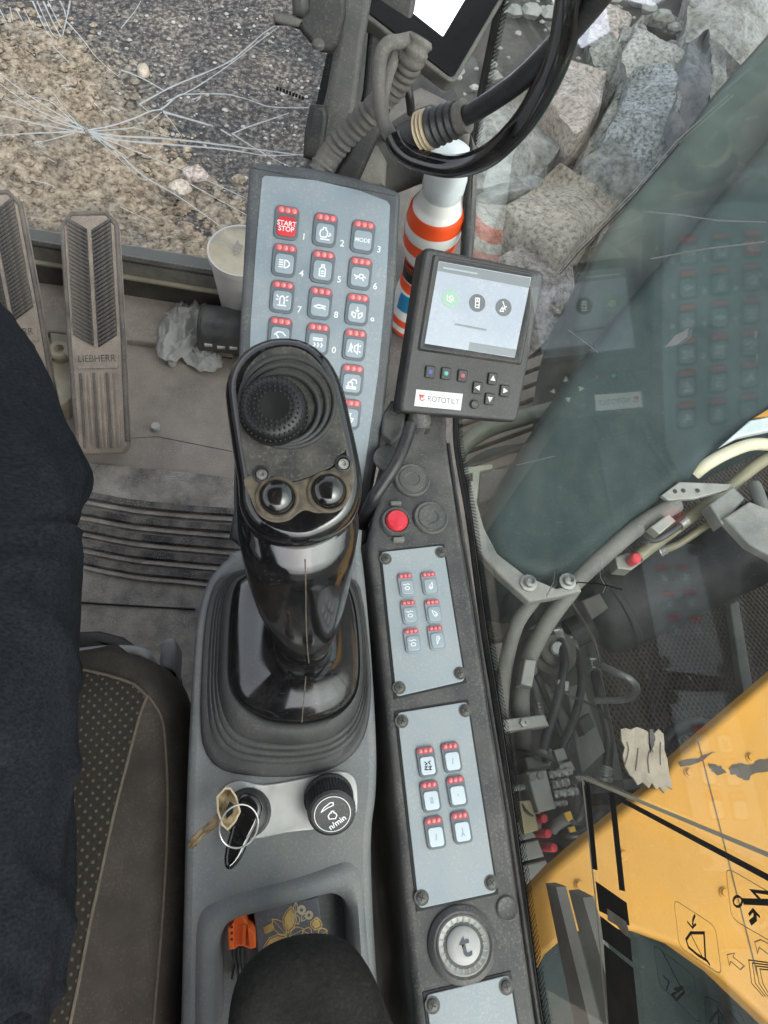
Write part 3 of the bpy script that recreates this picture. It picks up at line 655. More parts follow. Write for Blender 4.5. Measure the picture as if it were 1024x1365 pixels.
# perforated grille
corners = [atz(u, v, -0.26) for u, v in ((800, 900), (1075, 560), (1075, 1020), (830, 1030))]
x0, x1 = min(p.x for p in corners), max(p.x for p in corners); y0, y1 = min(p.y for p in corners), max(p.y for p in corners)
t = thing('engine_grille', 'brown perforated metal grille behind the hydraulic cylinder', 'grille', loc=((x0 + x1) / 2, (y0 + y1) / 2, -0.26))
W, Hh = (x1 - x0), (y1 - y0)
mb = MB(); pitch, wd = 0.0115, 0.0026
for sgn in (1, -1):
    k = -W / 2 - Hh / 2 / 1.0
    while k < W / 2 + Hh / 2:
        # line x = k + sgn*y*0.62
        seg = []
        ys = []
        s_ = 0.62 * sgn
        ya, yb = -Hh / 2, Hh / 2
        for bx in (-W / 2, W / 2):
            yy = (bx - k) / s_
            ys.append(yy)
        lo, hi = max(ya, min(ys)), min(yb, max(ys))
        if hi - lo > 0.01:
            z = 0.0 if sgn > 0 else 0.0022
            p, q = Vector((k + s_ * lo, lo, z)), Vector((k + s_ * hi, hi, z)); dd = (q - p).normalized(); nn = Vector((-dd.y, dd.x, 0)) * wd / 2
            mb.loft([[p - nn, p + nn, p + nn + Vector((0, 0, .002)), p - nn + Vector((0, 0, .002))], [q - nn, q + nn, q + nn + Vector((0, 0, .002)), q - nn + Vector((0, 0, .002))]])
        k += pitch
obj('wire_mesh', mb, 'mesh_wire', t, smooth=0, kind='stuff')
for nm, bx in (('frame_bar', (-W / 2, W / 2, -Hh / 2 - 0.02, -Hh / 2)), ('frame_bar', (-W / 2, W / 2, Hh / 2, Hh / 2 + 0.02)), ('frame_bar', (-W / 2 - 0.02, -W / 2, -Hh / 2, Hh / 2)), ('frame_bar', (W / 2, W / 2 + 0.02, -Hh / 2, Hh / 2))):
    mb = MB(); mb.box(*bx, -0.16, 0.01); obj(nm, mb, 'machine_grey', t)
mb = MB(); mb.box(-W / 2, W / 2, -Hh / 2, Hh / 2, -0.14, -0.12); obj('back_plate', mb, 'deck_grime', t)
hslab('grille_strut', [(973,806),(985,800),(1006,926),(992,932)], -0.23, 0.02, 0.003, 'machine_grey', 'grey flat strut bolted across the brown grille', 'strut')

# yellow body panel
t = thing('engine_hood', 'yellow painted body panel seen through the side window', 'hood', loc=atz(880, 1150, -0.1))
hood = [(694,1203),(740,1155),(790,1112),(840,1072),(880,1040),(905,1008),(960,960),(1100,840),(1500,560),(1700,1100),(1600,1750),(1200,1490),(1040,1378),(960,1302),(905,1263),(850,1243),(800,1236),(760,1246),(728,1274),(712,1304)]
pts = [atz(u, v, 0.26).xy for u, v in hood]; mb = MB(); mb.slab([(p.x, p.y) for p in pts], 0.225, 0.26, 0.008, 4); obj('panel', rel(mb, t.location), 'yellow_paint', t, smooth=45)
mb = MB(); mb.box(0.66, 1.4, -0.60, 0.0, -0.42, 0.224); obj('under_box', rel(mb, t.location), 'deck_grime', t)
for e0, e1 in (((930,985),(1010,1300)),):
    A_, B2 = atz(*e0, 0.2604), atz(*e1, 0.2604); mb = MB(); mb.stroke([(A_.x, A_.y), (B2.x, B2.y)], 0.0016, 0.2605); obj('panel_joint', rel(mb, t.location), 'scrape_mark', t, smooth=0)
for u, v in ((918,1030),(965,1190),(1000,1010),(772,1180),(830,1140)):
    mb = MB(); mb.lathe([(0.0065, 0), (0.0065, 0.0015), (0.0045, 0.002), (0.0045, 0.005), (0.0002, 0.0052)], 10, atz(u, v, 0.26)); obj('bolt', rel(mb, t.location), 'yellow_paint', t, smooth=25)
def smear(px_pts, z, mat, name, parent, k=4):
    rj = random.Random(len(px_pts) * 7 + int(px_pts[0][0])); pts = [atz(u, v, z).xy for u, v in px_pts]; pts = [(p.x + rj.uniform(-.0022, .0022), p.y + rj.uniform(-.0014, .0014)) for p in cr([Vector(p) for p in pts], k, True)]
    mb = MB(); mb.poly(pts, z); return obj(name, rel(mb, parent.location), mat, parent, smooth=0)
smear([(972,1024),(985,1018),(1000,1020),(1012,1012),(1040,1014),(1040,1026),(1010,1030),(998,1040),(985,1036),(976,1032)], 0.2606, 'scrape_mark', 'scrape', t)
smear([(945,1018),(958,1020),(968,1028),(960,1033),(950,1028)], 0.2606, 'scrape_mark', 'scrape', t)
smear([(905,1015),(930,1010),(955,1002),(930,1016),(912,1022)], 0.2606, 'scrape_mark', 'scrape', t)
hslab('mudguard', [(690,1215),(760,1225),(850,1225),(960,1280),(1300,1500),(1300,1700),(760,1700),(720,1420)], -0.02, 0.06, 0.02, 'boom_paint', 'dark smooth mudguard below the yellow panel', 'mudguard')
hslab('orange_cover', [(1006,556),(1080,510),(1080,560),(1020,556)], 0.17, 0.05, 0.004, 'yellow_paint', 'small yellow cover at the far side of the boom', 'cover')
hslab('edge_sheet', [(962,594),(1000,560),(1080,545),(1080,566),(1030,572),(985,582)], 0.175, 0.012, 0.003, 'sheet_edge', 'pale blue-grey bent sheet along the boom', 'sheet')

# torn paper stuck over the gap
t = thing('torn_paper', 'torn beige sheet hanging over the corner of the yellow panel', 'paper', loc=atz(860, 1010, 0.26))
ol = [(821,968),(830,966),(836,969),(848,964),(858,968),(864,971),(866,990),(869,1003),(873,990),(872,976),(880,968),(888,974),(891,986),(890,998),(894,1012),(896,1030),(901,1044),(902,1056),(895,1052),(890,1062),(884,1052),(878,1056),(872,1048),(866,1054),(858,1046),(850,1052),(842,1040),(836,1036),(829,1024),(825,1008),(828,996),(823,984)]
ol = [(860 + (u - 860) * 0.86 + random.uniform(-1.2, 1.2), 1012 + (v - 1012) * 0.90 + random.uniform(-1.2, 1.2)) for u, v in ol]
P = [atz(u, v, 0.2635) for u, v in ol]; mb = MB(); mb.slab([(p.x, p.y) for p in P], 0.2612, 0.2640, 0.0004, 1); obj('sheet', rel(mb, t.location), 'torn_paper', t, smooth=20)
smear([(866,972),(872,976),(873,990),(869,1003),(866,990)], 0.2660, 'deck_grime', 'hole', t)
for k in range(4):
    u = 836 + k * 15; v = 985 + 22 * random.random(); pipe('crease', [(u, v, 0.2648), (u + random.uniform(-3, 3), v + 12, 0.2650), (u + random.uniform(-4, 4), v + 30, 0.2646)], 0.0006, 'boom_dull', parent=t, n=5, k=3)

# hoses, pipes and fittings
G1 = 'grey hydraulic hoses beside the window'
pipe('hydraulic_hose', [(722,786,0.10),(691,828,0.08),(676,877,0.05),(669,929,0.04),(668,970,0.03),(674,1040,-0.05),(680,1120,-0.15)], 0.0125, 'hose_grey', 'thick grey hydraulic hose curving down nearest to the window', 'hose', group=G1)
pipe('hydraulic_hose', [(764,784,0.10),(731,828,0.08),(707,874,0.05),(696,914,0.04),(695,951,0.03),(703,1030,-0.05),(712,1100,-0.15)], 0.0145, 'hose_grey', 'thick grey hydraulic hose from the flange to the clamp bar', 'hose', group=G1)
t = thing('hose_clamp', 'pale metal clamp bar holding two grey hoses', 'clamp', loc=atz(694, 966, 0.03))
hslab('bar', [(655,961),(726,952),(733,968),(659,978)], 0.075, 0.03, 0.003, 'alu', parent=t)
for u, v in ((670, 968), (698, 964)):
    mb = MB(); mb.lathe([(0.007, 0), (0.007, 0.006), (0.003, 0.0065), (0.003, 0.004), (0.0003, 0.004)], 6, atz(u, v, 0.075)); obj('bolt', rel(mb, t.location), 'zinc', t)
t = thing('valve_block', 'pale aluminium valve block with screwed fittings', 'valve', loc=atz(720, 1056, -0.05))
hslab('body', [(702,1030),(729,1026),(742,1078),(718,1084)], 0.08, 0.13, 0.004, 'alu', parent=t)
for u0, v0, u1, v1, w in ((731,1034,762,1028,.006), (735,1047,758,1042,.007), (738,1059,770,1054,.006), (703,1048,676,1054,.005), (738,1072,756,1070,.004)):
    A, Bq = atz(u0, v0, 0.05), atz(u1, v1, 0.05); mb = MB(); n_ = 9
    mb.tube([A.lerp(Bq, i / n_) for i in range(n_ + 1)], [w * (1.35 if i % 3 == 1 else 0.95) for i in range(n_ + 1)], 8); obj('fitting', rel(mb, t.location), 'zinc', t, smooth=20)
for u, v in ((709,1036), (720,1034)):
    mb = MB(); mb.lathe([(0.006, 0), (0.006, 0.004), (0.004, 0.005), (0.0003, 0.004)], 10, atz(u, v, 0.08)); obj('plug', rel(mb, t.location), 'machine_grey', t)
hslab('upper_valve', [(700,1010),(722,1006),(734,996),(748,1010),(742,1022),(704,1026)], 0.02, 0.12, 0.004, 'machine_grey', 'grey valve section above the aluminium block', 'valve')
hslab('data_plate', [(692,1068),(711,1066),(718,1107),(699,1112)], 0.06, 0.01, 0.002, 'brass_plate', 'brassy rectangular plate beside the valve block', 'plate')
for i, (ol, lb) in enumerate((([(684,1094),(702,1096),(716,1116),(690,1122)], 'topmost grey terminal block below the brassy plate'), ([(688,1126),(718,1119),(726,1142),(694,1150)], 'middle grey terminal block below the brassy plate'), ([(694,1154),(728,1146),(738,1168),(700,1180)], 'lowest grey terminal block next to the yellow panel'))):
    hslab('terminal_block', ol, 0.05, 0.06, 0.003, 'machine_grey', lb, 'block', group='terminal blocks by the window')
for i, (u, v) in enumerate(((724,1091),(729,1111),(737,1130))):
    mb = MB(); mb.lathe([(0.0065, -0.1), (0.0065, 0.004), (0.005, 0.007), (0.0005, 0.008)], 12)
    o = obj('red_button_plug', mb, 'red_cap', loc=atz(u, v, 0.06)); tag(o, ('round red plug closest to the brassy plate', 'round red plug between two other red plugs', 'round red plug closest to the yellow panel')[i], 'plug', 'red plugs by the terminal blocks')
pipe('cable_connector', [(736,1106,0.03),(744,1098,0.04),(758,1090,0.05)], 0.009, 'machine_grey', 'short grey connector pointing at the yellow tag', 'connector')
hslab('yellow_tag', [(752,1084),(761,1081),(765,1092),(757,1095)], 0.068, 0.006, 0.001, 'yellow_tag', 'larger yellow tag on a grey connector', 'tag')
hslab('yellow_tag', [(758,1103),(766,1101),(769,1108),(761,1110)], 0.05, 0.006, 0.001, 'yellow_tag', 'smaller yellow tag on a black hose', 'tag')
pipe('rubber_hose', [(730,1108,-0.02),(750,1112,0.02),(775,1110,0.03),(800,1085,0.0)], 0.007, 'cable_black', 'thin black hose beside the red caps', 'hose')
pipe('rubber_hose', [(740,1128,0.0),(758,1140,0.04),(771,1158,0.1)], 0.006, 'cable_black', 'short black hose stub over the yellow edge', 'hose')
pipe('looped_hose', [(794,884,-0.04),(818,895,0.0),(840,906,0.02),(849,920,0.0),(836,932,-0.05),(794,934,-0.1)], 0.0065, 'zinc', 'spring-guarded hose bent into a small loop', 'hose')
pipe('feed_hose', [(880,1000,-0.1),(895,978,-0.06),(930,965,-0.05),(960,975,-0.1)], 0.013, 'cable_black', 'black hose arching in front of the grille', 'hose')
hslab('stay_plate', [(756,914),(778,912),(808,1002),(776,1032),(766,980)], -0.12, 0.03, 0.004, 'machine_grey', 'slanted grey stay plate behind the valve block', 'plate')
pipe('stay_rod', [(712,905,-0.12),(745,955,-0.14),(775,1005,-0.16)], 0.016, 'hose_grey', 'thick grey rod slanting behind the hoses', 'rod')
pipe('control_cable', [(716,900,-0.05),(740,960,-0.08),(764,1030,-0.1),(772,1100,-0.1)], 0.006, 'cable_black', 'black cable running down behind the valve block', 'cable')
t = thing('swivel_motor', 'round dark motor behind the two grey hoses', 'motor', loc=atz(736, 866, -0.2))
A = atz(738, 868, -0.05); mb = MB(); mb.lathe([(0.048, -0.12), (0.048, -0.01), (0.044, 0.0), (0.030, 0.0), (0.030, 0.012), (0.026, 0.015), (0.010, 0.015), (0.0005, 0.013)], 28, A); obj('housing', rel(mb, t.location), 'boom_dull', t)
mb = MB(); mb.lathe([(0.014, 0.015), (0.014, 0.022), (0.011, 0.025), (0.0005, 0.025)], 16, A); obj('shaft_nut', rel(mb, t.location), 'zinc', t)
hslab('junction_box', [(650,858),(672,856),(674,892),(652,896)], -0.02, 0.05, 0.004, 'alu', 'small pale junction box half behind a hose', 'box')
hslab('dark_box', [(645,806),(690,800),(676,850),(650,856)], -0.10, 0.10, 0.006, 'deck_grime', 'black box behind the nearest grey hose', 'box')
pipe('return_pipe', [(764,778,0.12),(800,745,0.13),(850,703,0.14),(902,672,0.14)], 0.0150, 'hose_grey', 'dusty grey pipe running along the lower edge of the boom', 'pipe')
pipe('olive_pipe', [(850,742,0.08),(900,704,0.09),(960,660,0.10),(1006,622,0.12),(1040,600,0.13)], 0.0120, 'pipe_olive', 'straight olive pipe with a red end cap', 'pipe')
A = atz(846, 745, 0.09); mb = MB(); mb.lathe([(0.010, -0.012), (0.010, 0.006), (0.007, 0.010), (0.0005, 0.011)], 14)
o = obj('pipe_end_cap', mb, 'red_cap', loc=A); tag(o, 'pinkish red cap at the end of the olive pipe', 'cap')
hslab('pipe_bracket', [(820,742),(838,736),(858,748),(842,760),(824,758)], 0.075, 0.03, 0.003, 'alu', 'pale bracket under the red end cap', 'bracket')
pipe('bent_pipe', [(926,632,0.13),(944,618,0.15),(974,602,0.16),(1007,592,0.16),(1050,596,0.14)], 0.0115, 'pipe_cream', 'cream bent pipe beside the boom', 'pipe')
t = thing('slotted_bracket', 'pale slotted bracket across the pipes', 'bracket', loc=atz(930, 652, 0.12))
hslab('plate', [(882,660),(906,642),(976,645),(970,653),(928,664),(892,667)], 0.155, 0.008, 0.002, 'alu', parent=t)
for u, v in ((900,655),(911,654),(930,654)):
    mb = MB(); mb.lathe([(0.004, 0), (0.004, 0.001), (0.0003, 0.001)], 10, atz(u, v, 0.1555)); obj('slot', rel(mb, t.location), 'rim_dark', t)
hslab('clip_block', [(946,672),(978,648),(994,664),(964,700)], 0.16, 0.03, 0.004, 'machine_grey', 'grey clip block on the olive pipe', 'block')
hslab('pipe_guard', [(966,690),(1000,668),(1080,700),(1080,770),(1000,726)], 0.17, 0.02, 0.004, 'machine_grey', 'grey guard plate over the hydraulic cylinder', 'plate')
hslab('sensor_plug', [(868,702),(892,684),(902,694),(880,712)], 0.17, 0.02, 0.003, 'alu', 'small pale plug on the dusty grey pipe', 'plug')

# walkway of pale planks and the green pipe in front of the boom
A = atz(680, 560, -0.62); t = thing('walkway', 'walkway of pale reddish planks beyond the small display', 'walkway', loc=A)
for k in range(9):
    v0 = 478 + 19.5 * k
    hslab('plank', [(590, v0 + 42), (790, v0 - 30), (790, v0 - 16), (590, v0 + 56)], -0.55 + 0.006 * (k % 3), 0.035, 0.003, 'plank', parent=t)
for u in (620, 760):
    hslab('bearer', [(u - 8, 420), (u + 8, 420), (u + 8, 740), (u - 8, 740)], -0.592, 0.04, 0.002, 'deck_grime', parent=t)
pipe('green_pipe', [(600,680,-0.1),(603,630,-0.08),(616,596,-0.06),(650,572,-0.05),(700,556,-0.05),(760,540,-0.08)], 0.0185, 'pipe_green', 'thick green pipe curving between the display and the boom', 'pipe')
pipe('grey_conduit', [(606,690,-0.14),(618,632,-0.12),(650,606,-0.1),(700,596,-0.1)], 0.010, 'machine_grey', 'thin grey conduit beneath the thick green pipe', 'conduit')

# more hoses with crimped ends, thin wiring and fittings on the deck
def fhose(pts, r, mat, label, ferr='zinc'):
    P = cr([atz(*p) for p in pts], 7); T = thing('hydraulic_line', label, 'hose', loc=P[0])
    mb = MB(); mb.tube(P, r, 12); obj('hose', rel(mb, P[0]), mat, T, smooth=60)
    for e, nx_ in ((0, 3), (-1, -4)):
        a_, b_ = P[e], P[nx_]; mb = MB(); d_ = (b_ - a_); n_ = 10
        mb.tube([a_ + d_ * (i / n_) for i in range(n_ + 1)], [r * (1.55 if i < 3 else (1.25 if i % 2 else 1.4)) for i in range(n_ + 1)], 8 if e == 0 else 12); obj('ferrule', rel(mb, P[0]), ferr, T, smooth=20)
    return T
fhose([(742,842,-0.05),(752,880,-0.02),(744,930,0.0),(728,985,0.02),(722,1012,0.03)], 0.0085, 'cable_black', 'black hose with crimped ends running down to the valve block')
fhose([(760,850,-0.10),(775,900,-0.06),(768,950,-0.04),(748,1000,0.0),(742,1024,0.02)], 0.0075, 'cable_black', 'black hose with crimped ends beside the stay plate')
fhose([(790,880,-0.15),(800,930,-0.12),(812,985,-0.14),(806,1040,-0.16)], 0.010, 'cable_black', 'thick black hose ending behind the torn beige sheet')
fhose([(660,870,-0.10),(656,920,-0.06),(662,990,-0.02),(680,1040,0.02),(688,1062,0.03)], 0.006, 'hose_grey', 'slim grey hose close beside the window ending at the brassy plate')
fhose([(770,1040,-0.02),(780,1062,0.02),(776,1084,0.03),(764,1098,0.02)], 0.0065, 'cable_black', 'short curved black hose above the yellow tags')
fhose([(850,705,0.10),(870,720,0.11),(890,712,0.12),(915,694,0.12)], 0.006, 'cable_black', 'black hose looped under the slotted bracket')
fhose([(880,735,0.05),(905,725,0.07),(935,705,0.09),(958,690,0.10)], 0.007, 'pipe_olive', 'short olive hose below the straight olive pipe')
fhose([(700,810,0.0),(716,846,-0.04),(712,900,-0.06),(722,960,-0.06)], 0.0065, 'machine_grey', 'grey hose crossing behind the clamp bar')
for i, (pts, lb) in enumerate((([(690,1000,0.0),(712,1004,0.04),(740,1016,0.05),(760,1044,0.03)], 'thin black wire over the valve block'), ([(668,1010,0.02),(682,1030,0.04),(700,1080,0.06),(724,1092,0.05)], 'thin black wire beside the brassy plate'), ([(730,900,-0.02),(756,925,0.0),(790,940,-0.02),(812,960,-0.06)], 'thin black wire under the spring-guarded hose'), ([(760,800,0.05),(790,850,0.0),(800,884,-0.02)], 'thin black wire in front of the hydraulic cylinder'))):
    pipe('thin_wire', pts, 0.0026, 'cable_black', lb, 'wire', n=8)
for i, (ol, z, mt, lb) in enumerate((([(738,1000),(752,996),(758,1012),(744,1018)], 0.03, 'alu', 'small square fitting above the aluminium block'), ([(744,1020),(762,1014),(768,1026),(750,1032)], 0.05, 'alu', 'small oblong fitting right beside the aluminium block'), ([(700,878),(716,880),(710,916),(694,912)], 0.075, 'alu', 'slotted spacer between the two thick grey hoses'), ([(744,905),(760,908),(758,922),(742,920)], 0.0, 'alu', 'pale cable clip near the round motor'), ([(772,960),(786,950),(794,968),(780,980)], -0.06, 'deck_grime', 'dark bolted lug on the stay plate'))):
    hslab('fitting_block', ol, z, 0.03, 0.003, mt, lb, 'fitting')
for ol, z, lb in (([(700,790),(728,786),(740,822),(716,830)], 0.06, 'dirty steel lug under the curved flange'), ([(776,800),(800,790),(812,810),(790,826)], 0.0, 'dirty steel lug at the end of the hydraulic cylinder'), ([(690,915),(742,905),(752,930),(700,942)], -0.20, 'dark crossmember beneath the hoses')):
    hslab('steel_lug', ol, z, 0.05, 0.004, 'boom_dull', lb, 'lug')
# ------------------------------------------------------------------ cab shell
XW = 0.29
FW = Frame((XW, 0, 0.6), (0, -1, 0), (0, 0, 1))
low = [(756,1500),(727,1365),(701,1180),(674,985),(649,830),(630,690),(613,590),(614,520),(620,440),(623,330),(629,240),(640,160),(660,60),(690,-80)]
lowl = FW.pxs(low)
lows = [(p.x, p.y) for p in cr([Vector((a, b)) for a, b in lowl], 10)]
FS = Frame((-0.104, 0.985, 0.1), (0.334, -0.059, 0), (0, 0, 1))
t = thing('side_window', 'tinted dusty side window with dotted black border', 'window', frame=FW)
gl = lows + [(-0.75, 1.45), (0.75, 1.45), (0.75, lows[0][1])]
mb = plate_hole(ccw(gl), [], 0.0); obj('glass', mb, 'side_glass', t, smooth=0)
mb = MB(); mb.tube([(a, b, 0.004) for a, b in [(p[0], p[1]) for p in inset(lows, 0.006)][1:-1]], 0.005, 8); obj('seal', mb, 'black_trim', t, smooth=50)
# printed dots
mb = MB(); acc = 0; prev = Vector(lows[0]); row = 0
L_ = [Vector(p) for p in lows]; dist = 0.0; step = 0.0052; nextd = 0.0; idx = 0
for i in range(1, len(L_)):
    a, b = L_[i - 1], L_[i]; d = b - a
    while nextd <= dist + d.length:
        p = a + d * ((nextd - dist) / max(1e-9, d.length)); nrm = Vector((d.y, -d.x)).normalized()
        for r in range(5):
            q = p + nrm * (0.0062 + 0.0044 * r) + d.normalized() * (step / 2 if r % 2 else 0)
            rr = 0.0023 - 0.0002 * r
            mb.add([(q.x + rr * math.cos(k * 1.047), q.y + rr * math.sin(k * 1.047), 0.0012) for k in range(6)], [(0, 1, 2, 3, 4, 5)])
        nextd += step
    dist += d.length
FRIT = obj('printed_dots', mb, 'rim_dark', t, smooth=0, kind='stuff')
mb = MB(); nr = [(Vector(lows[i]) + Vector(((L_[min(i+1,len(L_)-1)] - L_[max(i-1,0)]).y, -(L_[min(i+1,len(L_)-1)] - L_[max(i-1,0)]).x)).normalized() * 0.0015) for i in range(len(lows))]
mb.stroke(nr, 0.006, 0.0014); obj('printed_band', mb, 'rim_dark', t, smooth=0)
def wline(pts, w, mat='scratch_grey', name='scratch', z=0.0016, parent=None):
    mb = MB(); mb.stroke(FW.pxs(pts), w, z); return obj(name, mb, mat, parent or t, smooth=0)
wline([(742,366),(770,332),(800,303),(850,252),(905,188),(975,126)], 0.0011)
wline([(748,366),(776,334),(806,305),(852,257),(908,192)], 0.0016, 'frame_dark')
wline([(862,282),(905,286),(960,294),(1024,296)], 0.0007); wline([(870,345),(940,332),(1024,322)], 0.0007)
wline([(760,440),(790,462),(800,470)], 0.0006); wline([(690,620),(740,608)], 0.0006)
mb = MB(); mb.poly(FW.pxs([(889,463),(903,447),(921,438),(919,449),(906,459)]), 0.0016); obj('chip', mb, 'scratch_grey', t, smooth=0)
wline([(730,795),(740,776),(742,762)], 0.0016); wline([(800,742),(803,770),(810,782),(806,790)], 0.0008); wline([(770,776),(800,778),(832,786)], 0.0012, 'rim_dark')

# control diagram decal on the inside of the glass
t = thing('control_diagram_decal', 'clear sticker with black line pictograms on the side window', 'sticker', frame=FW)
Z1 = 0.003
def dl(pts, w, mat='black_print', name='line', z=Z1, closed=False):
    mb = MB(); mb.stroke(FW.pxs(pts), w, z, closed=closed); return obj(name, mb, mat, t, smooth=0)
def dp(pts, mat='black_print', name='patch', z=Z1):
    mb = MB(); mb.poly(FW.pxs(pts), z); return obj(name, mb, mat, t, smooth=0)
K = 0.001 * 0.62
dl([(1060,1152),(779,1036),(796,1190),(816,1400)], 5 * K, 'film_edge', 'film_edge', z=0.0022)
dp([(783,1041),(790,1043),(801,1160),(794,1158)], name='bar'); dp([(816,1055),(824,1058),(838,1188),(830,1186)], name='bar'); dp([(830,1061),(1060,1180),(1060,1190),(834,1070)], name='bar')
dp([(798,1174),(840,1203),(844,1234),(803,1214)], name='square'); dp([(804,1220),(845,1251),(848,1282),(808,1252)], name='square'); dp([(809,1258),(849,1290),(860,1400),(818,1400)], name='square')
dp([(814,1210),(840,1228),(846,1250),(838,1246),(828,1234),(815,1226)], 'torn_paper', 'worn_patch', z=0.0034)
def rbox(p, k=5):
    P = [Vector(q) for q in FW.pxs(p)]; out = []
    for i in range(len(P)):
        a, b, c = P[i - 1], P[i], P[(i + 1) % len(P)]
        for s_ in range(k + 1):
            s1 = s_ / k; e = 0.16
            p0 = b.lerp(a, e); p1 = b.lerp(c, e); out.append((p0.lerp(b, s1)).lerp(b.lerp(p1, s1), s1))
    return out
def dbox(p, w, mat='black_print'):
    mb = MB(); mb.stroke(rbox(p), w, Z1, closed=True); obj('border', mb, mat, t, smooth=0)
dbox([(903,1198),(959,1234),(968,1300),(911,1262)], 1.0 * K, 'brass_plate')
dl([(946,1280),(944,1243),(926,1243),(920,1252),(923,1262),(935,1272),(948,1280),(952,1286)], 3.2 * K, name='pictogram'); dl([(926,1243),(944,1278)], 1.6 * K, name='pictogram', z=0.0034)
dl([(932,1219),(929,1226),(929,1234)], 3 * K, name='arrow'); dl([(922,1228),(929,1236),(934,1231)], 2.4 * K, name='arrow', z=0.0034)
dbox([(973,1155),(1060,1205),(1070,1275),(981,1224)], 1.0 * K, 'brass_plate')
dl([(996,1201),(1050,1203)], 6 * K, name='pictogram'); dl([(990 + 6 * math.cos(a * .628), 1201 + 7 * math.sin(a * .628)) for a in range(10)], 2.6 * K, name='pictogram', z=0.0034, closed=True)
dl([(1050,1192),(1010,1187),(1022,1200)], 4 * K, name='pictogram', z=0.0036); dl([(1006,1230),(1013,1224),(1012,1214)], 5 * K, name='arrow'); dl([(1005,1219),(1011,1212),(1020,1222)], 3 * K, name='arrow', z=0.0034)
dl([(975,1272),(985,1270),(983,1275),(998,1287),(993,1292),(980,1281),(978,1286)], 1.2 * K, 'brass_plate', 'arrow', closed=True)
dl([(1012,1255),(1020,1252),(1040,1262),(1035,1275),(1018,1262),(1016,1270)], 1.2 * K, 'brass_plate', 'arrow', closed=True)
for k in range(4):
    dl([(1040, 1284 + 3 * k), (1004 + 5 * k, 1279 + 4 * k), (1008 + 5 * k, 1310), (1024 + 3 * k, 1328)], 1.2 * K, name='spool')
dbox([(876,1258),(930,1300),(940,1366),(884,1312)], 0.8 * K)
dl([(888,1268),(914,1318),(900,1326)], 2.2 * K, name='pictogram'); dl([(904,1318),(916,1316),(918,1322),(908,1332),(902,1326)], 3 * K, name='pictogram', z=0.0034); dl([(894,1320),(898,1308),(890,1300)], 2 * K, name='arrow', z=0.0036)
dbox([(944,1326),(996,1352),(1010,1420),(950,1400)], 0.8 * K); dl([(962,1340),(965,1370),(985,1400)], 3 * K, name='pictogram'); dl([(952,1362),(964,1345),(978,1366)], 2.4 * K, name='pictogram', z=0.0034)

# two flat bars outside the pane, one built in place of a reflection
t = thing('side_bars', 'two flat brown-grey bars standing outside the side window, one in place of a reflection', 'guard', loc=(XW + 0.02, -0.15, 0.45))
for ol in ([(734,1177),(748,1182),(802,1400),(780,1400)], [(765,1186),(784,1196),(846,1400),(820,1400)]):
    P = [atx(u, v, XW + 0.03) for u, v in ol]; nx = Vector((0.006, 0, 0))
    mb = MB(); mb.loft([[p - nx for p in P], [p + nx for p in P]]); obj('bar', rel(mb, t.location), 'boom_dull', t, smooth=20)

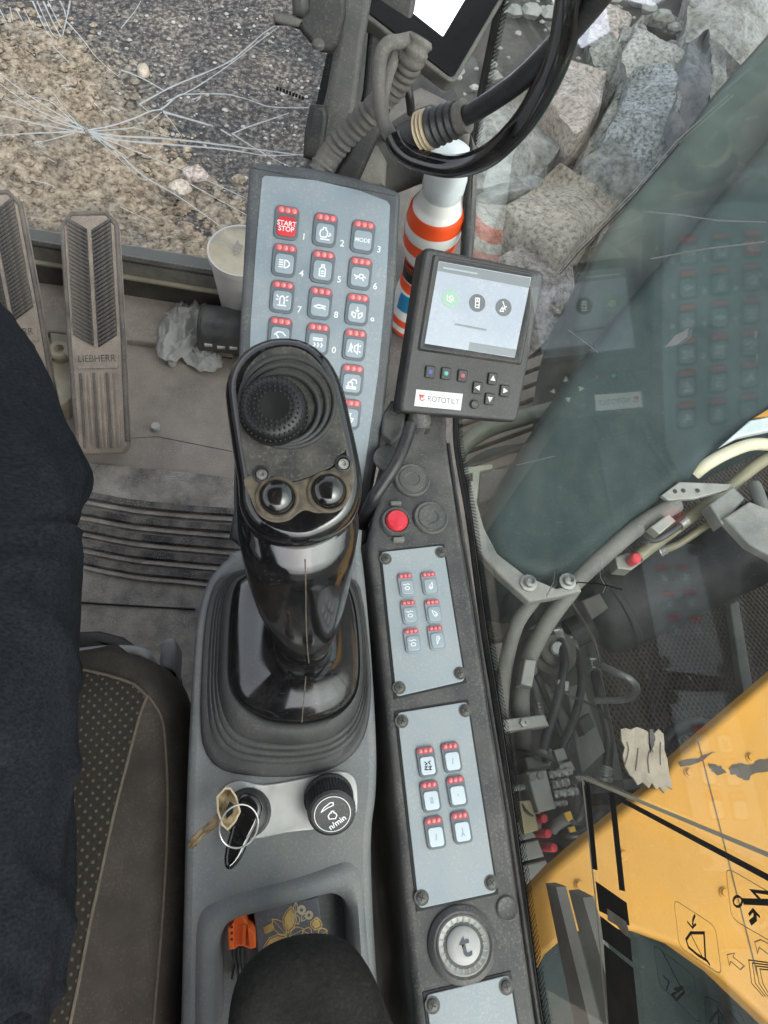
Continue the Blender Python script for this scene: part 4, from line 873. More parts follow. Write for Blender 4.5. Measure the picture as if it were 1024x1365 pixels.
# windscreen with cracks
t = thing('windscreen', 'badly cracked front windscreen above the floor', 'windscreen', frame=FS)
mb = MB(); mb.add([(-0.75, 0.02, 0), (0.415, 0.02, 0), (0.415, 1.25, 0), (-0.75, 1.25, 0)], [(0, 1, 2, 3)]); obj('glass', mb, 'windscreen_glass', t, smooth=0)
CR = [
 ([(112,172),(70,160),(30,140),(0,128)], 1.3), ([(112,172),(60,150),(40,138),(0,110)], 1.6), ([(114,170),(80,152),(30,120),(0,96)], 1.5), ([(114,176),(60,166),(20,157),(0,153)], 1.6), ([(112,174),(55,176),(0,179)], 1.5),
 ([(108,170),(86,150),(66,133),(40,128)], 1.1), ([(112,172),(92,150),(73,124)], 0.9), ([(100,176),(64,186),(46,189),(58,194),(62,192)], 1.0),
 ([(118,172),(150,166),(180,156),(200,147),(217,143),(238,126),(258,124),(300,124),(330,131),(362,141),(412,142)], 1.4), ([(120,174),(170,170),(184,170),(228,182)], 1.2),
 ([(120,175),(160,180),(230,184),(330,196),(405,206)], 2.0), ([(122,178),(160,186),(230,192),(300,198),(352,206),(380,206),(405,205)], 1.8),
 ([(124,178),(150,188),(200,208),(258,231)], 1.8), ([(124,180),(150,194),(190,232),(240,262),(302,306)], 2.0), ([(128,182),(148,200),(180,230),(190,238),(202,238)], 1.1), ([(140,190),(165,205),(175,214)], 1.0),
 ([(268,235),(300,250),(330,264)], 1.4), ([(250,242),(290,264),(330,286)], 1.4), ([(186,138),(230,114),(300,84),(330,62),(350,44),(372,30)], 1.2), ([(222,134),(260,116),(310,82),(340,58),(372,34)], 0.9),
 ([(162,92),(174,96),(196,106),(220,120)], 1.5), ([(187,137),(199,148)], 1.2), ([(218,148),(250,157),(284,167)], 2.2), ([(218,148),(232,166),(243,182)], 0.9), ([(199,162),(216,148)], 0.9),
 ([(310,177),(330,168),(360,158),(386,149)], 1.5), ([(310,177),(340,196),(372,214),(392,222)], 1.4), ([(295,172),(308,180)], 2.2), ([(256,132),(268,128),(262,134)], 0.9),
 ([(88,26),(110,50),(130,76),(160,102)], 1.0), ([(68,58),(92,82)], 1.0), ([(88,100),(98,112)], 0.8), ([(42,239),(60,243),(74,248)], 1.2), ([(160,274),(180,284),(205,296)], 1.0), ([(64,210),(76,216)], 1.0), ([(148,141),(160,146)], 1.6), ([(138,148),(146,156)], 1.2), ([(126,136),(136,147)], 0.9),
 ([(0,10),(10,30)], 0.8), ([(14,8),(18,28)], 0.8), ([(22,10),(34,32)], 0.9), ([(32,10),(46,38)], 0.9),
 ([(44,0),(60,36),(72,52)], 1.2), ([(50,0),(68,40),(78,50)], 0.9), ([(58,0),(72,30),(82,48)], 1.3), ([(64,0),(78,28),(85,40)], 1.0), ([(94,0),(90,20),(84,46)], 1.2), ([(80,0),(86,12),(88,22)], 1.0), ([(162,36),(180,14),(188,0)], 0.5),
 ([(82,113),(92,113)], 1.6), ([(88,118),(96,116)], 1.2), ([(166,171),(180,168)], 1.2), ([(184,163),(192,162)], 1.2),
]
rc = random.Random(5)
for pts, w in CR:
    P = cr([Vector(FS.px(u, v)) for u, v in pts], 4) if len(pts) > 2 else [Vector(FS.px(u, v)) for u, v in pts]
    n_ = len(P) - 1; wd = w * 0.0018; mb = MB(); lf, rt = [], []
    for i, p in enumerate(P):
        d = (P[min(i + 1, n_)] - P[max(i - 1, 0)]).normalized(); q = Vector((-d.y, d.x)); ww = wd * (1 - 0.5 * i / max(1, n_)) * rc.uniform(0.75, 1.25)
        lf.append((p.x + q.x * ww / 2, p.y + q.y * ww / 2)); rt.append((p.x - q.x * ww / 2, p.y - q.y * ww / 2))
    z = 0.0012 + rc.random() * 0.0012
    mb.add([(a, b, z) for a, b in lf] + [(a, b, z) for a, b in rt], [(i, i + 1, n_ + 2 + i, n_ + 1 + i) for i in range(n_)]); obj('crack', mb, 'crack_white', t, smooth=0)
mb = MB(); c0 = Vector(FS.px(117, 174))
for k in range(40):
    a = rc.uniform(0, 6.28); r = 0.012 * rc.random() ** 0.7 + 0.001; p = c0 + Vector((math.cos(a) * r * 1.6, math.sin(a) * r)); s_ = rc.uniform(.0008, .0022)
    mb.add([(p.x + s_ * math.cos(a + j * 2.1), p.y + s_ * math.sin(a + j * 2.1) * .7, 0.003 + k * 2e-5) for j in range(3)], [(0, 1, 2)])
obj('shattered_spot', mb, 'crack_white', t, smooth=0)
m = bpy.data.materials.new('frosted_edge'); m.use_nodes = True; MATS['frosted_edge'] = m; nt = m.node_tree; tr_ = node(nt, 'ShaderNodeBsdfTransparent'); mx = node(nt, 'ShaderNodeMixShader'); mx.inputs[0].default_value = 0.55
nt.nodes['Principled BSDF'].inputs['Base Color'].default_value = (0.27, 0.31, 0.33, 1); nt.nodes['Principled BSDF'].inputs['Roughness'].default_value = 0.8
nt.links.new(tr_.outputs[0], mx.inputs[1]); nt.links.new(nt.nodes['Principled BSDF'].outputs[0], mx.inputs[2]); nt.links.new(mx.outputs[0], nt.nodes['Material Output'].inputs[0])
mb = MB(); mb.add([(-0.7 + 0.0185 * i, 0.03, 0.0016) for i in range(60)] + [(-0.7 + 0.0185 * i, 0.056 + 0.006 * noise.noise(Vector((i * .3, 2, 0))), 0.0016) for i in range(60)], [(i, i + 1, 61 + i, 60 + i) for i in range(59)]); obj('dirt_band', mb, 'frosted_edge', t, smooth=0)
# small printed mark on the glass: a row of dark ticks
for k in range(9):
    u, v = 369 + k * 4.2, 114 + k * 1.6; P = FS.pxs([(u, v), (u + 3, v + 1), (u + 2.4, v + 6), (u - .6, v + 5)]); mb = MB(); mb.poly(P, 0.0015); obj('printed_mark', mb, 'rim_dark', t, smooth=0)
# seal strips and sill below the glass
mb = MB(); mb.box(-0.75, 0.42, -0.012, 0.024, -0.03, 0.012); obj('lower_seal', mb, 'seal_grey', t)
mb = MB(); mb.tube([(x / 200, 0.026, 0.007 + 0.0012 * (x % 2)) for x in range(-150, 84)], 0.006, 6); obj('ribbed_bead', mb, 'frame_dark', t, smooth=30)
mb = MB(); mb.box(-0.75, 0.42, -0.017, -0.0125, -0.03, 0.02); obj('seal_lip', mb, 'cream_paint', t)
mb = MB(); mb.box(-0.75, 0.45, -0.115, -0.0175, -0.04, 0.004); struct('front_sill', mb.xf(FS.mat()), 'frame_dark', 'dark sill under the windscreen')
# printed dots by the pillar
mb = MB()
for k in range(46):
    for r in range(4):
        p0 = Vector(FS.px(446, 70)); p1 = Vector(FS.px(430, 140)); p = p0.lerp(p1, k / 45) + Vector((0.0055 * r - 0.008 + (0.0027 if k % 2 else 0), 0)); rr = 0.0019
        if k % 1 == 0: mb.add([(p.x + rr * math.cos(j * 1.047), p.y + rr * math.sin(j * 1.047), 0.0013) for j in range(6)], [(0, 1, 2, 3, 4, 5)])
obj('printed_dots', mb, 'rim_dark', t, smooth=0, kind='stuff')

# floor with the ribbed mat
fl = MB(); fl.box(-0.75, 0.30, -0.75, 1.10, -0.06, 0.0)
FLOOR = struct('floor', fl, 'floor_plate', 'dusty brown cab floor with rubber mat')
mt = MB(); P = [atz(u, v, 0.0) for u, v in ((-80, 610), (330, 646))]
yb = 0.60
ol = [(-0.70, -0.7), (0.05, -0.7), (0.05, atz(310, 650, 0).y), (-0.70, atz(90, 622, 0).y + 0.05)]
mt.slab(ol, 0.0, 0.012, 0.003, 2); obj('rubber_mat', mt, 'mat_rubber', FLOOR)
def floor_rib(pts, w, h, mat='mat_ridge', name='mat_rib'):
    P = cr([atz(u, v, 0.013) for u, v in pts], 6); mb = MB(); rings = []
    for i, p in enumerate(P):
        d = (P[min(i + 1, len(P) - 1)] - P[max(i - 1, 0)]).normalized(); q = Vector((-d.y, d.x, 0)) * w / 2; j = 0.0016 * noise.noise(p * 40)
        rings.append([p - q + Vector((0, 0, -.003)), p - q * .7 + Vector((0, 0, h + j)), p + q * .7 + Vector((0, 0, h + j)), p + q + Vector((0, 0, -.003))])
    mb.loft(rings); obj(name, mb, mat, FLOOR, smooth=40)
for dv in (0, 22, 44, 66, 88):
    floor_rib([(30, 652 + dv * .85), (110, 660 + dv * 0.98), (180, 672 + dv), (250, 679 + dv), (330, 684 + dv * 1.04)], 0.017, 0.006)
for dv in (11, 33, 55, 77, 99):
    floor_rib([(30, 652 + dv * .85), (110, 660 + dv * 0.98), (180, 672 + dv), (250, 679 + dv), (330, 684 + dv * 1.04)], 0.007, 0.005, 'mat_rubber')
floor_rib([(30, 716), (110, 738 + 10), (180, 757), (250, 763), (330, 768)], 0.010, 0.004)
floor_rib([(60, 800), (150, 806), (260, 812)], 0.003, 0.002, 'rim_dark', 'seam')
# plates of the floor in front of the mat
def floor_seam(pts, w=0.004):
    P = [atz(u, v, 0.0006) for u, v in pts]; mb = MB(); mb.stroke([(p.x, p.y) for p in P], w, 0.0008); obj('seam', mb, 'frame_dark', FLOOR, smooth=0)
floor_seam([(160, 452), (225, 462), (310, 478)]); floor_seam([(150, 586), (210, 582), (310, 602)], 0.0012)
raised = MB(); P = [atz(u, v, 0.018) for u, v in ((30, 372), (310, 408), (310, 470), (140, 448), (30, 440))]
raised.slab([(p.x, p.y) for p in P], 0.0, 0.018, 0.006, 3); obj('front_step', raised, 'floor_plate', FLOOR)
# low wall under the side window, out of the console's way
w = MB(); w.box(XW - 0.012, XW + 0.02, -0.75, 0.98, -0.05, 0.16); struct('wall', w, 'frame_dark', 'dark lower cab wall under the side window')
for nm, u, v, r_, z, lb in (('metal_cap', 208, 571, 0.0085, 0.0, 'small round metal cap lying on bare floor'), ('metal_cap', 230, 486, 0.0085, 0.0, 'small round metal cap lying beside the crumpled bag')):
    mb = MB(); mb.lathe([(r_ * .9, 0), (r_, .002), (r_, .008), (r_ * .85, .0105), (r_ * .3, .0105), (.0003, .010)], 16)
    o = obj(nm, mb, 'sticker_white', loc=atz(u, v, z)); tag(o, lb, 'cap')
# ------------------------------------------------------------------ keys (shared by all keypads)
def glyph(kind):
    g = {
     'engine': [[(-.55,-.5),(-.7,-.1),(-.6,.35),(-.3,.5),(-.3,.75),(.1,.75),(.1,.5),(.35,.3),(.35,-.2),(.15,-.5),(-.55,-.5)], [(.5,-.35),(.8,-.1),(.6,.15)], [(-.6,-.78),(.7,-.78)]],
     'lamp': [[(.05,.5),(.05,-.5),(.4,-.45),(.7,-.15),(.7,.15),(.4,.45),(.05,.5)], [(-.15,.45),(-.75,.45)], [(-.15,.15),(-.75,.15)], [(-.15,-.15),(-.75,-.15)], [(-.15,-.45),(-.75,-.45)]],
     'can': [[(-.4,-.75),(-.4,.2),(-.15,.4),(.2,.4),(.4,.2),(.4,-.75),(-.4,-.75)], [(-.15,.4),(-.15,.75),(.2,.75),(.2,.4)], [(-.2,-.1),(.2,-.1)], [(-.2,-.4),(.2,-.4)]],
     'turtle': [[(-.85,.25),(-.6,.05),(-.2,.05),(0,.35),(.35,.35),(.6,.05),(.85,-.05)], [(-.2,.05),(.1,-.2),(.6,.05)], [(.3,-.1),(.6,-.5)], [(-.2,.05),(-.6,-.35)]],
     'beacon': [[(-.3,-.5),(-.3,.35),(-.1,.6),(.1,.6),(.3,.35),(.3,-.5)], [(-.6,-.65),(.6,-.65)], [(-.5,.4),(-.8,.7)], [(.5,.4),(.8,.7)], [(-.5,.1),(-.85,.1)], [(.5,.1),(.85,.1)]],
     'grease': [[(-.85,0),(-.2,.25),(.5,.15),(.85,.1)], [(-.85,0),(-.2,-.2),(.4,-.1),(.8,-.3)], [(.5,.15),(.4,-.1)]],
     'grab': [[(0,.85),(0,.15)], [(-.25,.4),(0,.15),(.25,.4)], [(-.75,.1),(-.7,-.4),(-.25,-.75)], [(.75,.1),(.7,-.4),(.25,-.75)], [(-.75,.1),(-.2,-.1),(-.25,-.75)], [(.75,.1),(.2,-.1),(.25,-.75)]],
     'heater': [[(-.7,.6),(.7,.6)], [(-.7,.35),(.7,.35)], [(-.5,0),(-.3,-.3),(-.5,-.6)], [(0,0),(.2,-.3),(0,-.6)], [(.5,0),(.7,-.3),(.5,-.6)]],
     'horn': [[(-.8,-.6),(-.55,.6),(-.3,.1),(-.55,-.2),(-.25,-.6)], [(0,-.3),(0,.3),(.5,.65),(.5,-.65),(0,-.3)], [(.7,.3),(.9,.5)], [(.7,-.3),(.9,-.5)]],
     'digger': [[(-.8,-.5),(.7,-.5)], [(-.5,-.5),(-.5,.1),(.1,.1),(.1,-.5)], [(-.3,.1),(.1,.6),(.6,.5),(.7,0)], [(-.8,-.75),(.7,-.75)]],
     'fan': [[(0,0),(-.3,.6),(.2,.6),(0,0),(.6,-.1),(.4,-.6),(0,0),(-.6,-.2),(-.5,.3),(0,0)]],
     'wiper': [[(-.8,.2),(-.3,.65),(.3,.65),(.8,.2)], [(.1,-.6),(-.5,.3)]],
     'rotl': [[(-.3,-.55),(-.5,-.2),(-.2,.1),(.2,.1),(.5,-.2),(.3,-.55),(-.3,-.55)], [(-.8,.7),(-.3,.5),(.2,.7),(.7,.5)]],
     'drop1': [[(.45,.8),(.1,.25),(-.3,-.1),(-.35,-.5),(0,-.75),(.35,-.45),(.45,.8)], [(-.1,-.25),(.1,-.25),(.1,-.45),(-.1,-.45),(-.1,-.25)]],
     'drop2': [[(-.45,.8),(.2,.35),(.6,0),(.5,-.45),(.05,-.6),(-.15,-.2),(-.45,.8)], [(.2,-.05),(.35,-.2),(.2,-.35)]],
     'drop3': [[(-.2,-.85),(-.1,.2),(0,.7),(.4,.8),(.6,.4),(.2,-.1),(-.2,-.85)], [(.2,.45),(.35,.3),(.2,.25)]],
     'mesh': [[(-.5,.7),(-.1,.3),(-.5,.1)], [(.6,.7),(.2,.5),(.5,.1)], [(-.6,-.2),(-.1,-.1),(-.6,-.6),(0,-.7)], [(.1,-.3),(.6,-.2),(.2,-.7),(.6,-.75)]],
     'tick': [[(.1,.5),(0,-.1),(-.1,-.5)]], 'pin': [[(-.1,.4),(.2,.4),(.2,-.4),(-.1,-.4),(-.1,.4)]], 'dot': [[(0,.2),(0,-.2)]], 'man': [[(-.3,-.7),(0,-.2),(.3,-.7)], [(0,-.2),(0,.6)]],
    }[kind]
    return g
def key_kit(prefix, W, H, ring_m, cap_m, led_m, strip_m):
    k = {}
    mb = MB(); mb.slab(rrect(0, 0, W, H, W * 0.24), 0, 0.0022, 0.0006, 2); k['ring'] = mesh_of('key', mb, ring_m)
    ch = H * 0.60
    mb = MB(); mb.slab(rrect(0, -H / 2 + W * 0.13 + ch / 2 - 0.0004, W * 0.76, ch - 0.0006, W * 0.16), 0.0018, 0.0034, 0.0006, 2); k['cap'] = mb
    k['cy'] = -H / 2 + W * 0.13 + ch / 2 - 0.0004; k['ch'] = ch
    mb = MB(); mb.slab(rrect(0, H / 2 - H * 0.135, W * 0.86, H * 0.20, W * 0.09), 0.0018, 0.0027, 0.0003, 1); k['strip'] = mesh_of('light_strip', mb, strip_m)
    mb = MB(); mb.lathe([(W * 0.105, 0.0), (W * 0.105, 0.0006), (W * 0.07, 0.0010), (0.0001, 0.0010)], 10); k['led'] = mesh_of('light', mb, led_m)
    k['W'], k['H'] = W, H; k['cap_m'] = cap_m; return k
def place_key(kit, parent, a, b, icon=None, cap_m=None, word=None, icon_m='white_print', rot=0.0, z=0.0):
    o = obj('key', kit['ring'], None, parent, loc=(a, b, z)); o.rotation_euler = (0, 0, rot)
    obj('key_cap', kit_cap(kit, cap_m or kit['cap_m']), None, o)
    obj('light_strip', kit['strip'], None, o)
    for i in (-1, 0, 1): obj('light', kit['led'], None, o, loc=(i * kit['W'] * 0.26, kit['H'] / 2 - kit['H'] * 0.135, 0.0027))
    if icon:
        mb = MB(); s_ = kit['W'] * 0.30
        for j, st in enumerate(glyph(icon)): mb.stroke([(x * s_, kit['cy'] + y * s_) for x, y in st], s_ * 0.17, 0.00355 + j * 2e-5)
        obj('symbol', mb, icon_m, o, smooth=0)
    if word: text(word, kit['W'] * (0.27 if len(word) > 6 else 0.23), 'white_print', o, (0, kit['cy'], 0.0036), name='lettering', bold=0.00008)
    return o
_caps = {}
def kit_cap(kit, m):
    if (id(kit), m) not in _caps: _caps[(id(kit), m)] = mesh_of('key_cap', kit['cap'], m)
    return _caps[(id(kit), m)]

# ------------------------------------------------------------------ main keypad on its post
ang = R(34)
FK = Frame(atz(425, 440, 0.565), (1, 0, 0), (0, math.cos(ang), math.sin(ang)))
FK = Frame(FK.o, FK.U + FK.V * 0.02, FK.V)
KP = thing('keypad_panel', 'upright blue-grey keypad panel with rows of lit keys behind the joystick', 'keypad', frame=FK)
outer = [(333,224),(340,217),(352,217),(420,224),(480,238),(526,253),(534,262),(533,290),(527,400),(516,520),(503,620),(490,690),(480,730),(320,730),(312,680),(313,600),(317,500),(322,400),(327,310)]
ol = FK.pxs(outer)
mb = MB(); mb.slab([(p.x, p.y) for p in cr([Vector(p) for p in ol], 3, True)], -0.030, 0.0, 0.005, 4); obj('housing', mb, 'keypad_frame', KP, smooth=45)
face = [(349,238),(353,234),(420,240),(480,254),(516,268),(520,274),(515,380),(504,500),(490,600),(478,680),(330,680),(330,560),(334,430),(341,330)]
mb = MB(); mb.slab(FK.pxs(face), -0.002, 0.0012, 0.0006, 1); obj('face_plate', mb, 'keypad_face', KP, smooth=45)
kp_px = {(0,0):(382,298),(0,1):(433,307),(0,2):(484,317),(1,0):(379,347),(1,1):(430,355),(1,2):(480,366),(2,0):(376,397),(2,1):(427,405),(2,2):(476,412),(3,1):(425,453),(3,2):(471,460),(4,2):(468,507),(5,2):(466,551)}
A_, B_ = [], []
import numpy as np
rows, rhs = [], []
for (r, c), (u, v) in kp_px.items():
    a, b = FK.px(u, v); rows.append([1, c, r]); rhs.append([a, b])
sol = np.linalg.lstsq(np.array(rows, float), np.array(rhs), rcond=None)[0]
def kpos(r, c): q = np.array([1, c, r]) @ sol; return float(q[0]), float(q[1])
krot = math.atan2(sol[1][1], sol[1][0]) * 0.5 + (math.atan2(-sol[2][1], -sol[2][0]) - math.pi / 2) * 0.5
kw = abs(sol[1][0]) * 0.635; kh = abs(sol[2][1]) * 0.90
KIT = key_kit('key', kw, kh, 'key_ring', 'key_cap', 'led', 'led_strip')
icons = [['', 'engine', ''], ['lamp', 'can', 'turtle'], ['beacon', 'grease', 'grab'], ['wiper', 'heater', 'horn'], ['fan', 'rotl', 'digger'], ['dot', 'can', 'fan']]
for r in range(6):
    for c in range(3):
        a, b = kpos(r, c); first = (r, c) == (0, 0)
        k = place_key(KIT, KP, a, b, icons[r][c] or None, 'key_red' if first else None, 'START\nSTOP' if first else ('MODE' if (r, c) == (0, 2) else None), rot=krot, z=0.0012)
        if first: k['label'] = 'red start stop key'
for s_, u, v in (('1',405,316),('2',456,325),('3',505,333),('4',402,365),('5',452,373),('6',500,382),('7',399,413),('8',448,420),('9',496,428),('0',445,467)):
    a, b = FK.px(u, v); text(s_, 0.0095, 'white_print', KP, (a, b, 0.0014), name='numeral', rot=krot, bold=0.0001)
# post under the panel
lo = FK.w(-0.03, -0.04, -0.03); mb = MB(); mb.tube([lo, Vector((lo.x, lo.y + 0.01, 0.30)), Vector((lo.x, lo.y + 0.01, 0.012))], 0.03, 16); inv = FK.mat().inverted(); mb.xf(inv); obj('post', mb, 'dark_trim', KP)

# ------------------------------------------------------------------ joystick console
ca = R(7)
FC = Frame((0, 0, 0.50), (1, 0, 0), (0, math.cos(ca), math.sin(ca)))
CON = thing('joystick_console', 'grey moulded console carrying the joystick, key switch and knob', 'console', frame=FC)
out_px = [(238,1500),(240,1365),(244,1200),(248,1050),(254,920),(260,840),(270,790),(284,762),(304,742),(322,730),(470,700),(482,730),(490,800),(498,900),(503,1000),(502,1060),(497,1100),(496,1150),(500,1250),(508,1365),(516,1500)]
outl = [(p.x, p.y) for p in cr([Vector(p) for p in FC.pxs(out_px)], 3, True)]
outl = ccw(outl)
hole_px = [(286,1500),(288,1365),(288,1300),(290,1265),(297,1240),(312,1226),(350,1215),(400,1202),(436,1192),(452,1194),(463,1206),(469,1235),(476,1365),(484,1500)]
rim_px = [(258,1520),(260,1365),(261,1270),(264,1228),(276,1208),(310,1194),(360,1180),(410,1166),(455,1150),(470,1152),(482,1170),(488,1235),(498,1365),(506,1520)]
cen = FC.px(378, 1370)
hole = polar([tuple(p) for p in cr([Vector(p) for p in FC.pxs(hole_px)], 3, True)], 160, cen)
rim = polar([tuple(p) for p in cr([Vector(p) for p in FC.pxs(rim_px)], 3, True)], 160, cen)
mid = [((a[0] + b[0]) / 2, (a[1] + b[1]) / 2) for a, b in zip(hole, rim)]
ins = inset(outl, 0.008)
mb = plate_hole(ins, [rim], 0.0)
mb.loft([[(a, b, -0.22) for a, b in outl], [(a, b, -0.008) for a, b in outl], [(a, b, -0.004) for a, b in inset(outl, 0.0015)], [(a, b, -0.001) for a, b in inset(outl, 0.004)], [(a, b, 0.0) for a, b in ins]], False, False)
obj('body', mb, 'console_grey', CON, smooth=40)
mb = MB(); mid2 = [(a[0] * .75 + b[0] * .25, a[1] * .75 + b[1] * .25) for a, b in zip(hole, rim)]; mid3 = [(a[0] * .2 + b[0] * .8, a[1] * .2 + b[1] * .8) for a, b in zip(hole, rim)]
mb.loft([[(a, b, 0.0) for a, b in rim], [(a, b, 0.004) for a, b in mid3], [(a, b, 0.0055) for a, b in mid], [(a, b, 0.003) for a, b in mid2], [(a, b, -0.002) for a, b in hole], [(a, b, -0.045) for a, b in inset(hole, 0.003)]], False, True)
obj('storage_tray', mb, 'console_grey', CON, smooth=50)
# bellows boot
def lp(px_, n=72, c=None, h=0.0): return polar([tuple(p) for p in cr([Vector(p) for p in FC.pxs(px_, h)], 3, True)], n, c)
bo = [(300,768),(284,786),(274,830),(269,900),(268,965),(274,1002),(296,1026),(345,1035),(400,1034),(448,1022),(478,996),(492,955),(494,900),(489,840),(482,795),(470,772),(400,755),(340,757)]
sk = [(330,776),(316,790),(310,830),(308,880),(309,912),(322,938),(348,956),(380,963),(415,962),(445,952),(466,932),(474,905),(474,860),(469,815),(460,788),(448,774),(400,764),(360,766)]
cb = FC.px(392, 880); BO, SK = lp(bo, c=cb), lp(sk, c=cb)
def mixl(s_): return [(a[0] * (1 - s_) + b[0] * s_, a[1] * (1 - s_) + b[1] * s_) for a, b in zip(BO, SK)]
mb = MB(); prof = [(0.0, 0.0), (0.0, 0.003), (0.03, 0.005), (0.12, 0.006), (0.22, 0.0058), (0.25, 0.0072), (0.31, 0.0088), (0.355, 0.0084), (0.37, 0.0098), (0.43, 0.0115), (0.475, 0.0110), (0.49, 0.0125), (0.55, 0.0142), (0.595, 0.0138), (0.63, 0.017), (0.72, 0.0215), (0.82, 0.025), (0.92, 0.0262), (0.98, 0.0245), (1.03, 0.018)]
mb.loft([[(a, b, z) for a, b in mixl(s_)] for s_, z in prof], False, True); obj('bellows', mb, 'boot_rubber', CON, smooth=50)
# switch plate, worn bare round the key switch
pl = [(292,1066),(300,1048),(322,1040),(352,1046),(410,1036),(450,1028),(470,1034),(476,1056),(472,1090),(440,1102),(380,1110),(338,1118),(306,1110),(293,1090)]
mb = MB(); mb.slab([(p.x, p.y) for p in cr([Vector(p) for p in FC.pxs(pl)], 3, True)], 0, 0.0022, 0.001, 2); obj('switch_plate', mb, 'brushed_plate', CON, smooth=45)
kc = FC.px(330, 1083)
mb = MB(); mb.lathe([(0.021, 0.002), (0.021, 0.004), (0.0185, 0.005), (0.0185, 0.009), (0.0165, 0.0105), (0.0165, 0.015), (0.013, 0.017), (0.012, 0.017), (0.0002, 0.016)], 32, (kc[0], kc[1], 0)); obj('key_switch', mb, 'black_trim', CON, smooth=30)
# rotary knob, leaning back
kn = FC.px(438, 1062); KN = bpy.data.objects.new('rotary_knob', None)
mb = MB(); n_ = 88; ra = 0.0212
def kring(r, z, fl): return [((r - (fl if k % 2 else 0)) * math.cos(2 * math.pi * k / n_), (r - (fl if k % 2 else 0)) * math.sin(2 * math.pi * k / n_), z) for k in range(n_)]
mb.loft([kring(0.0225, 0, 0), kring(0.0225, 0.003, 0), kring(ra, 0.005, 0.0011), kring(ra, 0.027, 0.0011), kring(ra - 0.0006, 0.029, 0), kring(ra - 0.003, 0.0305, 0)])
K1 = obj('rotary_knob', mb, 'black_trim', CON, loc=(kn[0], kn[1], 0.002), smooth=25); K1.rotation_euler = (R(22), R(2), 0)
mb = MB(); mb.lathe([(0.0165, 0.0303), (0.0165, 0.0312), (0.0002, 0.0312)], 40); obj('knob_face', mb, 'display_body', K1)
mb = MB(); mb.stroke(circ(0, 0, 0.0157, 40), 0.0006, 0.0315, closed=True); obj('ring_line', mb, 'white_print', K1, smooth=0)
mb = MB(); mb.stroke([(-0.010, 0.0025), (-0.0075, 0.0065), (-0.002, 0.0105), (0.0005, 0.0105), (0.0005, 0.0080), (-0.0045, 0.0060), (-0.010, 0.0025)], 0.0009, 0.0316); obj('symbol', mb, 'white_print', K1, smooth=0)
mb = MB(); mb.stroke([(x * 0.0042, -0.0012 + y * 0.0042) for x, y in [(-.7,-.7),(-.9,0),(-.5,.6),(-.25,.6),(-.25,.95),(.25,.95),(.25,.6),(.6,.5),(.9,0),(.6,-.7),(-.7,-.7)]], 0.0009, 0.0316); obj('symbol', mb, 'white_print', K1, smooth=0)
text('n/min', 0.0074, 'white_print', K1, (0.0042, -0.0078, 0.0317), rot=R(33), bold=0.00012)

# ------------------------------------------------------------------ joystick
base = FC.w(cb[0], cb[1], 0.012)
J = thing('joystick', 'glossy black joystick with thumb dome and two push buttons', 'joystick', loc=base)
N = 72
def wring(loop, h): return [FC.w(a, b, h) for a, b in loop]
def scl(loop, s_, c): return [(c[0] + (a - c[0]) * s_, c[1] + (b - c[1]) * s_) for a, b in loop]
nk = FC.px(408, 862)
def tow(s_, e): # shrink towards the neck
    return [(a * (1 - e) + nk[0] * e + 0, b * (1 - e) + nk[1] * e) for a, b in SK]
rings = [wring(SK, 0.018), wring(SK, 0.026), wring(tow(0, 0.03), 0.0290), wring(tow(0, 0.10), 0.0335), wring(tow(0, 0.20), 0.0385), wring(tow(0, 0.32), 0.0440), wring(tow(0, 0.44), 0.0505), wring(tow(0, 0.54), 0.058), wring(tow(0, 0.61), 0.068), wring(tow(0, 0.65), 0.082)]
mb = MB(); mb.loft(rings, True, True); obj('skirt', rel(mb, base), 'gloss_black', J, smooth=60)
# grip
FH = Frame(atz(392, 590, 0.80), (1, 0.03, -0.02), (0, math.cos(R(-14)), math.sin(R(-14))))
FH = Frame(FH.o, (1, 0.02, 0), (0, math.cos(R(16)), math.sin(R(16))))
hd_px = [(299,525),(300,500),(311,474),(334,453),(368,442),(406,446),(436,466),(457,500),(469,545),(479,590),(486,630),(485,662),(472,692),(444,714),(405,727),(362,720),(333,700),(318,672),(316,640),(308,590)]
HD = polar([tuple(p) for p in cr([Vector(p) for p in FH.pxs(hd_px)], 4, True)], N, FH.px(392, 590))
hc = FH.px(392, 590)
def hring(ins_, h): return [FH.w(a, b, h) for a, b in inset(HD, ins_)]
def ering(u, v, z, hw, hd, sq=0.0):
    c = atz(u, v, z); s_ = (CAMZ - z) / 880.0
    return [Vector((c.x + hw * s_ * math.cos(2 * math.pi * k / N), c.y + hd * s_ * math.sin(2 * math.pi * k / N), z)) for k in range(N)]
G = [ering(409, 866, 0.575, 28, 22), ering(408, 856, 0.600, 31, 26), ering(405, 832, 0.630, 44, 36), ering(402, 800, 0.660, 57, 46), ering(400, 766, 0.688, 67, 54), ering(399, 732, 0.714, 75, 62), ering(398, 700, 0.736, 81, 70)]
H0 = hring(0.0006, -0.037); H1 = hring(0.0, -0.030)
# blend between the last ellipse and the head
bl = [[a.lerp(b, f_) for a, b in zip(G[-1], H0)] for f_ in (0.3, 0.6, 0.85)]
rings = G + bl + [H0, H1, hring(0.0, -0.016), hring(0.0008, -0.010), hring(0.0028, -0.0045), hring(0.006, -0.001), hring(0.010, 0.0005), hring(0.0135, -0.0005)]
mb = MB(); mb.loft(rings, True, True); obj('grip', rel(mb, base), 'gloss_black', J, smooth=65)
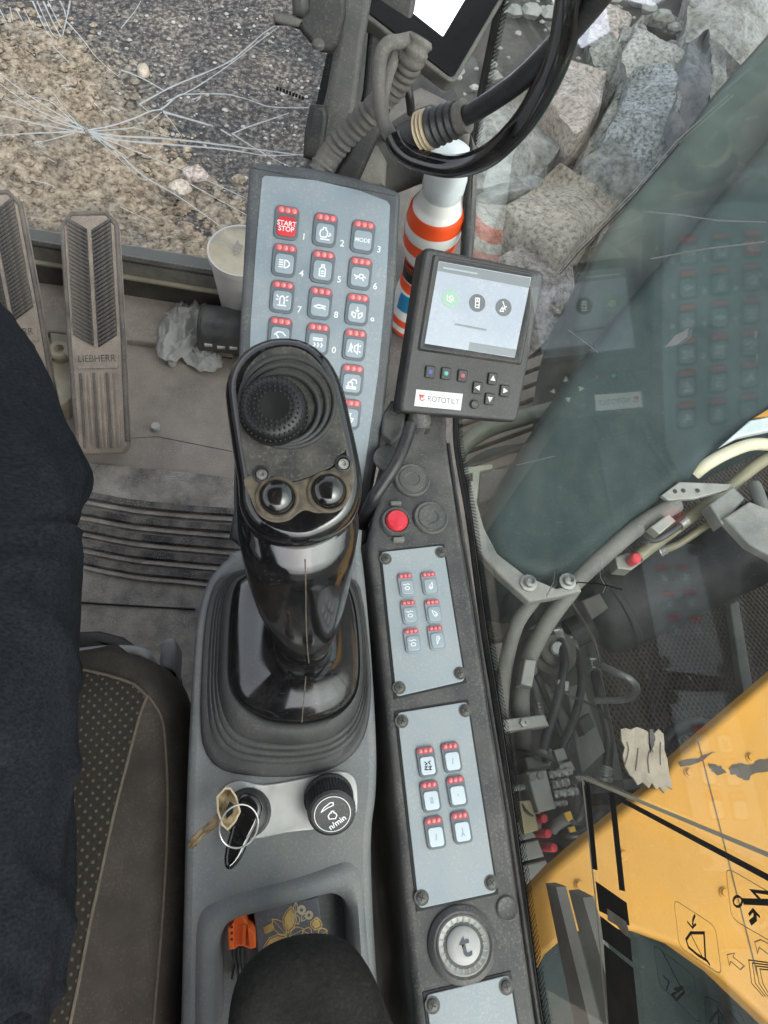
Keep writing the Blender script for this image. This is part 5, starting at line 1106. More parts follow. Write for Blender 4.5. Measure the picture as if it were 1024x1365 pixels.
# matte thumb pad and dusty button plate on the head
pad = FH.pxs([(322,512),(330,490),(350,470),(378,462),(406,468),(430,490),(444,520),(454,560),(462,596),(452,608),(440,624),(400,640),(372,642),(346,628),(330,632),(318,560)])
def hobj(name, mb, mat, smooth=35, parent=None):
    return obj(name, rel(mb.xf(FH.mat()), base) if parent is None else mb, mat, parent or J, smooth=smooth)
mb = MB(); mb.slab([(p.x, p.y) for p in cr([Vector(p) for p in pad], 3, True)], -0.002, 0.0012, 0.0008, 2); hobj('thumb_pad', mb, 'matte_pad', 45)
bp_ = FH.pxs([(325,640),(345,632),(372,644),(402,640),(440,626),(460,612),(470,616),(472,640),(466,664),(448,680),(424,684),(408,680),(398,684),(384,694),(362,696),(343,684),(334,664)])
mb = MB(); mb.slab([(p.x, p.y) for p in cr([Vector(p) for p in bp_], 3, True)], -0.002, 0.0009, 0.0006, 2); hobj('button_plate', mb, 'dusty_gold', 45)
# ring bellows and dome
ce = FH.px(380, 545)
for i, (u, v, rpx) in enumerate(((384,536,70),(381,540,62),(377,545,54))):
    c = FH.px(u, v); rr = rpx * 0.39 / 900
    mb = MB(); mb.loft([[(c[0] + (rr + dr) * math.cos(2 * math.pi * k / 48), c[1] + (rr + dr) * math.sin(2 * math.pi * k / 48), z) for k in range(48)] for dr, z in ((0.0016, 0.0008 + i * 0.001), (0.0008, 0.0030 + i * 0.001), (-0.0008, 0.0034 + i * 0.001), (-0.0018, 0.0028 + i * 0.001), (-0.0024, 0.0008 + i * 0.001))], False, False); hobj('rubber_ring', mb, 'boot_rubber', 60)
dc = FH.px(365, 553); dr = 51 * 0.385 / 900
dprof = [(dr * .95, 0.0), (dr * 1.0, 0.006), (dr * .985, 0.012), (dr * .92, 0.0165), (dr * .80, 0.0195), (dr * .6, 0.0208), (dr * .35, 0.0205), (0.0002, 0.020)]
mb = MB(); mb.lathe(dprof, 44, (dc[0], dc[1], 0)); hobj('thumb_dome', mb, 'rubber_dome', 60)
mb = MB()
for q in range(1, 6):
    rr = dr * (0.95 - 0.125 * (5 - q)); cnt = int(2 * math.pi * rr / 0.0031)
    for k in range(cnt):
        a = 2 * math.pi * (k + 0.5 * (q % 2)) / cnt
        # follow the profile
        for i in range(len(dprof) - 1):
            if dprof[i + 1][0] <= rr <= dprof[i][0] and i >= 1:
                f_ = (dprof[i][0] - rr) / max(1e-9, dprof[i][0] - dprof[i + 1][0]); z = dprof[i][1] * (1 - f_) + dprof[i + 1][1] * f_; break
        else: z = 0.013
        c = (dc[0] + rr * math.cos(a), dc[1] + rr * math.sin(a), z); mb.lathe([(0.00105, -0.0003), (0.0008, 0.0006), (0.0002, 0.0008)], 6, c)
hobj('grip_studs', mb, 'rubber_dome', 30)['kind'] = 'stuff'
for u, v, rp in ((370,664,24),(438,656,24)):
    c = FH.px(u, v); rr = rp * 0.40 / 900
    mb = MB(); mb.lathe([(rr * 1.28, 0.0), (rr * 1.28, 0.0022), (rr * 1.16, 0.0030), (rr * 1.06, 0.0026), (rr * 1.04, 0.0005)], 36, (c[0], c[1], 0), False, False); hobj('button_collar', mb, 'dusty_gold', 50)
    mb = MB(); mb.lathe([(rr, 0.0), (rr, 0.0035), (rr * .95, 0.0058), (rr * .8, 0.0078), (rr * .55, 0.0092), (rr * .25, 0.0099), (0.0002, 0.0101)], 36, (c[0], c[1], 0)); hobj('push_button', mb, 'gloss_black', 60)
for u, v in ((349,632),(458,618)):
    c = FH.px(u, v, 0.002); rr = 8.5 * 0.40 / 900
    mb = MB(); mb.lathe([(rr * 1.5, 0.0), (rr * 1.5, 0.0020), (rr * 1.15, 0.0024), (rr * 1.1, 0.001)], 20, (c[0], c[1], 0), False, False); hobj('screw_boss', mb, 'black_trim', 40)
    mb = MB(); mb.lathe([(rr, 0.0), (rr, 0.0018), (rr * .8, 0.0026), (rr * .42, 0.0026), (rr * .38, 0.0012), (0.0001, 0.0012)], 12, (c[0], c[1], 0)); hobj('screw', mb, 'steel', 30)
# moulding seam down the front of the grip and skirt
seam_i = int(N * 0.75) + 1
mb = MB(); mb.tube([r[seam_i] for r in rings[0:9]], 0.0005, 6); obj('seam', rel(mb, base), 'dusty_gold', J)
rs = [wring(SK, 0.026), wring(tow(0, 0.03), 0.0290), wring(tow(0, 0.10), 0.0335), wring(tow(0, 0.20), 0.0385), wring(tow(0, 0.32), 0.0440), wring(tow(0, 0.44), 0.0505), wring(tow(0, 0.54), 0.058)]
mb = MB(); mb.tube([r[seam_i] for r in rs], 0.0005, 6); obj('seam', rel(mb, base), 'dusty_gold', J)

# ------------------------------------------------------------------ ignition key with ring
kz = FC.w(kc[0], kc[1], 0.016)
IK = thing('ignition_key', 'black ignition key in the switch with a brass key on its ring', 'key', loc=kz)
def crel(mb): return rel(mb, kz)
fob = FC.pxs([(322,1058),(340,1060),(350,1074),(346,1094),(334,1118),(322,1144),(310,1158),(302,1158),(299,1146),(302,1126),(308,1104),(312,1078)], 0.03)
fob = [(p.x, p.y) for p in cr([Vector(p) for p in fob], 3, True)]
mb = MB(); mb.slab(fob, 0.024, 0.034, 0.004, 3, bbev=True); o = obj('key_head', crel(mb.xf(FC.mat())), 'gloss_black', IK, smooth=50)
mb = MB(); mb.lathe([(0.006, 0.012), (0.006, 0.026)], 12, (kc[0], kc[1], 0)); obj('key_shank', crel(mb.xf(FC.mat())), 'steel', IK)
hk = FC.pxs([(289,1062),(300,1050),(308,1050),(316,1062),(321,1082),(314,1096),(304,1107),(296,1100),(290,1082)], 0.042)
ho = FC.pxs([(306,1068),(312,1072),(310,1084),(302,1092),(301,1080)], 0.042)
mb = plate_hole(ccw(hk), [ccw(ho)], 0.043); o = obj('brass_bow', crel(mb.xf(FC.mat())), 'brass_key', IK, smooth=0); md = o.modifiers.new('thick', 'SOLIDIFY'); md.thickness = 0.0024; md.offset = -1
mb = MB(); mb.stroke(inset(ccw(hk), 0.0006), 0.0016, 0.0434, closed=True); obj('bow_rim', crel(mb.xf(FC.mat())), 'gold_pale', IK, smooth=0)
bl_ = FC.pxs([(293,1082),(297,1096),(284,1107),(270,1116),(264,1126),(256,1131),(249,1128),(254,1117),(266,1106),(280,1094)], 0.036)
mb = MB(); mb.slab(bl_, 0.036, 0.0385, 0.0006, 1); obj('brass_blade', crel(mb.xf(FC.mat())), 'brass_key', IK, smooth=30)
mb = MB(); mb.stroke(FC.pxs([(289,1092),(272,1108),(258,1124)], 0.039), 0.0012, 0.0388); obj('groove', crel(mb.xf(FC.mat())), 'dusty_gold', IK, smooth=0)
rc0 = FC.px(319, 1101, 0.045); rr = 0.0165
path = [FC.w(rc0[0] + rr * math.cos(a) * 0.92, rc0[1] + rr * math.sin(a) * 1.0, 0.046 - 0.010 * math.cos(a)) for a in [2 * math.pi * k / 40 for k in range(41)]]
mb = MB(); mb.tube(path, 0.0008, 8); obj('key_ring', crel(mb), 'steel', IK)

# ------------------------------------------------------------------ in the tray
tz = -0.044
q = FC.pxs([(345,1214),(433,1190),(438,1300),(350,1322)], -0.022)
bx = Frame(FC.w(q[3][0], q[3][1], tz), FC.w(*q[2]) - FC.w(*q[3]), FC.V)
BOX = thing('patterned_box', 'dark blue box with gold flower print in the storage tray', 'box', frame=bx)
wq = (Vector(q[2]) - Vector(q[3])).length; hq = (Vector(q[0]) - Vector(q[3])).length
mb = MB(); mb.slab(rrect(wq / 2, hq / 2, wq, hq, 0.0015, 2), 0, 0.022, 0.001, 2); obj('carton', mb, 'box_navy', BOX)
def bpx(u, v): return bx.px(u, v, 0.0222)
mb = MB()
def petal(u, v, ln, wd, an):
    c = Vector(bpx(u, v)); d = Vector((math.cos(an), math.sin(an))); p = Vector((-d.y, d.x)); k_ = 0.72 / 946
    return [c + d * (ln * k_ * t_) + p * (wd * k_ * s2) for t_, s2 in ((0, 0), (.25, .8), (.55, 1), (.8, .6), (1, 0), (.8, -.6), (.55, -1), (.25, -.8))]
for i, (u, v, ln, wd, an, m_) in enumerate(((382,1248,32,9,3.5,'gold_print'),(382,1246,24,6,2.2,'gold_print'),(384,1244,28,8,1.3,'gold_print'),(386,1248,18,6,0.2,'gold_print'),(380,1251,26,6,3.9,'gold_pale'),(398,1232,12,4,1.9,'gold_pale'),(402,1228,10,3,0.8,'gold_pale'),(394,1218,12,2.5,1.4,'gold_pale'),(420,1240,13,7,1.2,'gold_print'),(416,1246,12,6,2.6,'gold_print'),(424,1248,12,6,0.3,'gold_print'),(418,1250,10,5,4.0,'gold_pale'))):
    pt = [(p.x, p.y) for p in petal(u, v, ln, wd, an)]; mb = MB(); mb.stroke(pt, 0.0008, 0.0223 + i * 4e-5, closed=True); mb.stroke([pt[0], pt[4]], 0.0005, 0.0223 + i * 4e-5 + 2e-5); obj('petal', mb, m_, BOX, smooth=0)
    if i in (0, 2, 8): mb = MB(); mb.poly(inset(ccw(pt), 0.0012), 0.0223 + i * 4e-5); obj('petal_fill', mb, 'gold_print', BOX, smooth=0)
for u, v, r_ in ((402,1213,0.0034),(412,1220,0.0032),(422,1226,0.002)):
    c = bpx(u, v); mb = MB(); mb.stroke(circ(c[0], c[1], r_ * .8, 12), r_ * 0.7, 0.0224, closed=True); obj('flower', mb, 'gold_pale', BOX, smooth=0)
mb = MB(); c = [bpx(*p) for p in ((355,1238),(355,1243),(361,1240),(361,1236))]; mb.stroke([bpx(352,1241), bpx(364,1235)], 0.006, 0.0224); obj('emblem', mb, 'gold_print', BOX, smooth=0)

q = FC.px(320, 1245, -0.02)
OC = thing('orange_connector', 'orange plastic connector with black wires in the storage tray', 'connector', loc=FC.w(q[0], q[1], tz))
prof = FC.pxs([(303,1234),(308,1226),(324,1219),(328,1226),(330,1232),(337,1236),(340,1242),(341,1264),(334,1266),(324,1262),(318,1262),(312,1266),(305,1267),(303,1252)], -0.010)
mb = MB(); mb.slab(prof, tz, -0.010, 0.0015, 2); obj('shell', rel(mb.xf(FC.mat()), OC.location), 'orange_plastic', OC, smooth=30)
for i, ol in enumerate(([(304,1238),(312,1228),(313,1262),(306,1265)], [(324,1232),(329,1234),(328,1260),(322,1262)], [(330,1234),(339,1242),(340,1262),(332,1264)])):
    mb = MB(); mb.slab(FC.pxs(ol, -0.006), -0.0105, -0.004 - 0.002 * (i == 1), 0.001, 2); obj('rib', rel(mb.xf(FC.mat()), OC.location), 'orange_plastic', OC, smooth=30)
for v in (1236, 1244, 1252):
    c = FC.px(309, v, -0.004); mb = MB(); mb.lathe([(0.0011, -0.0042), (0.0011, -0.0036), (0.0001, -0.0036)], 8, (c[0], c[1], 0)); obj('hole', rel(mb.xf(FC.mat()), OC.location), 'rim_dark', OC)
for i, u in enumerate((311, 317, 322)):
    P = cr([FC.w(*FC.px(u, 1262, -0.016), -0.018), FC.w(*FC.px(u + 1, 1274, -0.03), -0.026), FC.w(*FC.px(u + 3 - i, 1288, -0.03), -0.036), FC.w(*FC.px(u - 2 + 3 * i, 1310, -0.03), tz + 0.003)], 5)
    mb = MB(); mb.tube(P, 0.0017, 8); obj('wire', rel(mb, OC.location), 'cable_black', OC)

# ------------------------------------------------------------------ armrest
az = 0.60; ar = thing('armrest', 'front end of a black cloth armrest over the storage tray', 'armrest', loc=atz(415, 1330, az - 0.05))
apx = [(296,1480),(302,1380),(312,1318),(332,1284),(368,1258),(418,1247),(462,1256),(492,1290),(516,1345),(534,1400),(548,1480),(560,1700),(290,1700)]
P = [atz(u, v, az - 0.02) for u, v in apx]; P = [(p.x, p.y) for p in cr([Vector(p.xy) for p in P], 4, True)]
mb = MB(); mb.slab(P, az - 0.055, az, 0.022, 6, bbev=True); obj('pad', rel(mb, ar.location), 'armrest_cloth', ar, smooth=60)
mb = MB(); mb.box(-0.02, 0.04, -0.36, -0.30, az - 0.45, az - 0.05); mb.v = [(x + 0.0, y, z) for x, y, z in mb.v]; obj('support', rel(mb, ar.location), 'black_trim', ar)
# ------------------------------------------------------------------ side console under the window
ZS = 0.50
F2 = Frame((0.15, 0, ZS), (1, 0, 0), (0, 1, 0))
SC = thing('side_console', 'long dark side console with switch plates under the side window', 'console', frame=F2)
ol_px = [(572,1500),(556,1365),(546,1270),(530,1100),(516,960),(504,840),(494,760),(490,730),(498,690),(508,640),(516,590),(526,550),(540,520),(592,520),(596,580),(606,650),(616,720),(630,800),(652,940),(676,1090),(700,1250),(716,1365),(736,1500)]
ol = F2.pxs(ol_px)
mb = MB(); mb.slab([(p.x, p.y) for p in cr([Vector(p) for p in ol], 2, True)], -0.46, 0.0, 0.006, 4); obj('body', mb, 'dark_trim', SC, smooth=45)
# raised outer edge
mb = MB(); mb.tube([F2.w(*F2.px(u, v), -0.002) - F2.o for u, v in ((741,1500),(719,1365),(702,1250),(679,1090),(654,940),(632,800),(618,720),(607,650),(598,590))], 0.0022, 8); obj('edge_trim', mb, 'black_trim', SC, smooth=60)
def plate(c4, keys, kit, icons, screw_off=12, white=None, icon_m='white_print'):
    P = [Vector(p) for p in F2.pxs(c4)]
    mb = MB(); mb.slab([tuple(p) for p in inset(ccw([tuple(p) for p in P]), -0.0022)], 0.0, 0.0010, 0.0003, 1); obj('plate_rim', mb, 'rim_dark', SC, smooth=0)
    c = sum(P, Vector((0, 0))) / 4
    rp = []
    for i in range(4):
        a, b, d = P[i - 1], P[i], P[(i + 1) % 4]
        e1, e2 = (a - b).normalized() * 0.004, (d - b).normalized() * 0.004
        for s_ in (0, .33, .66, 1): rp.append(tuple((b + e1).lerp(b, s_).lerp(b.lerp(b + e2, s_), s_)))
    mb = MB(); mb.slab(rp, 0.0, 0.0026, 0.0006, 2); pf = obj('switch_plate', mb, 'plate_face', SC, smooth=40)
    for i in range(4):
        s_ = P[i] + (c - P[i]).normalized() * 0.0088
        mb = MB(); mb.lathe([(0.0066, 0.0022), (0.0066, 0.0029), (0.0002, 0.0029)], 18, (s_.x, s_.y, 0)); obj('washer', mb, 'plug', pf)
        mb = MB(); mb.lathe([(0.0046, 0.0028), (0.0044, 0.0040), (0.003, 0.0046), (0.0002, 0.0047)], 16, (s_.x, s_.y, 0)); sw = obj('screw', mb, 'screw', pf)
        a = random.random() * 3
        for k in (0, 1.571):
            mb = MB(); d = Vector((math.cos(a + k), math.sin(a + k))) * 0.0028; mb.stroke([s_ - d, s_ + d], 0.0009, 0.00475 + k * 1e-5); 
            ob = obj('slot', mb, 'rim_dark', pf, smooth=0)
    ax = (P[1] - P[0]).normalized(); up_ = (P[0] - P[3]).normalized(); rot = (math.atan2(ax.y, ax.x) + math.atan2(up_.y, up_.x) - math.pi / 2) / 2
    for (u, v), ic in zip(keys, icons):
        a, b = F2.px(u, v); place_key(kit, SC, a, b, ic, icon_m=icon_m if ic != 'mesh' else 'rim_dark', rot=rot, z=0.0026)
KITA = key_kit('key', 0.0165, 0.0255, 'plate_ring', 'plate_cap', 'led', 'led_strip')
KITB = key_kit('key', 0.0178, 0.0275, 'plate_ring_dark', 'plate_cap_white', 'led', 'led_strip')
M('faint_print', (0.26, 0.33, 0.42), 0.5, var=0.05)
plate([(508,737),(590,728),(619,908),(528,929)], [(541,781),(572,779),(545,817),(577,816),(549,855),(581,851)], KITA, ['rotl', 'drop1', 'rotl', 'drop2', 'rotl', 'drop3'])
plate([(529,951),(622,936),(661,1189),(558,1211)], [(568,1016),(601,1010),(573,1062),(608,1055),(579,1110),(614,1103)], KITB, ['mesh', 'tick', 'pin', 'dot', 'tick', 'man'], icon_m='faint_print')
plate([(567,1326),(678,1299),(720,1560),(600,1580)], [], KITB, [])
def puck(u, v, prof, mat, name, n=36, z=0.0):
    a, b = F2.px(u, v); mb = MB(); mb.lathe(prof, n, (a, b, z)); return obj(name, mb, mat, SC, smooth=40)
def S(r_px): return r_px * 0.735 / 946
for u, v, r_ in ((549,641,24),(574,691,23)):
    puck(u, v, [(S(r_) * 1.08, 0.0), (S(r_) * 1.08, 0.003), (S(r_), 0.0045), (S(r_) * .92, 0.0038), (S(r_) * .82, 0.0038), (S(r_) * .78, 0.0052), (S(r_) * .45, 0.0056), (S(r_) * .42, 0.0048), (0.0002, 0.0048)], 'plug', 'blank_plug')
puck(516, 612, [(S(20), 0.0), (S(20), 0.003), (S(17), 0.004), (0.0002, 0.004)], 'plug', 'blank_plug')
puck(528, 697, [(S(22), 0.0), (S(22), 0.004), (S(20), 0.0065), (S(17), 0.0065), (S(16), 0.004)], 'plug', 'button_bezel')
b_ = puck(528, 697, [(S(15.5), 0.003), (S(15.5), 0.008), (S(13), 0.0105), (S(8), 0.0110), (0.0002, 0.0110)], 'red_button', 'red_button'); b_['label'] = 'round red push button'
for u, v in ((527,673),(531,721)):
    a, b = F2.px(u, v); mb = MB(); mb.slab(rrect(a, b, 0.012, 0.0045, 0.0012, 2), 0, 0.006, 0.001, 2); obj('bezel_tab', mb, 'machine_grey', SC)
puck(676, 1211, [(S(13), 0.0), (S(13), 0.0012), (S(11.5), 0.0022), (S(10.5), 0.0016), (0.0002, 0.0018)], 'dark_trim', 'blank_plug')
puck(616, 1259, [(S(39), 0.0), (S(39), 0.002), (S(36), 0.004), (S(33), 0.0048), (S(31), 0.004), (S(28), 0.0035)], 'dark_trim', 'gauge_bezel', 48)
puck(616, 1259, [(S(30), 0.0), (S(30), 0.0045), (S(28), 0.0058), (S(24), 0.0052), (S(21), 0.0050)], 'zinc', 'gauge_ring', 48)
puck(616, 1259, [(S(29), 0.0046), (S(27), 0.0050), (S(20), 0.0052)], 'plug', 'gauge_scale', 40)
ga, gb = F2.px(616, 1259)
for k in range(22):
    a_ = k * 2 * math.pi / 22; mb = MB(); mb.stroke([(ga + S(22) * math.cos(a_), gb + S(22) * math.sin(a_)), (ga + S(27) * math.cos(a_), gb + S(27) * math.sin(a_))], 0.0012, 0.0060); obj('scale_mark', mb, 'zinc', SC, smooth=0)
puck(616, 1259, [(S(19), 0.003), (S(19), 0.0062), (S(17), 0.0078), (S(11), 0.0086), (0.0002, 0.0088)], 'dial_face', 'gauge_dial', 40)
a, b = F2.px(617, 1259); text('t', 0.026, 'icon_dark', SC, (a, b, 0.0091), name='lettering', rot=R(8), bold=0.0004)
# moulded forward end with cable stubs
hslab_p = [(508,560),(520,540),(540,548),(536,580),(520,594),(508,584)]
mb = MB(); mb.slab(F2.pxs(hslab_p), 0, 0.012, 0.003, 3); obj('cover_cap', mb, 'plug', SC, smooth=45)
for u, v in ((524,556),(568,574),(556,548)):
    a, b = F2.px(u, v); mb = MB(); mb.lathe([(0.005, 0.0), (0.005, 0.0135), (0.002, 0.0142), (0.0002, 0.013)], 10, (a, b, 0)); obj('screw', mb, 'screw', SC)

# ------------------------------------------------------------------ small display
nD = Vector((0.10, -0.50, 0.86)).normalized()
oD = atz(630, 445, 0.575)
Ut = atz(726, 362, 0.575) - atz(568, 330, 0.575)
FD = Frame(oD, (1, 0, 0), (0, 1, 0)); 
U0 = Vector((1, -0.06, 0)); U0 = U0 - nD * U0.dot(nD)
FD = Frame(oD, U0, nD.cross(U0))
TL, TR, BR, BL = [Vector(FD.px(*p)) for p in ((566,328),(727,362),(690,563),(532,549))]
DI = thing('machine_display', 'small dark display unit with arrow keys on the side console', 'display', frame=FD)
def bil(u, v, h=0.0): return FD.px(u, v, h)
def rquad(c4, r, h=0.0, k=4):
    P = [Vector(p) for p in FD.pxs(c4, h)]; out = []
    for i in range(4):
        a, b, d = P[i - 1], P[i], P[(i + 1) % 4]; p0 = b + (a - b).normalized() * r; p1 = b + (d - b).normalized() * r
        for s_ in range(k + 1): out.append(tuple(p0.lerp(b, s_ / k).lerp(b.lerp(p1, s_ / k), s_ / k)))
    return out
mb = MB(); mb.slab(rquad([(566,328),(727,362),(690,563),(532,549)], 0.008), -0.030, 0.0, 0.004, 4); obj('housing', mb, 'display_body', DI, smooth=45)
scq = [(585,348),(708,370),(686,477),(566,458)]
ou, inn = rquad([(581,343),(713,368),(691,482),(561,463)], 0.002), rquad(scq, 0.001)
# bezel lip proud of the screen
mb = MB(); mb.loft([[(a, b, 0.0) for a, b in rquad([(577,339),(717,365),(695,487),(556,467)], 0.003)], [(a, b, 0.0028) for a, b in rquad([(579,341),(715,367),(693,484),(559,465)], 0.003)], [(a, b, 0.0028) for a, b in ou], [(a, b, 0.0006) for a, b in inn]], False, False); obj('bezel', mb, 'display_body', DI, smooth=30)
mb = MB(); mb.slab(inn, -0.001, 0.0006, 0, 1); sc_ = obj('screen', mb, 'screen_lcd', DI, smooth=0)
mb = MB(); mb.poly(FD.pxs([(586,349),(707,371),(705,384),(583,361)]), 0.0008); obj('header_bar', mb, 'screen_bar', sc_, smooth=0)
mb = MB(); mb.poly(FD.pxs([(626,456),(688,466),(686,476),(624,467)]), 0.0008); obj('footer_bar', mb, 'screen_bar', sc_, smooth=0)
for u, v, m_, st in ((600,398,'icon_green',[[(-.5,.5),(-.5,-.3),(.1,-.5),(.5,-.1),(.2,.4),(-.2,.2),(.0,-.1),(.6,-.3)]]), (636,404,'icon_dark',[[(-.3,-.7),(-.3,.7),(.3,.7),(.3,-.7),(-.3,-.7)],[(-.3,.2),(.3,.2)],[(-.3,-.3),(.3,-.3)],[(0,.2),(0,.7)]]), (671,410,'icon_dark',[[(-.6,-.6),(0,-.6),(-.2,0),(-.6,-.6)],[(-.2,.9),(.2,.0),(.5,.2)],[(-.1,-.1),(.4,-.3)]])):
    a, b = FD.px(u, v); r_ = 12.5 * 0.74 / 946
    mb = MB(); mb.poly(circ(a, b, r_, 28), 0.0009); ic = obj('screen_icon', mb, m_, sc_, smooth=0)
    mb = MB()
    for j, s_ in enumerate(st): mb.stroke([(a + x * r_ * .75, b + y * r_ * .75) for x, y in s_], r_ * .13, 0.0011 + j * 3e-5)
    obj('symbol', mb, 'sticker_white', sc_, smooth=0)
for u0, v0, u1, v1 in ((606,432,648,440),):
    mb = MB(); mb.stroke([FD.px(u0, v0), FD.px(u1, v1)], 0.0022, 0.0010); obj('text_line', mb, 'screen_bar', sc_, smooth=0)
mb = MB(); mb.stroke([FD.px(590, 357), FD.px(636, 365)], 0.0018, 0.0011); obj('text_line', mb, 'plate_cap', sc_, smooth=0)
drot = math.atan2((TR - TL).y, (TR - TL).x) * .5 + math.atan2((BR - BL).y, (BR - BL).x) * .5
def dkey(u, v, w, h, mark, mk):
    a, b = FD.px(u, v); mb = MB(); mb.slab(rrect(0, 0, w, h, 0.0018, 3), 0, 0.0028, 0.0012, 3); k = obj('button', mb, 'black_trim', DI, loc=(a, b, 0)); k.rotation_euler = (0, 0, drot)
    mb = MB()
    if mark == 'sq': mb.poly(rrect(0, 0, 0.0042, 0.0042, 0.0004, 2), 0.0030)
    elif mark == 'dot': mb.poly(circ(0, 0, 0.0024, 14), 0.0030)
    else:
        an = {'u': 90, 'd': 270, 'l': 180, 'r': 0}[mark]; mb.poly([(0.0038 * math.cos(R(an + k_)), 0.0038 * math.sin(R(an + k_))) for k_ in (0, 125, 235)], 0.0030)
    obj('mark', mb, mk, k, smooth=0)
for u, v, mk, m_ in ((573,496,'sq','btn_blue'),(594,498,'dot','btn_green'),(616,501,'sq','btn_red')): dkey(u, v, 0.0115, 0.0135, mk, m_)
for u, v, mk in ((656,505,'u'),(636,517,'l'),(672,521,'r'),(652,532,'d')): dkey(u, v, 0.0115, 0.0135, mk, 'sticker_white')
a, b = FD.px(632, 539); mb = MB(); mb.lathe([(0.0052, 0), (0.0052, 0.002), (0.0042, 0.003), (0.0002, 0.003)], 20, (a, b, 0)); obj('button', mb, 'black_trim', DI)
text('OK', 0.0048, 'machine_grey', DI, (a, b, 0.0032), name='lettering', rot=drot)
stp = FD.pxs([(555,519),(617,525),(614,547),(552,541)])
mb = MB(); mb.slab(stp, 0, 0.0006, 0.0001, 1); st_ = obj('sticker', mb, 'sticker_white', DI, smooth=0)
a, b = FD.px(591, 534); text('ROTOTILT', 0.0086, 'print_grey', st_, (a, b, 0.0008), name='lettering', rot=drot, xs=0.92)
c = FD.px(562, 530); mb = MB()
mb.poly([(c[0] - .0034, c[1] + .0036), (c[0] + .0034, c[1] + .0030), (c[0] + .0026, c[1] + .0012), (c[0] - .0006, c[1] + .0014), (c[0] - .0010, c[1] - .0006), (c[0] - .0030, c[1] + .0010)], 0.0008); obj('logo', mb, 'sticker_red', st_, smooth=0)
mb = MB(); mb.stroke([(c[0] + .0036, c[1] - .0016), (c[0] + .0006, c[1] - .0036), (c[0] - .0022, c[1] - .0014), (c[0] - .0012, c[1] + .0006), (c[0] + .0020, c[1] + .0004)], 0.0011, 0.0009); obj('logo', mb, 'sticker_red', st_, smooth=0)
# stalk down to the console
inv = FD.mat().inverted()
p0 = FD.w(*FD.px(566, 545), -0.022); mb = MB(); mb.tube([p0, atz(560, 560, 0.515), atz(556, 566, 0.495)], [0.012, 0.013, 0.016], 14); obj('stalk', mb.xf(inv), 'dark_trim', DI)
# its lead looping over the console
def cable(name, pts, r, mat, label, cat='cable', n=12, k=8, corr=0, parent=None):
    P = cr([atd(u, v, d) if d_ is None else atz(u, v, d_) for u, v, d, d_ in [(p + (None,) * (4 - len(p))) for p in pts]], k)
    rr = r
    if corr:
        Q = []; acc = 0.0; P2 = [P[0]]
        for i in range(1, len(P)):
            m_ = max(1, int((P[i] - P[i - 1]).length / (corr / 4)))
            for j in range(1, m_ + 1): P2.append(P[i - 1].lerp(P[i], j / m_))
        P = P2; rr = []; acc = 0
        for i, p in enumerate(P):
            if i: acc += (p - P[i - 1]).length
            rr.append(r * (1 + 0.10 * math.sin(2 * math.pi * acc / corr)))
    mb = MB(); mb.tube(P, rr, n)
    if parent is not None: return obj(name, rel(mb, parent.location), mat, parent, smooth=60)
    base_ = P[-1]; o = obj(name, rel(mb, base_), mat, loc=base_, smooth=60); return tag(o, label, cat)
cable('display_lead', [(548,565,None,0.53),(540,590,None,0.525),(528,618,None,0.522),(510,646,None,0.512),(496,668,None,0.50),(482,700,None,0.45)], 0.0072, 'cable_black', 'black lead from the small display running over the side console', 'cable')

# ------------------------------------------------------------------ tablet and its mount
oT = atz(606, 112, 0.66); nT = Vector((0.12, -0.40, 0.90)).normalized()
FT = Frame(oT, (1, 0, 0), (0, 1, 0)); FT = Frame(oT, Vector((1, 0, 0)) - nT * nT.x, nT.cross(Vector((1, 0, 0))))
e1 = (Vector(FT.px(470, 0)) - Vector(FT.px(606, 112))).normalized(); e2 = (Vector(FT.px(666, 0)) - Vector(FT.px(606, 112))).normalized()
bis = (e1 + e2).normalized(); qn = Vector((-bis.y, bis.x)); qn = qn if qn.dot(e1) > 0 else -qn
e1 = (bis + qn).normalized(); e2 = (bis - qn).normalized()
FT = Frame(oT, FT.U * e2.x + FT.V * e2.y, FT.U * e1.x + FT.V * e1.y)
TB = thing('tablet', 'black framed tablet with a glowing pale screen above the cables', 'tablet', frame=FT)
Wt, Ht = 0.26, 0.20
mb = MB(); mb.slab(rrect(Wt / 2, Ht / 2, Wt, Ht, 0.010, 5), -0.022, -0.002, 0.003, 3); obj('housing', mb, 'tablet_edge', TB, smooth=45)
mb = MB(); mb.slab(rrect(Wt / 2, Ht / 2, Wt - 0.010, Ht - 0.010, 0.007, 5), -0.003, 0.0, 0.0008, 2); obj('front_glass', mb, 'tablet_black', TB, smooth=45)
mb = MB(); mb.poly(rrect(Wt / 2, Ht / 2, Wt - 0.078, Ht - 0.078, 0.001, 1), 0.0006); obj('screen', mb, 'tablet_screen', TB, smooth=0)
mb = MB(); mb.tube([Vector((0.10, 0.10, -0.02)), Vector((0.10, 0.14, -0.12))], 0.016, 14); obj('swivel_arm', mb, 'black_trim', TB)

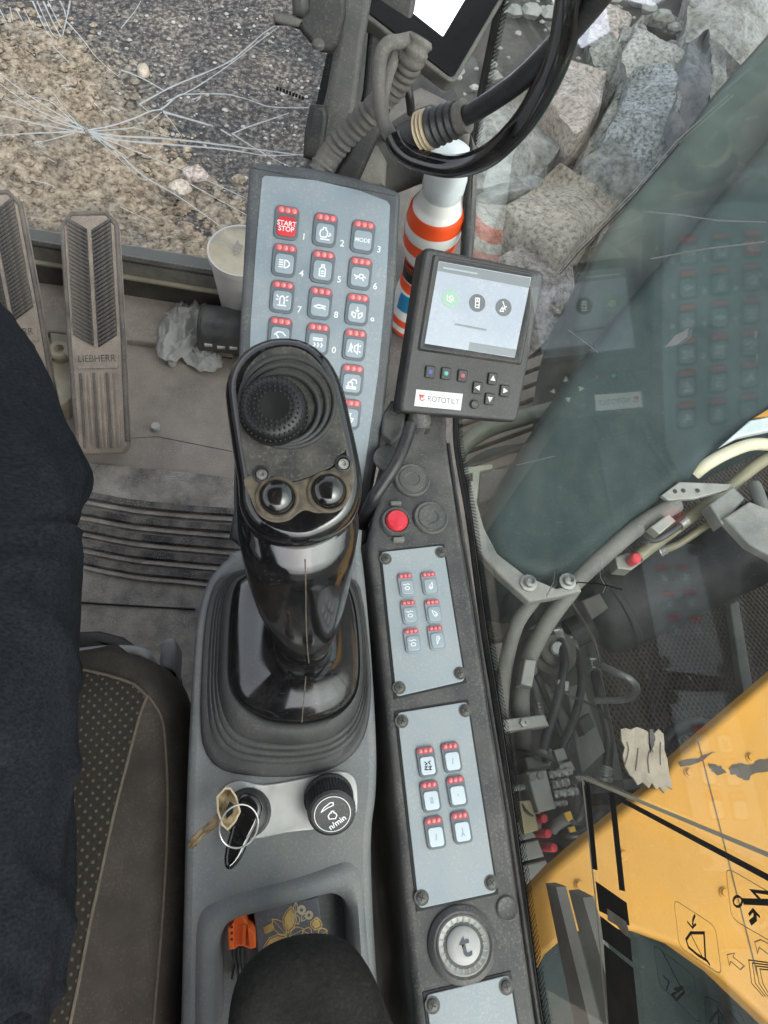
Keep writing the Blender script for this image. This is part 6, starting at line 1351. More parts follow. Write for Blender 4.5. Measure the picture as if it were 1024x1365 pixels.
# front corner pillar and the dash moulding in the corner
def vprism(name, px_pts, z0, z1, mat, label=None, cat=None, parent=None, zref=None, bev=0.004, kind=None, smooth=45):
    pts = [atz(u, v, zref if zref is not None else z1) for u, v in px_pts]
    c = sum(pts, Vector()) / len(pts); b0 = Vector((c.x, c.y, z0)); mb = MB(); mb.slab([((p - b0).x, (p - b0).y) for p in pts], 0, z1 - z0, bev, 3)
    if parent is not None: return obj(name, rel(mb.xf(Matrix.Translation(b0)), parent.location), mat, parent, smooth=smooth)
    o = obj(name, mb, mat, loc=b0, smooth=smooth)
    if kind: o['kind'] = kind; o['label'] = label
    else: tag(o, label, cat)
    return o
def dslab(name, px_pts, d, th, mat, parent, bev=0.003, smooth=45):
    """solid facing the operator: front outline at distance d, thickness away from the eye"""
    c = atd(sum(p[0] for p in px_pts) / len(px_pts), sum(p[1] for p in px_pts) / len(px_pts), d); n_ = (CAM - c).normalized()
    U = Vector((1, 0, 0)); U = (U - n_ * U.dot(n_)).normalized(); F_ = Frame(c, U, n_.cross(U)); mb = MB(); mb.slab(F_.pxs(px_pts), -th, 0, bev, 3)
    return obj(name, rel(mb.xf(F_.mat()), parent.location) if parent is not None else mb.xf(F_.mat()), mat, parent, smooth=smooth)
DA = thing('corner_dash', 'dusty dark dash moulding in the front corner of the cab', 'dash', loc=atz(560, 300, 0.0))
vprism('base', [(400,230),(470,160),(560,110),(640,150),(634,260),(622,440),(600,560),(540,560),(420,520),(330,420)], 0.0, 0.18, 'frame_dark', parent=DA, bev=0.02)
dslab('pillar_trim', [(455,-30),(500,-30),(486,60),(476,140),(462,200),(430,260),(392,260),(418,190),(436,120),(448,50)], 0.98, 0.05, 'dark_trim', DA, 0.008)
dslab('pillar_core', [(497,-30),(560,-30),(545,60),(520,150),(480,240),(430,262),(470,190),(484,120)], 1.00, 0.05, 'black_trim', DA, 0.006)
dslab('vent_housing', [(430,240),(455,200),(500,176),(540,150),(575,138),(608,146),(632,190),(632,240),(560,246),(520,262),(450,262)], 1.16, 0.10, 'frame_dark', DA, 0.012)
dslab('duct', [(432,230),(446,208),(476,196),(504,194),(516,216),(514,250),(470,252)], 1.06, 0.06, 'cable_grey', DA, 0.014)
for k in range(4): dslab('vent_slat', [(506 + 14 * k, 178 - 5 * k), (516 + 14 * k, 172 - 5 * k), (522 + 14 * k, 182 - 5 * k), (512 + 14 * k, 190 - 5 * k)], 1.14, 0.012, 'rim_dark', DA, 0.002)
dslab('side_trim', [(628,178),(637,200),(634,300),(622,450),(608,500),(606,440),(616,330),(624,230)], 1.0, 0.03, 'dark_trim', DA, 0.006)
BK = thing('blind_bracket', 'black moulded catch bracket on the front pillar', 'bracket', loc=atd(420, 40, 0.95))
dslab('catch', [(364,22),(372,16),(392,24),(406,12),(406,-30),(462,-30),(462,20),(452,60),(444,72),(428,70),(414,58),(400,40),(384,34),(366,34)], 0.93, 0.04, 'black_trim', BK, 0.006)
dslab('ledge', [(364,18),(386,18),(404,26),(398,36),(380,34),(366,30)], 0.925, 0.02, 'cable_grey', BK, 0.003)
dslab('roller', [(388,-30),(410,-30),(412,12),(404,24),(390,20)], 0.92, 0.03, 'dark_trim', BK, 0.008)
mb = MB(); mb.lathe([(0.007, 0), (0.007, 0.004), (0.0055, 0.006), (0.0003, 0.0065)], 14, atd(424, 62, 0.925)); obj('screw', rel(mb, BK.location), 'dark_trim', BK)
HG = thing('pillar_latch', 'flat black latch handle low on the front pillar', 'latch', loc=atd(425, 180, 0.96))
dslab('handle', [(414,138),(434,140),(438,156),(432,200),(422,216),(404,210),(406,176)], 0.955, 0.03, 'black_trim', HG, 0.006)

# ------------------------------------------------------------------ cables in the corner
cable('corrugated_hose', [(424,232,0.86),(440,206,0.86),(468,174,0.85),(500,143,0.84),(524,118,0.83),(540,96,0.82),(552,72,0.81),(562,50,0.81)], 0.0125, 'cable_grey', 'grey corrugated hose rising from the dash to the tablet', 'hose', n=16, corr=0.0080)
cable('grey_cable', [(548,52,0.81),(532,56,0.80),(518,58,0.79),(508,74,0.785),(505,110,0.78),(508,150,0.78),(518,178,0.78),(536,192,0.775)], 0.0066, 'cable_grey', 'thick grey cable looping down from the tablet to the connector')
cable('grey_cable', [(534,62,0.82),(526,82,0.81),(516,110,0.80),(512,150,0.795),(524,180,0.79),(548,200,0.78)], 0.0048, 'cable_grey', 'thin grey cable running beside the thick looped one')
cable('thin_cable', [(540,100,0.86),(546,130,0.86),(548,150,0.88)], 0.0045, 'cable_black', 'short thin cable behind the corrugated hose')
CN = thing('cable_connector', 'round ribbed cable connector with a brass ring', 'connector', loc=atd(576, 170, 0.75))
P0, P1 = atd(538, 184, 0.765), atd(622, 154, 0.735)
def cyl(name, s0, s1, r0, r1, mat, rib=0):
    n_ = max(2, rib * 4); mb = MB(); mb.tube([P0.lerp(P1, s0 + (s1 - s0) * i / n_) for i in range(n_ + 1)], [(r0 + (r1 - r0) * i / n_) * (1 + (0.07 * math.sin(i * math.pi / 2) if rib else 0)) for i in range(n_ + 1)], 24); obj(name, rel(mb, CN.location), mat, CN, smooth=40)
cyl('plug', 0.0, 0.28, 0.0130, 0.0145, 'cable_black'); cyl('brass_ring', 0.28, 0.46, 0.0168, 0.0168, 'gold_pale', 3); cyl('socket', 0.46, 0.86, 0.0170, 0.0150, 'cable_black', 4); cyl('boot', 0.86, 1.0, 0.0130, 0.0145, 'cable_grey'); 
cable('black_cable', [(612,158,0.738),(640,144,0.72),(690,110,0.68),(740,62,0.63),(790,4,0.58),(830,-50,0.54)], 0.0086, 'cable_black', 'matte black cable leaving the ribbed connector upwards')
cable('glossy_cable', [(526,182,0.76),(536,200,0.755),(560,214,0.75),(605,222,0.74),(650,208,0.72),(695,166,0.69),(728,112,0.65),(750,56,0.61),(760,0,0.58),(766,-50,0.55)], 0.0102, 'gloss_black', 'glossy thick black cable hanging in a loop over the bottle')

# ------------------------------------------------------------------ striped bottle
BT = thing('spray_bottle', 'white bottle with orange stripes and a frosted cap', 'bottle', loc=atz(545, 432, 0.18))
BT.scale = (1.085, 1.085, 1.085)
top = atz(585, 218, 0.26 + 0.0)
zb = 0.26; axis0 = BT.location
# height such that the cap meets its place in the picture
h = 0.30
def bprof(s_):  # radius along the bottle
    pts = [(0, .030), (.03, .034), (.12, .035), (.25, .033), (.38, .029), (.5, .031), (.62, .038), (.72, .0405), (.80, .038), (.86, .030), (.90, .0265)]
    for i in range(len(pts) - 1):
        if pts[i][0] <= s_ <= pts[i + 1][0]:
            f_ = (s_ - pts[i][0]) / (pts[i + 1][0] - pts[i][0]); f_ = f_ * f_ * (3 - 2 * f_); return pts[i][1] * (1 - f_) + pts[i + 1][1] * f_
    return pts[-1][1]
n_ = 60; mb = MB(); mb.lathe([(bprof(.90 * i / n_), h * .90 * i / n_) for i in range(n_ + 1)], 36); obj('body', mb, 'bottle_white', BT, smooth=60)
def band(s0, s1, mat, wave=0.0, a0=0.0, a1=6.2832, name='stripe', sl=0.0):
    mb = MB(); rg = []; m_ = 40
    for i in range(7):
        s_ = s0 + (s1 - s0) * i / 6; ring = []
        for k in range(m_ + 1):
            a = a0 + (a1 - a0) * k / m_; ss = min(0.9, max(0.0, s_ + wave * math.sin(a * 1.0 + 0.6) + sl * (a - a0))); r_ = bprof(ss) + 0.0005; ring.append((r_ * math.cos(a), r_ * math.sin(a), h * ss))
        rg.append(ring)
    mb.loft(rg, False, False, closed=False); obj(name, mb, mat, BT, smooth=60)
band(0.755, 0.83, 'bottle_orange', 0.012); band(0.62, 0.69, 'bottle_orange', 0.012); band(0.47, 0.545, 'bottle_orange', 0.012, 3.2, 7.0); band(0.34, 0.40, 'bottle_orange', 0.01); band(0.10, 0.15, 'bottle_orange', 0.01); band(0.0, 0.045, 'bottle_orange')
band(0.20, 0.31, 'bottle_blue', 0.0, 3.6, 5.4, 'print', 0.01); band(0.40, 0.52, 'bottle_black', 0.0, 3.2, 4.1, 'print')
mb = MB(); mb.lathe([(0.0265, h * .9), (0.027, h * .905), (0.027, h * .93), (0.0285, h * .935), (0.0285, h * 1.08), (0.026, h * 1.11), (0.020, h * 1.125), (0.0003, h * 1.125)], 36); obj('cap', mb, 'cap_frost', BT, smooth=40)

# ------------------------------------------------------------------ pedals
def pedal(lab, c4, z_top, z_bot, split, letters=True):
    """c4: top-left, top-right, bottom-right, bottom-left pixels of the tread; split: share of the length above the lettering"""
    tl, tr = atz(*c4[0], z_top), atz(*c4[1], z_top); br, bl_ = atz(*c4[2], z_bot), atz(*c4[3], z_bot)
    o = (bl_ + br) / 2; U = ((tr - tl) + (br - bl_)).normalized(); V = ((tl + tr) / 2 - o); Vn = V.normalized(); F_ = Frame(o, U - Vn * U.dot(Vn), V)
    L = V.length; w = ((tr - tl).length + (br - bl_).length) / 2
    T = thing('travel_pedal', lab, 'pedal', frame=F_)
    Wt_, Wb_ = w * 0.98, w * 0.92
    ol = [(-Wb_ / 2, 0.012), (-Wb_ / 2 + .01, 0), (Wb_ / 2 - .01, 0), (Wb_ / 2, 0.012), (Wt_ / 2, L * .5), (Wt_ / 2, L - .02), (Wt_ / 2 - .016, L), (-Wt_ / 2 + .016, L), (-Wt_ / 2, L - .02), (-Wt_ / 2, L * .5)]
    mb = MB(); mb.slab(ol, -0.028, 0.0, 0.004, 3); obj('tread', mb, 'pedal_pad', T, smooth=45)
    mb = MB(); lf = [(-Wb_ / 2 - .001, 0.02), (-Wt_ / 2 - .001, L * .5), (-Wt_ / 2 - .001, L - .02), (-Wt_ / 2 + .015, L + .001), (Wt_ / 2 - .015, L + .001), (Wt_ / 2 + .001, L - .02), (Wt_ / 2 + .001, L * .5), (Wb_ / 2 + .001, 0.02)]
    mb.tube([(a, b, -0.002) for a, b in lf], 0.0045, 8); obj('rim', mb, 'pedal_edge', T, smooth=50)
    y0 = L * (1 - split); n_ = 27; bw = Wt_ / 2 - 0.012
    bar = MB(); bar.slab([(0, 0), (bw, bw * 0.62), (bw, bw * 0.62 + 0.0062), (0, 0.0062)], -0.001, 0.0045, 0.0008, 1); mR = mesh_of('tread_bar', bar, 'pedal_bar')
    bar2 = MB(); bar2.slab([(0, 0), (-bw, bw * 0.62), (-bw, bw * 0.62 + 0.0062), (0, 0.0062)], -0.001, 0.0045, 0.0008, 1); mL = mesh_of('tread_bar', bar2, 'pedal_bar')
    stp = (L - y0 - bw * 0.62 - 0.022) / n_
    for k in range(n_ + 1):
        obj('tread_bar', mR, None, T, loc=(0.004, y0 + 0.008 + stp * k, 0)); obj('tread_bar', mL, None, T, loc=(-0.004, y0 + 0.008 + stp * k + 0.002, 0))
    mb = MB(); mb.slab(rrect(0, y0 - 0.016, Wb_ - 0.012, 0.026, 0.003), -0.001, 0.0022, 0.0008, 2); obj('name_strip', mb, 'pedal_pad', T)
    text('LIEBHERR', 0.0165, 'pedal_bar', T, (0, y0 - 0.012, 0.0026), name='lettering', bold=0.0001, xs=0.92)
    for k in range(9):
        x = -Wb_ / 2 + 0.012 + (Wb_ - 0.024) * k / 8; mb = MB(); mb.slab(rrect(x, (y0 - 0.03) / 2 + .002, 0.0042, y0 - 0.046, 0.001, 2), -0.001, 0.0028, 0.001, 2); obj('heel_rib', mb, 'pedal_edge' if k % 3 == 0 else 'pedal_pad', T)
    # hinge foot down to the floor
    mb = MB(); lo = F_.w(0, 0.07, -0.03); mb.tube([lo, Vector((lo.x, lo.y + 0.01, 0.0))], 0.02, 12); obj('hinge_foot', mb.xf(F_.mat().inverted()), 'pedal_edge', T)
    mb = MB(); lo = F_.w(0, L * .62, -0.026); mb.tube([lo, Vector((lo.x, lo.y - .02, 0.0))], 0.012, 12); obj('push_rod', mb.xf(F_.mat().inverted()), 'pedal_edge', T)
    return T
pedal('dusty ribbed travel pedal standing alone before the windscreen', [(76,276),(160,294),(166,606),(108,604)], 0.24, 0.05, 0.57)
pedal('dusty ribbed travel pedal half hidden by the dark trouser leg', [(-62,250),(28,266),(70,530),(4,540)], 0.25, 0.04, 0.62)
PB = thing('pedal_bracket', 'cream painted pivot bracket between the two pedals', 'bracket', loc=atz(84, 480, 0.0))
vprism('plate', [(66,442),(94,446),(100,470),(98,530),(80,540),(70,500)], 0.0, 0.05, 'cream_paint', parent=PB, bev=0.004)
mb = MB(); p = atz(80, 468, 0.06); mb.lathe([(0.020, -0.02), (0.020, 0.004), (0.017, 0.008), (0.009, 0.008), (0.007, -0.004), (0.0003, -0.004)], 20, p); obj('pivot', rel(mb, PB.location), 'cream_paint', PB)
mb = MB(); mb.tube([atz(86, 470, 0.066), atz(104, 480, 0.066)], 0.006, 8); obj('link', rel(mb, PB.location), 'cream_paint', PB)

# ------------------------------------------------------------------ bucket, bag, tube
zb = 0.20; c = atz(322, 316, zb); BU = thing('bucket', 'white bucket with a dried cream crust behind the keypad', 'bucket', loc=(c.x, c.y - 0.03, 0.019))
r1 = 52 * (CAMZ - zb) / 850; dz = zb - 0.02
mb = MB(); mb.lathe([(r1 * .72, 0), (r1 * .72, 0.004), (r1 * .95, dz - .014), (r1 * 1.0, dz - .012), (r1 * 1.0, dz), (r1 * .95, dz), (r1 * .93, dz - .012)], 44, cap1=False); obj('shell', mb, 'bucket_white', BU, smooth=35)
mb = MB(); rg = []
for r_ in (0.02, .2, .4, .6, .8, .95):
    rg.append([(r1 * r_ * math.cos(k * math.pi / 24), r1 * r_ * math.sin(k * math.pi / 24), dz - .006 + .004 * noise.noise(Vector((r_ * 3 * math.cos(k * math.pi / 24), r_ * 3 * math.sin(k * math.pi / 24), 1)))) for k in range(48)])
mb.loft(rg, True, False); obj('crust', mb, 'bucket_crust', BU, smooth=60)
mb = MB(); p = [(r1 * .52, -.006), (r1 * .60, .010), (r1 * .50, .014), (r1 * .44, .024), (r1 * .36, .012), (r1 * .30, .006), (r1 * .36, -.006), (r1 * .34, -.016), (r1 * .44, -.012)]; mb.poly([(a - r1 * .55, b) for a, b in p], dz + .0005); obj('stain', mb, 'floor_plate', BU, smooth=0)
def crumple(name, u, v, sx, sy, sz, mat, label, cat, seed):
    p = atz(u, v, 0.0); n_ = 44; mb = MB(); rings = []; sd = Vector((seed * 3.7, seed, 0)); m_ = 60
    for j in range(1, n_ + 1):
        r_ = j / n_; ring = []
        for k in range(m_):
            a = 2 * math.pi * k / m_; e = 1 + 0.28 * noise.noise(Vector((math.cos(a) * 1.3, math.sin(a) * 1.3, seed))) + 0.10 * noise.noise(Vector((math.cos(a) * 5, math.sin(a) * 5, seed)))
            x, y = math.cos(a) * r_ * e, math.sin(a) * r_ * e; q = Vector((x, y, 0)) + sd
            w = noise.noise_vector(q * 1.8) * 0.25
            h = 1 - 2.2 * abs(noise.noise((q + w) * 1.7)); h2 = 1 - 2.2 * abs(noise.noise((q + w) * 4.1 + Vector((3, 1, 0)))); h3 = 1 - 2 * abs(noise.noise(q * 9))
            z = max(0.0015, (0.42 + 0.40 * h + 0.16 * h2 + 0.05 * h3) * sz * (1 - 0.55 * r_ ** 2))
            ring.append((x * sx + w.x * sx * .15, y * sy + w.y * sy * .15, z))
        rings.append(ring)
    mb.loft(rings, True, False)
    o = obj(name, mb, mat, loc=p, smooth=45); o.rotation_euler = (0, 0, R(-18)); md = o.modifiers.new('thick', 'SOLIDIFY'); md.thickness = 0.0006
    return tag(o, label, cat)
see_through('tissue', 0.35)
crumple('crumpled_bag', 246, 446, 0.046, 0.085, 0.06, 'tissue', 'crumpled translucent white plastic bag on the floor', 'bag', 2.0)
crumple('crumpled_tissue', 272, 482, 0.040, 0.030, 0.035, 'tissue', 'scrap of white tissue at the foot of the crumpled bag', 'tissue', 5.0)
crumple('plastic_scrap', 290, 404, 0.060, 0.030, 0.07, 'tissue', 'white plastic scrap between the bucket and the tube end', 'scrap', 8.0)
TU = thing('duct_tube', 'dark open-ended tube lying on the floor beside the bag', 'tube', loc=atz(300, 450, 0.02))
A = atz(268, 436, 0.055); Bq = A + Vector((0.26, -0.035, 0.0)); d = (Bq - A)
mb = MB(); mb.tube([A, A + d * .02, A + d * .03, Bq], [0.044, 0.047, 0.044, 0.044], 36, False); o = obj('pipe', rel(mb, TU.location), 'tube_grey', TU, smooth=45); md = o.modifiers.new('thick', 'SOLIDIFY'); md.thickness = 0.004
mb = MB(); rr = 0.046
for k in range(9):
    p = A + d * (0.06 + 0.09 * k) + Vector((0, -0.042, 0.006 - 0.002 * (k % 2))); s_ = 0.0045
    mb.box(p.x - s_ * 1.6, p.x + s_ * 1.6, p.y - s_, p.y + s_, p.z - s_ * .6, p.z + s_ * .6)
obj('worn_edge', rel(mb, TU.location), 'sticker_white', TU)

# ------------------------------------------------------------------ seat
SE = thing('operator_seat', 'worn brown cloth operator seat with dotted centre panel', 'seat', loc=(-0.33, -0.1, 0.0))
re_px = [(175,868),(205,880),(226,905),(238,940),(243,1000),(243,1080),(241,1160),(238,1260),(233,1400),(228,1600)]
RE = [atz(u, v, 0.40) for u, v in re_px]
def redge(y):
    for i in range(len(RE) - 1):
        if RE[i + 1].y <= y <= RE[i].y: f_ = (RE[i].y - y) / (RE[i].y - RE[i + 1].y); return RE[i].x * (1 - f_) + RE[i + 1].x * f_
    return RE[-1].x if y < RE[-1].y else RE[0].x
yf = RE[0].y; yk = -0.55; xc = -0.34
def seat_pt(s_, y):     # s_: 0 centre .. 1 right edge .. >1 down the side
    xr = redge(y); hw = xr - xc
    fr_ = max(0.0, 1 - (yf - y) / 0.06); fd = 0.030 * fr_ ** 2.2
    if s_ <= 1:
        x = xc + hw * s_; z = 0.425 + 0.022 * max(0, s_ - 0.55) ** 1.2 * 2 - 0.034 * max(0, (s_ - 0.86) / 0.14) ** 2.4
    else: x = xr + 0.010 * math.sin((s_ - 1) * 3.1); z = 0.425 + 0.018 - 0.034 - 0.115 * (s_ - 1)
    return Vector((x, y, z - fd + 0.0025 * noise.noise(Vector((x * 9, y * 9, 0)))))
ys = [yf - (yf - yk) * (j / 60) ** 1.3 for j in range(61)]; ss = [i / 34 * 1.0 for i in range(35)] + [1.1, 1.3, 1.6, 2.0]
ss = [-s_ for s_ in reversed(ss[1:])] + ss
vsx, fs = [], []
for y in ys:
    for s_ in ss:
        p = seat_pt(abs(s_), y); 
        if s_ < 0: p.x = 2 * xc - p.x
        vsx.append(p)
n_ = len(ss)
for j in range(60):
    for i in range(n_ - 1): fs.append((j * n_ + i, j * n_ + i + 1, (j + 1) * n_ + i + 1, (j + 1) * n_ + i))
fr0 = len(vsx)
for s_, p in zip(ss, vsx[:n_]): pass
front = [Vector((p.x, p.y + 0.012, p.z - 0.02)) for p in vsx[:n_]]; front2 = [Vector((p.x, p.y + 0.006, 0.30)) for p in vsx[:n_]]
vsx += front + front2
for i in range(n_ - 1): fs.append((i + 1, i, fr0 + i, fr0 + i + 1)); fs.append((fr0 + i + 1, fr0 + i, fr0 + n_ + i, fr0 + n_ + i + 1))
mb = MB(); mb.add(vsx, fs); obj('cushion', rel(mb, SE.location), 'seat_side', SE, smooth=70)
# dotted centre panel
m = bpy.data.materials.new('dotted_cloth'); m.use_nodes = True; MATS['dotted_cloth'] = m; nt = m.node_tree; L = nt.links; bs_ = nt.nodes['Principled BSDF']; bs_.inputs['Roughness'].default_value = 0.95; bs_.inputs['Specular IOR Level'].default_value = 0.15
tc = node(nt, 'ShaderNodeTexCoord'); mp = node(nt, 'ShaderNodeMapping'); mp.inputs['Rotation'].default_value = (0, 0, R(45)); mp.inputs['Scale'].default_value = (128, 128, 0.0); L.new(tc.outputs['Object'], mp.inputs[0])
vo = node(nt, 'ShaderNodeTexVoronoi'); vo.inputs['Scale'].default_value = 1.0; vo.inputs['Randomness'].default_value = 0.12; L.new(mp.outputs[0], vo.inputs['Vector'])
ra_ = node(nt, 'ShaderNodeMapRange'); ra_.inputs['From Min'].default_value = 0.14; ra_.inputs['From Max'].default_value = 0.24; ra_.inputs['To Min'].default_value = 1.0; ra_.inputs['To Max'].default_value = 0.0; L.new(vo.outputs['Distance'], ra_.inputs['Value'])
no = node(nt, 'ShaderNodeTexNoise'); no.inputs['Scale'].default_value = 350; L.new(tc.outputs['Object'], no.inputs['Vector'])
c1 = node(nt, 'ShaderNodeMix', data_type='RGBA'); c1.inputs['A'].default_value = (0.022, 0.020, 0.017, 1); c1.inputs['B'].default_value = (0.055, 0.048, 0.040, 1); L.new(no.outputs['Fac'], c1.inputs['Factor'])
c2 = node(nt, 'ShaderNodeMix', data_type='RGBA'); L.new(ra_.outputs[0], c2.inputs['Factor']); L.new(c1.outputs['Result'], c2.inputs['A']); c2.inputs['B'].default_value = (0.12, 0.107, 0.088, 1); L.new(c2.outputs['Result'], bs_.inputs['Base Color'])
bp2 = node(nt, 'ShaderNodeBump'); bp2.inputs['Strength'].default_value = 0.5; bp2.inputs['Distance'].default_value = 0.0006; L.new(no.outputs['Fac'], bp2.inputs['Height']); L.new(bp2.outputs[0], bs_.inputs['Normal'])
bd_px = [(196,928),(186,960),(176,1000),(163,1050),(150,1100),(134,1170),(118,1240),(100,1330),(80,1420),(40,1600)]
BD = [atz(u, v, 0.437) for u, v in bd_px]
def bx_(y):
    for i in range(len(BD) - 1):
        if BD[i + 1].y <= y <= BD[i].y: f_ = (BD[i].y - y) / (BD[i].y - BD[i + 1].y); return BD[i].x * (1 - f_) + BD[i + 1].x * f_
    return BD[-1].x if y < BD[-1].y else BD[0].x
fe = [atz(u, v, 0.437) for u, v in ((196,928),(180,912),(150,900),(105,888),(0,880))]
def fy(x):
    for i in range(len(fe) - 1):
        if fe[i + 1].x <= x <= fe[i].x: f_ = (fe[i].x - x) / (fe[i].x - fe[i + 1].x); return fe[i].y * (1 - f_) + fe[i + 1].y * f_
    return fe[-1].y
mb = MB(); vv, ff = [], []; nx, ny = 30, 50; seamR, seamF = [], []
for j in range(ny + 1):
    for i in range(nx + 1):
        t_ = j / ny; y_r = BD[0].y + (yk + 0.03 - BD[0].y) * t_; xr = bx_(y_r); x = (2 * xc - xr) + (xr - (2 * xc - xr)) * i / nx
        xm = x if x > xc else 2 * xc - x
        y = y_r + (fy(xm) - BD[0].y) * (1 - t_) ** 3
        s_ = (xm - xc) / (redge(y) - xc); p = seat_pt(max(0, min(1, s_)), y); vv.append((x, y, p.z + 0.0022))
        if i == nx: seamR.append(Vector((x, y, p.z + 0.002)))
        if j == 0: seamF.append(Vector((x, y, p.z + 0.002)))
for j in range(ny):
    for i in range(nx): k = j * (nx + 1) + i; ff.append((k, k + 1, k + nx + 2, k + nx + 1))
mb.add(vv, ff); obj('centre_panel', rel(mb, SE.location), 'dotted_cloth', SE, smooth=70)
for nm, P in (('seam', seamR), ('seam', seamF)):
    mb = MB(); mb.tube(P, 0.0016, 6); obj(nm, rel(mb, SE.location), 'seam', SE, smooth=50)
P = []
for u, v in ((196,926),(208,942),(216,962),(220,1000),(222,1060),(220,1140),(214,1240),(206,1340),(196,1480)):
    q = atz(u, v, 0.435); s_ = (q.x - xc) / (redge(q.y) - xc); P.append(Vector((q.x, q.y, seat_pt(min(1, s_), q.y).z + 0.0012)))
mb = MB(); mb.tube(cr(P, 5), 0.0013, 6); obj('seam', rel(mb, SE.location), 'seam', SE, smooth=50)
mb = MB(); mb.slab([(-0.5, -0.5), (-0.18, -0.5), (-0.18, 0.10), (-0.5, 0.10)], 0.0, 0.33, 0.01, 2); obj('pedestal', rel(mb, SE.location), 'black_trim', SE)
brr = []  # unseen backrest, added to block light from behind and darken reflections
for zz, yy, hw_, th_ in ((0.44, -0.52, 0.20, 0.05), (0.50, -0.50, 0.235, 0.055), (0.75, -0.56, 0.235, 0.05), (0.98, -0.62, 0.20, 0.045), (1.10, -0.65, 0.14, 0.035)):
    brr.append([Vector((xc + hw_ * math.cos(a), yy + th_ * math.sin(a), zz)) for a in [2 * math.pi * k / 40 for k in range(40)]])
mb = MB(); mb.loft(brr); obj('backrest', rel(mb, SE.location), 'seat_side', SE, smooth=60)
# black rubber cover in front of the cushion, levers
vp = [(70,840),(130,838),(162,846),(184,862),(190,880),(70,880)]
vprism('front_cover', vp, 0.20, 0.375, 'boot_rubber', parent=SE, bev=0.012)
mb = MB(); mb.tube(cr([atz(u, v, z) for u, v, z in ((100,872,.385),(140,868,.385),(176,868,.385),(194,874,.384),(204,890,.37))], 6), [0.0065] * 25, 12); obj('lift_bar', rel(mb, SE.location), 'lever_grey', SE, smooth=60)
vprism('side_lever', [(211,890),(214,858),(220,850),(232,849),(235,856),(233,896)], 0.30, 0.355, 'lever_grey', parent=SE, bev=0.006)
vprism('lever_stem', [(210,890),(234,892),(240,930),(226,940)], 0.28, 0.34, 'cable_grey', parent=SE, bev=0.006)

# ------------------------------------------------------------------ the operator's leg
PE = thing('person', 'seated person in dark navy work trousers, one thigh along the seat', 'person', loc=(-0.34, -0.3, 0.44))
re2 = [((52,1480),.54,.090),((66,1365),.535,.090),((82,1240),.53,.088),((92,1120),.53,.087),((100,1000),.53,.086),((105,880),.53,.084),((104,780),.53,.082),((102,705),.53,.080),((112,640),.525,.078),((97,590),.52,.076),((74,535),.512,.074),((48,485),.50,.071),((16,446),.48,.066)]
ctr = []
for (u, v), z, r_ in re2:
    p = atz(u, v, z); ctr.append((Vector((p.x - r_ - 0.003, p.y, z - 0.005)), r_))
kn_ = ctr[-1][0]
sec = [(Vector((ctr[0][0].x - .02, -0.52, 0.56)), .10)] + ctr + [(kn_ + Vector((-.016, .022, -.030)), .062), (kn_ + Vector((-.03, .045, -.075)), .060), (kn_ + Vector((-.05, .085, -.15)), .060), (kn_ + Vector((-.085, .145, -.25)), .058), (kn_ + Vector((-.12, .20, -.35)), .056), (kn_ + Vector((-.13, .215, -.38)), .058)]
pts = cr([Vector((c.x, c.y, c.z, r_)) for c, r_ in sec], 10)
FOLDS = [(rc_.uniform(12, 120), rc_.uniform(-1.2, 1.9), rc_.uniform(-9, 9), rc_.uniform(0.35, 0.9), rc_.uniform(0.003, 0.0075) * rc_.choice((1, 1, -1)), rc_.uniform(0.7, 1.6)) for rc_ in [random.Random(91)] for _ in range(34)] + [(90, 0.1, 5, 0.55, 0.007, 3.5), (85, 0.3, 6, 0.6, -0.003, 2.0)]
path = [Vector(p[:3]) for p in pts]; mb = MB(); rings = []; NN = 96; prev = None
for i, p in enumerate(path):
    tdir = (path[min(i + 1, len(path) - 1)] - path[max(i - 1, 0)]).normalized()
    u = Vector((1, 0, 0)) - tdir * tdir.x; u.normalize(); w_ = tdir.cross(u)
    rg = []
    for k in range(NN):
        a = 2 * math.pi * k / NN; r_ = pts[i][3]
        f_ = 0.011 * noise.noise(Vector((math.cos(a) * 1.2, math.sin(a) * 1.2, i * 0.055))) + 0.0035 * (1 - 2 * abs(noise.noise(Vector((math.cos(a) * 3 + i * .09, math.sin(a) * 3, i * 0.03 + 4)))))
        for i0, a0, sl, ln, amp, wd_ in FOLDS:
            da = (a - a0 + math.pi) % (2 * math.pi) - math.pi; x_ = (i - i0) - sl * da; f_ += amp * math.exp(-(x_ / wd_) ** 2 - (da / ln) ** 2)
        rg.append(p + (u * math.cos(a) + w_ * math.sin(a) * 0.92) * (r_ + f_))
    rings.append(rg)
mb.loft(rings); lg = obj('trouser_leg', rel(mb, PE.location), 'denim', PE, smooth=80); lg2 = lg.copy(); COL.objects.link(lg2); lg2.location.x -= 0.25
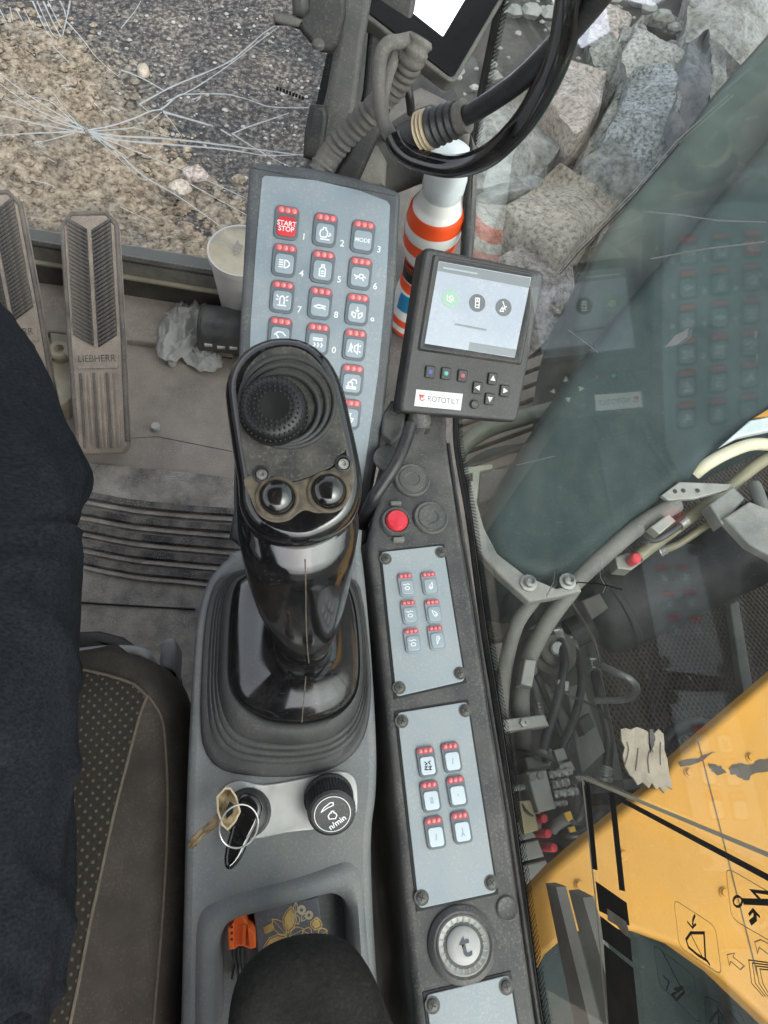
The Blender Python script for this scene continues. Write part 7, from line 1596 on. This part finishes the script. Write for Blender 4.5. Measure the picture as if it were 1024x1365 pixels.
# seam along the outside of the leg
mb = MB(); mb.tube([r[8] + Vector((0, 0, .0004)) for r in rings[8:108]], 0.0012, 6); obj('side_seam', rel(mb, PE.location), 'denim', PE, smooth=60)
# unseen torso leaning against the backrest, added to darken the joystick's reflections
trs = []
for zz, yy, hw_, th_ in ((0.47, -0.36, 0.19, 0.13), (0.56, -0.38, 0.20, 0.14), (0.72, -0.40, 0.18, 0.13), (0.90, -0.42, 0.20, 0.13), (1.04, -0.43, 0.215, 0.115), (1.12, -0.44, 0.18, 0.09), (1.16, -0.44, 0.08, 0.065), (1.22, -0.43, 0.06, 0.06)):
    trs.append([Vector((-0.40 + hw_ * math.cos(a) + 0.004 * noise.noise(Vector((math.cos(a) * 2, math.sin(a) * 2, zz * 9))), yy + th_ * math.sin(a), zz)) for a in [2 * math.pi * k / 48 for k in range(48)]])
mb = MB(); mb.loft(trs); obj('jacket', rel(mb, PE.location), 'armrest_cloth', PE, smooth=70)
# boot
ft = path[-1]; mb = MB(); rg = []
for s_, w2, hh in ((-.07, .030, .09), (-.05, .042, .12), (0, .046, .12), (.06, .046, .085), (.12, .050, .07), (.17, .046, .055), (.20, .030, .035)):
    rg.append([Vector((ft.x + w2 * math.cos(a), ft.y + s_, 0.012 + max(0, (hh / 2) * (1 + math.sin(a))))) for a in [2 * math.pi * k / 24 for k in range(24)]])
mb.loft(rg); bt = obj('boot', rel(mb, PE.location), 'black_trim', PE, smooth=60); bt2 = bt.copy(); COL.objects.link(bt2); bt2.location.x -= 0.25
# shell of the cab round the operator (out of the picture: it shades the cab and shows in glossy plastic)
rf = MB(); rf.box(-1.05, 0.36, -0.95, 0.78, 1.80, 1.86); struct('roof', rf, 'frame_dark', 'unseen dark cab roof above the seat, added to shade the cab')
wl = MB(); wl.box(-0.80, -0.76, -0.75, 1.10, -0.06, 0.40); struct('wall_left', wl, 'frame_dark', 'unseen dark lower door side of the cab left of the seat, added to darken reflections')
wl = MB(); wl.box(-0.80, 0.30, -0.80, -0.755, -0.06, 0.55); struct('wall_rear', wl, 'frame_dark', 'unseen dark rear cab wall behind the seat, added to darken reflections')
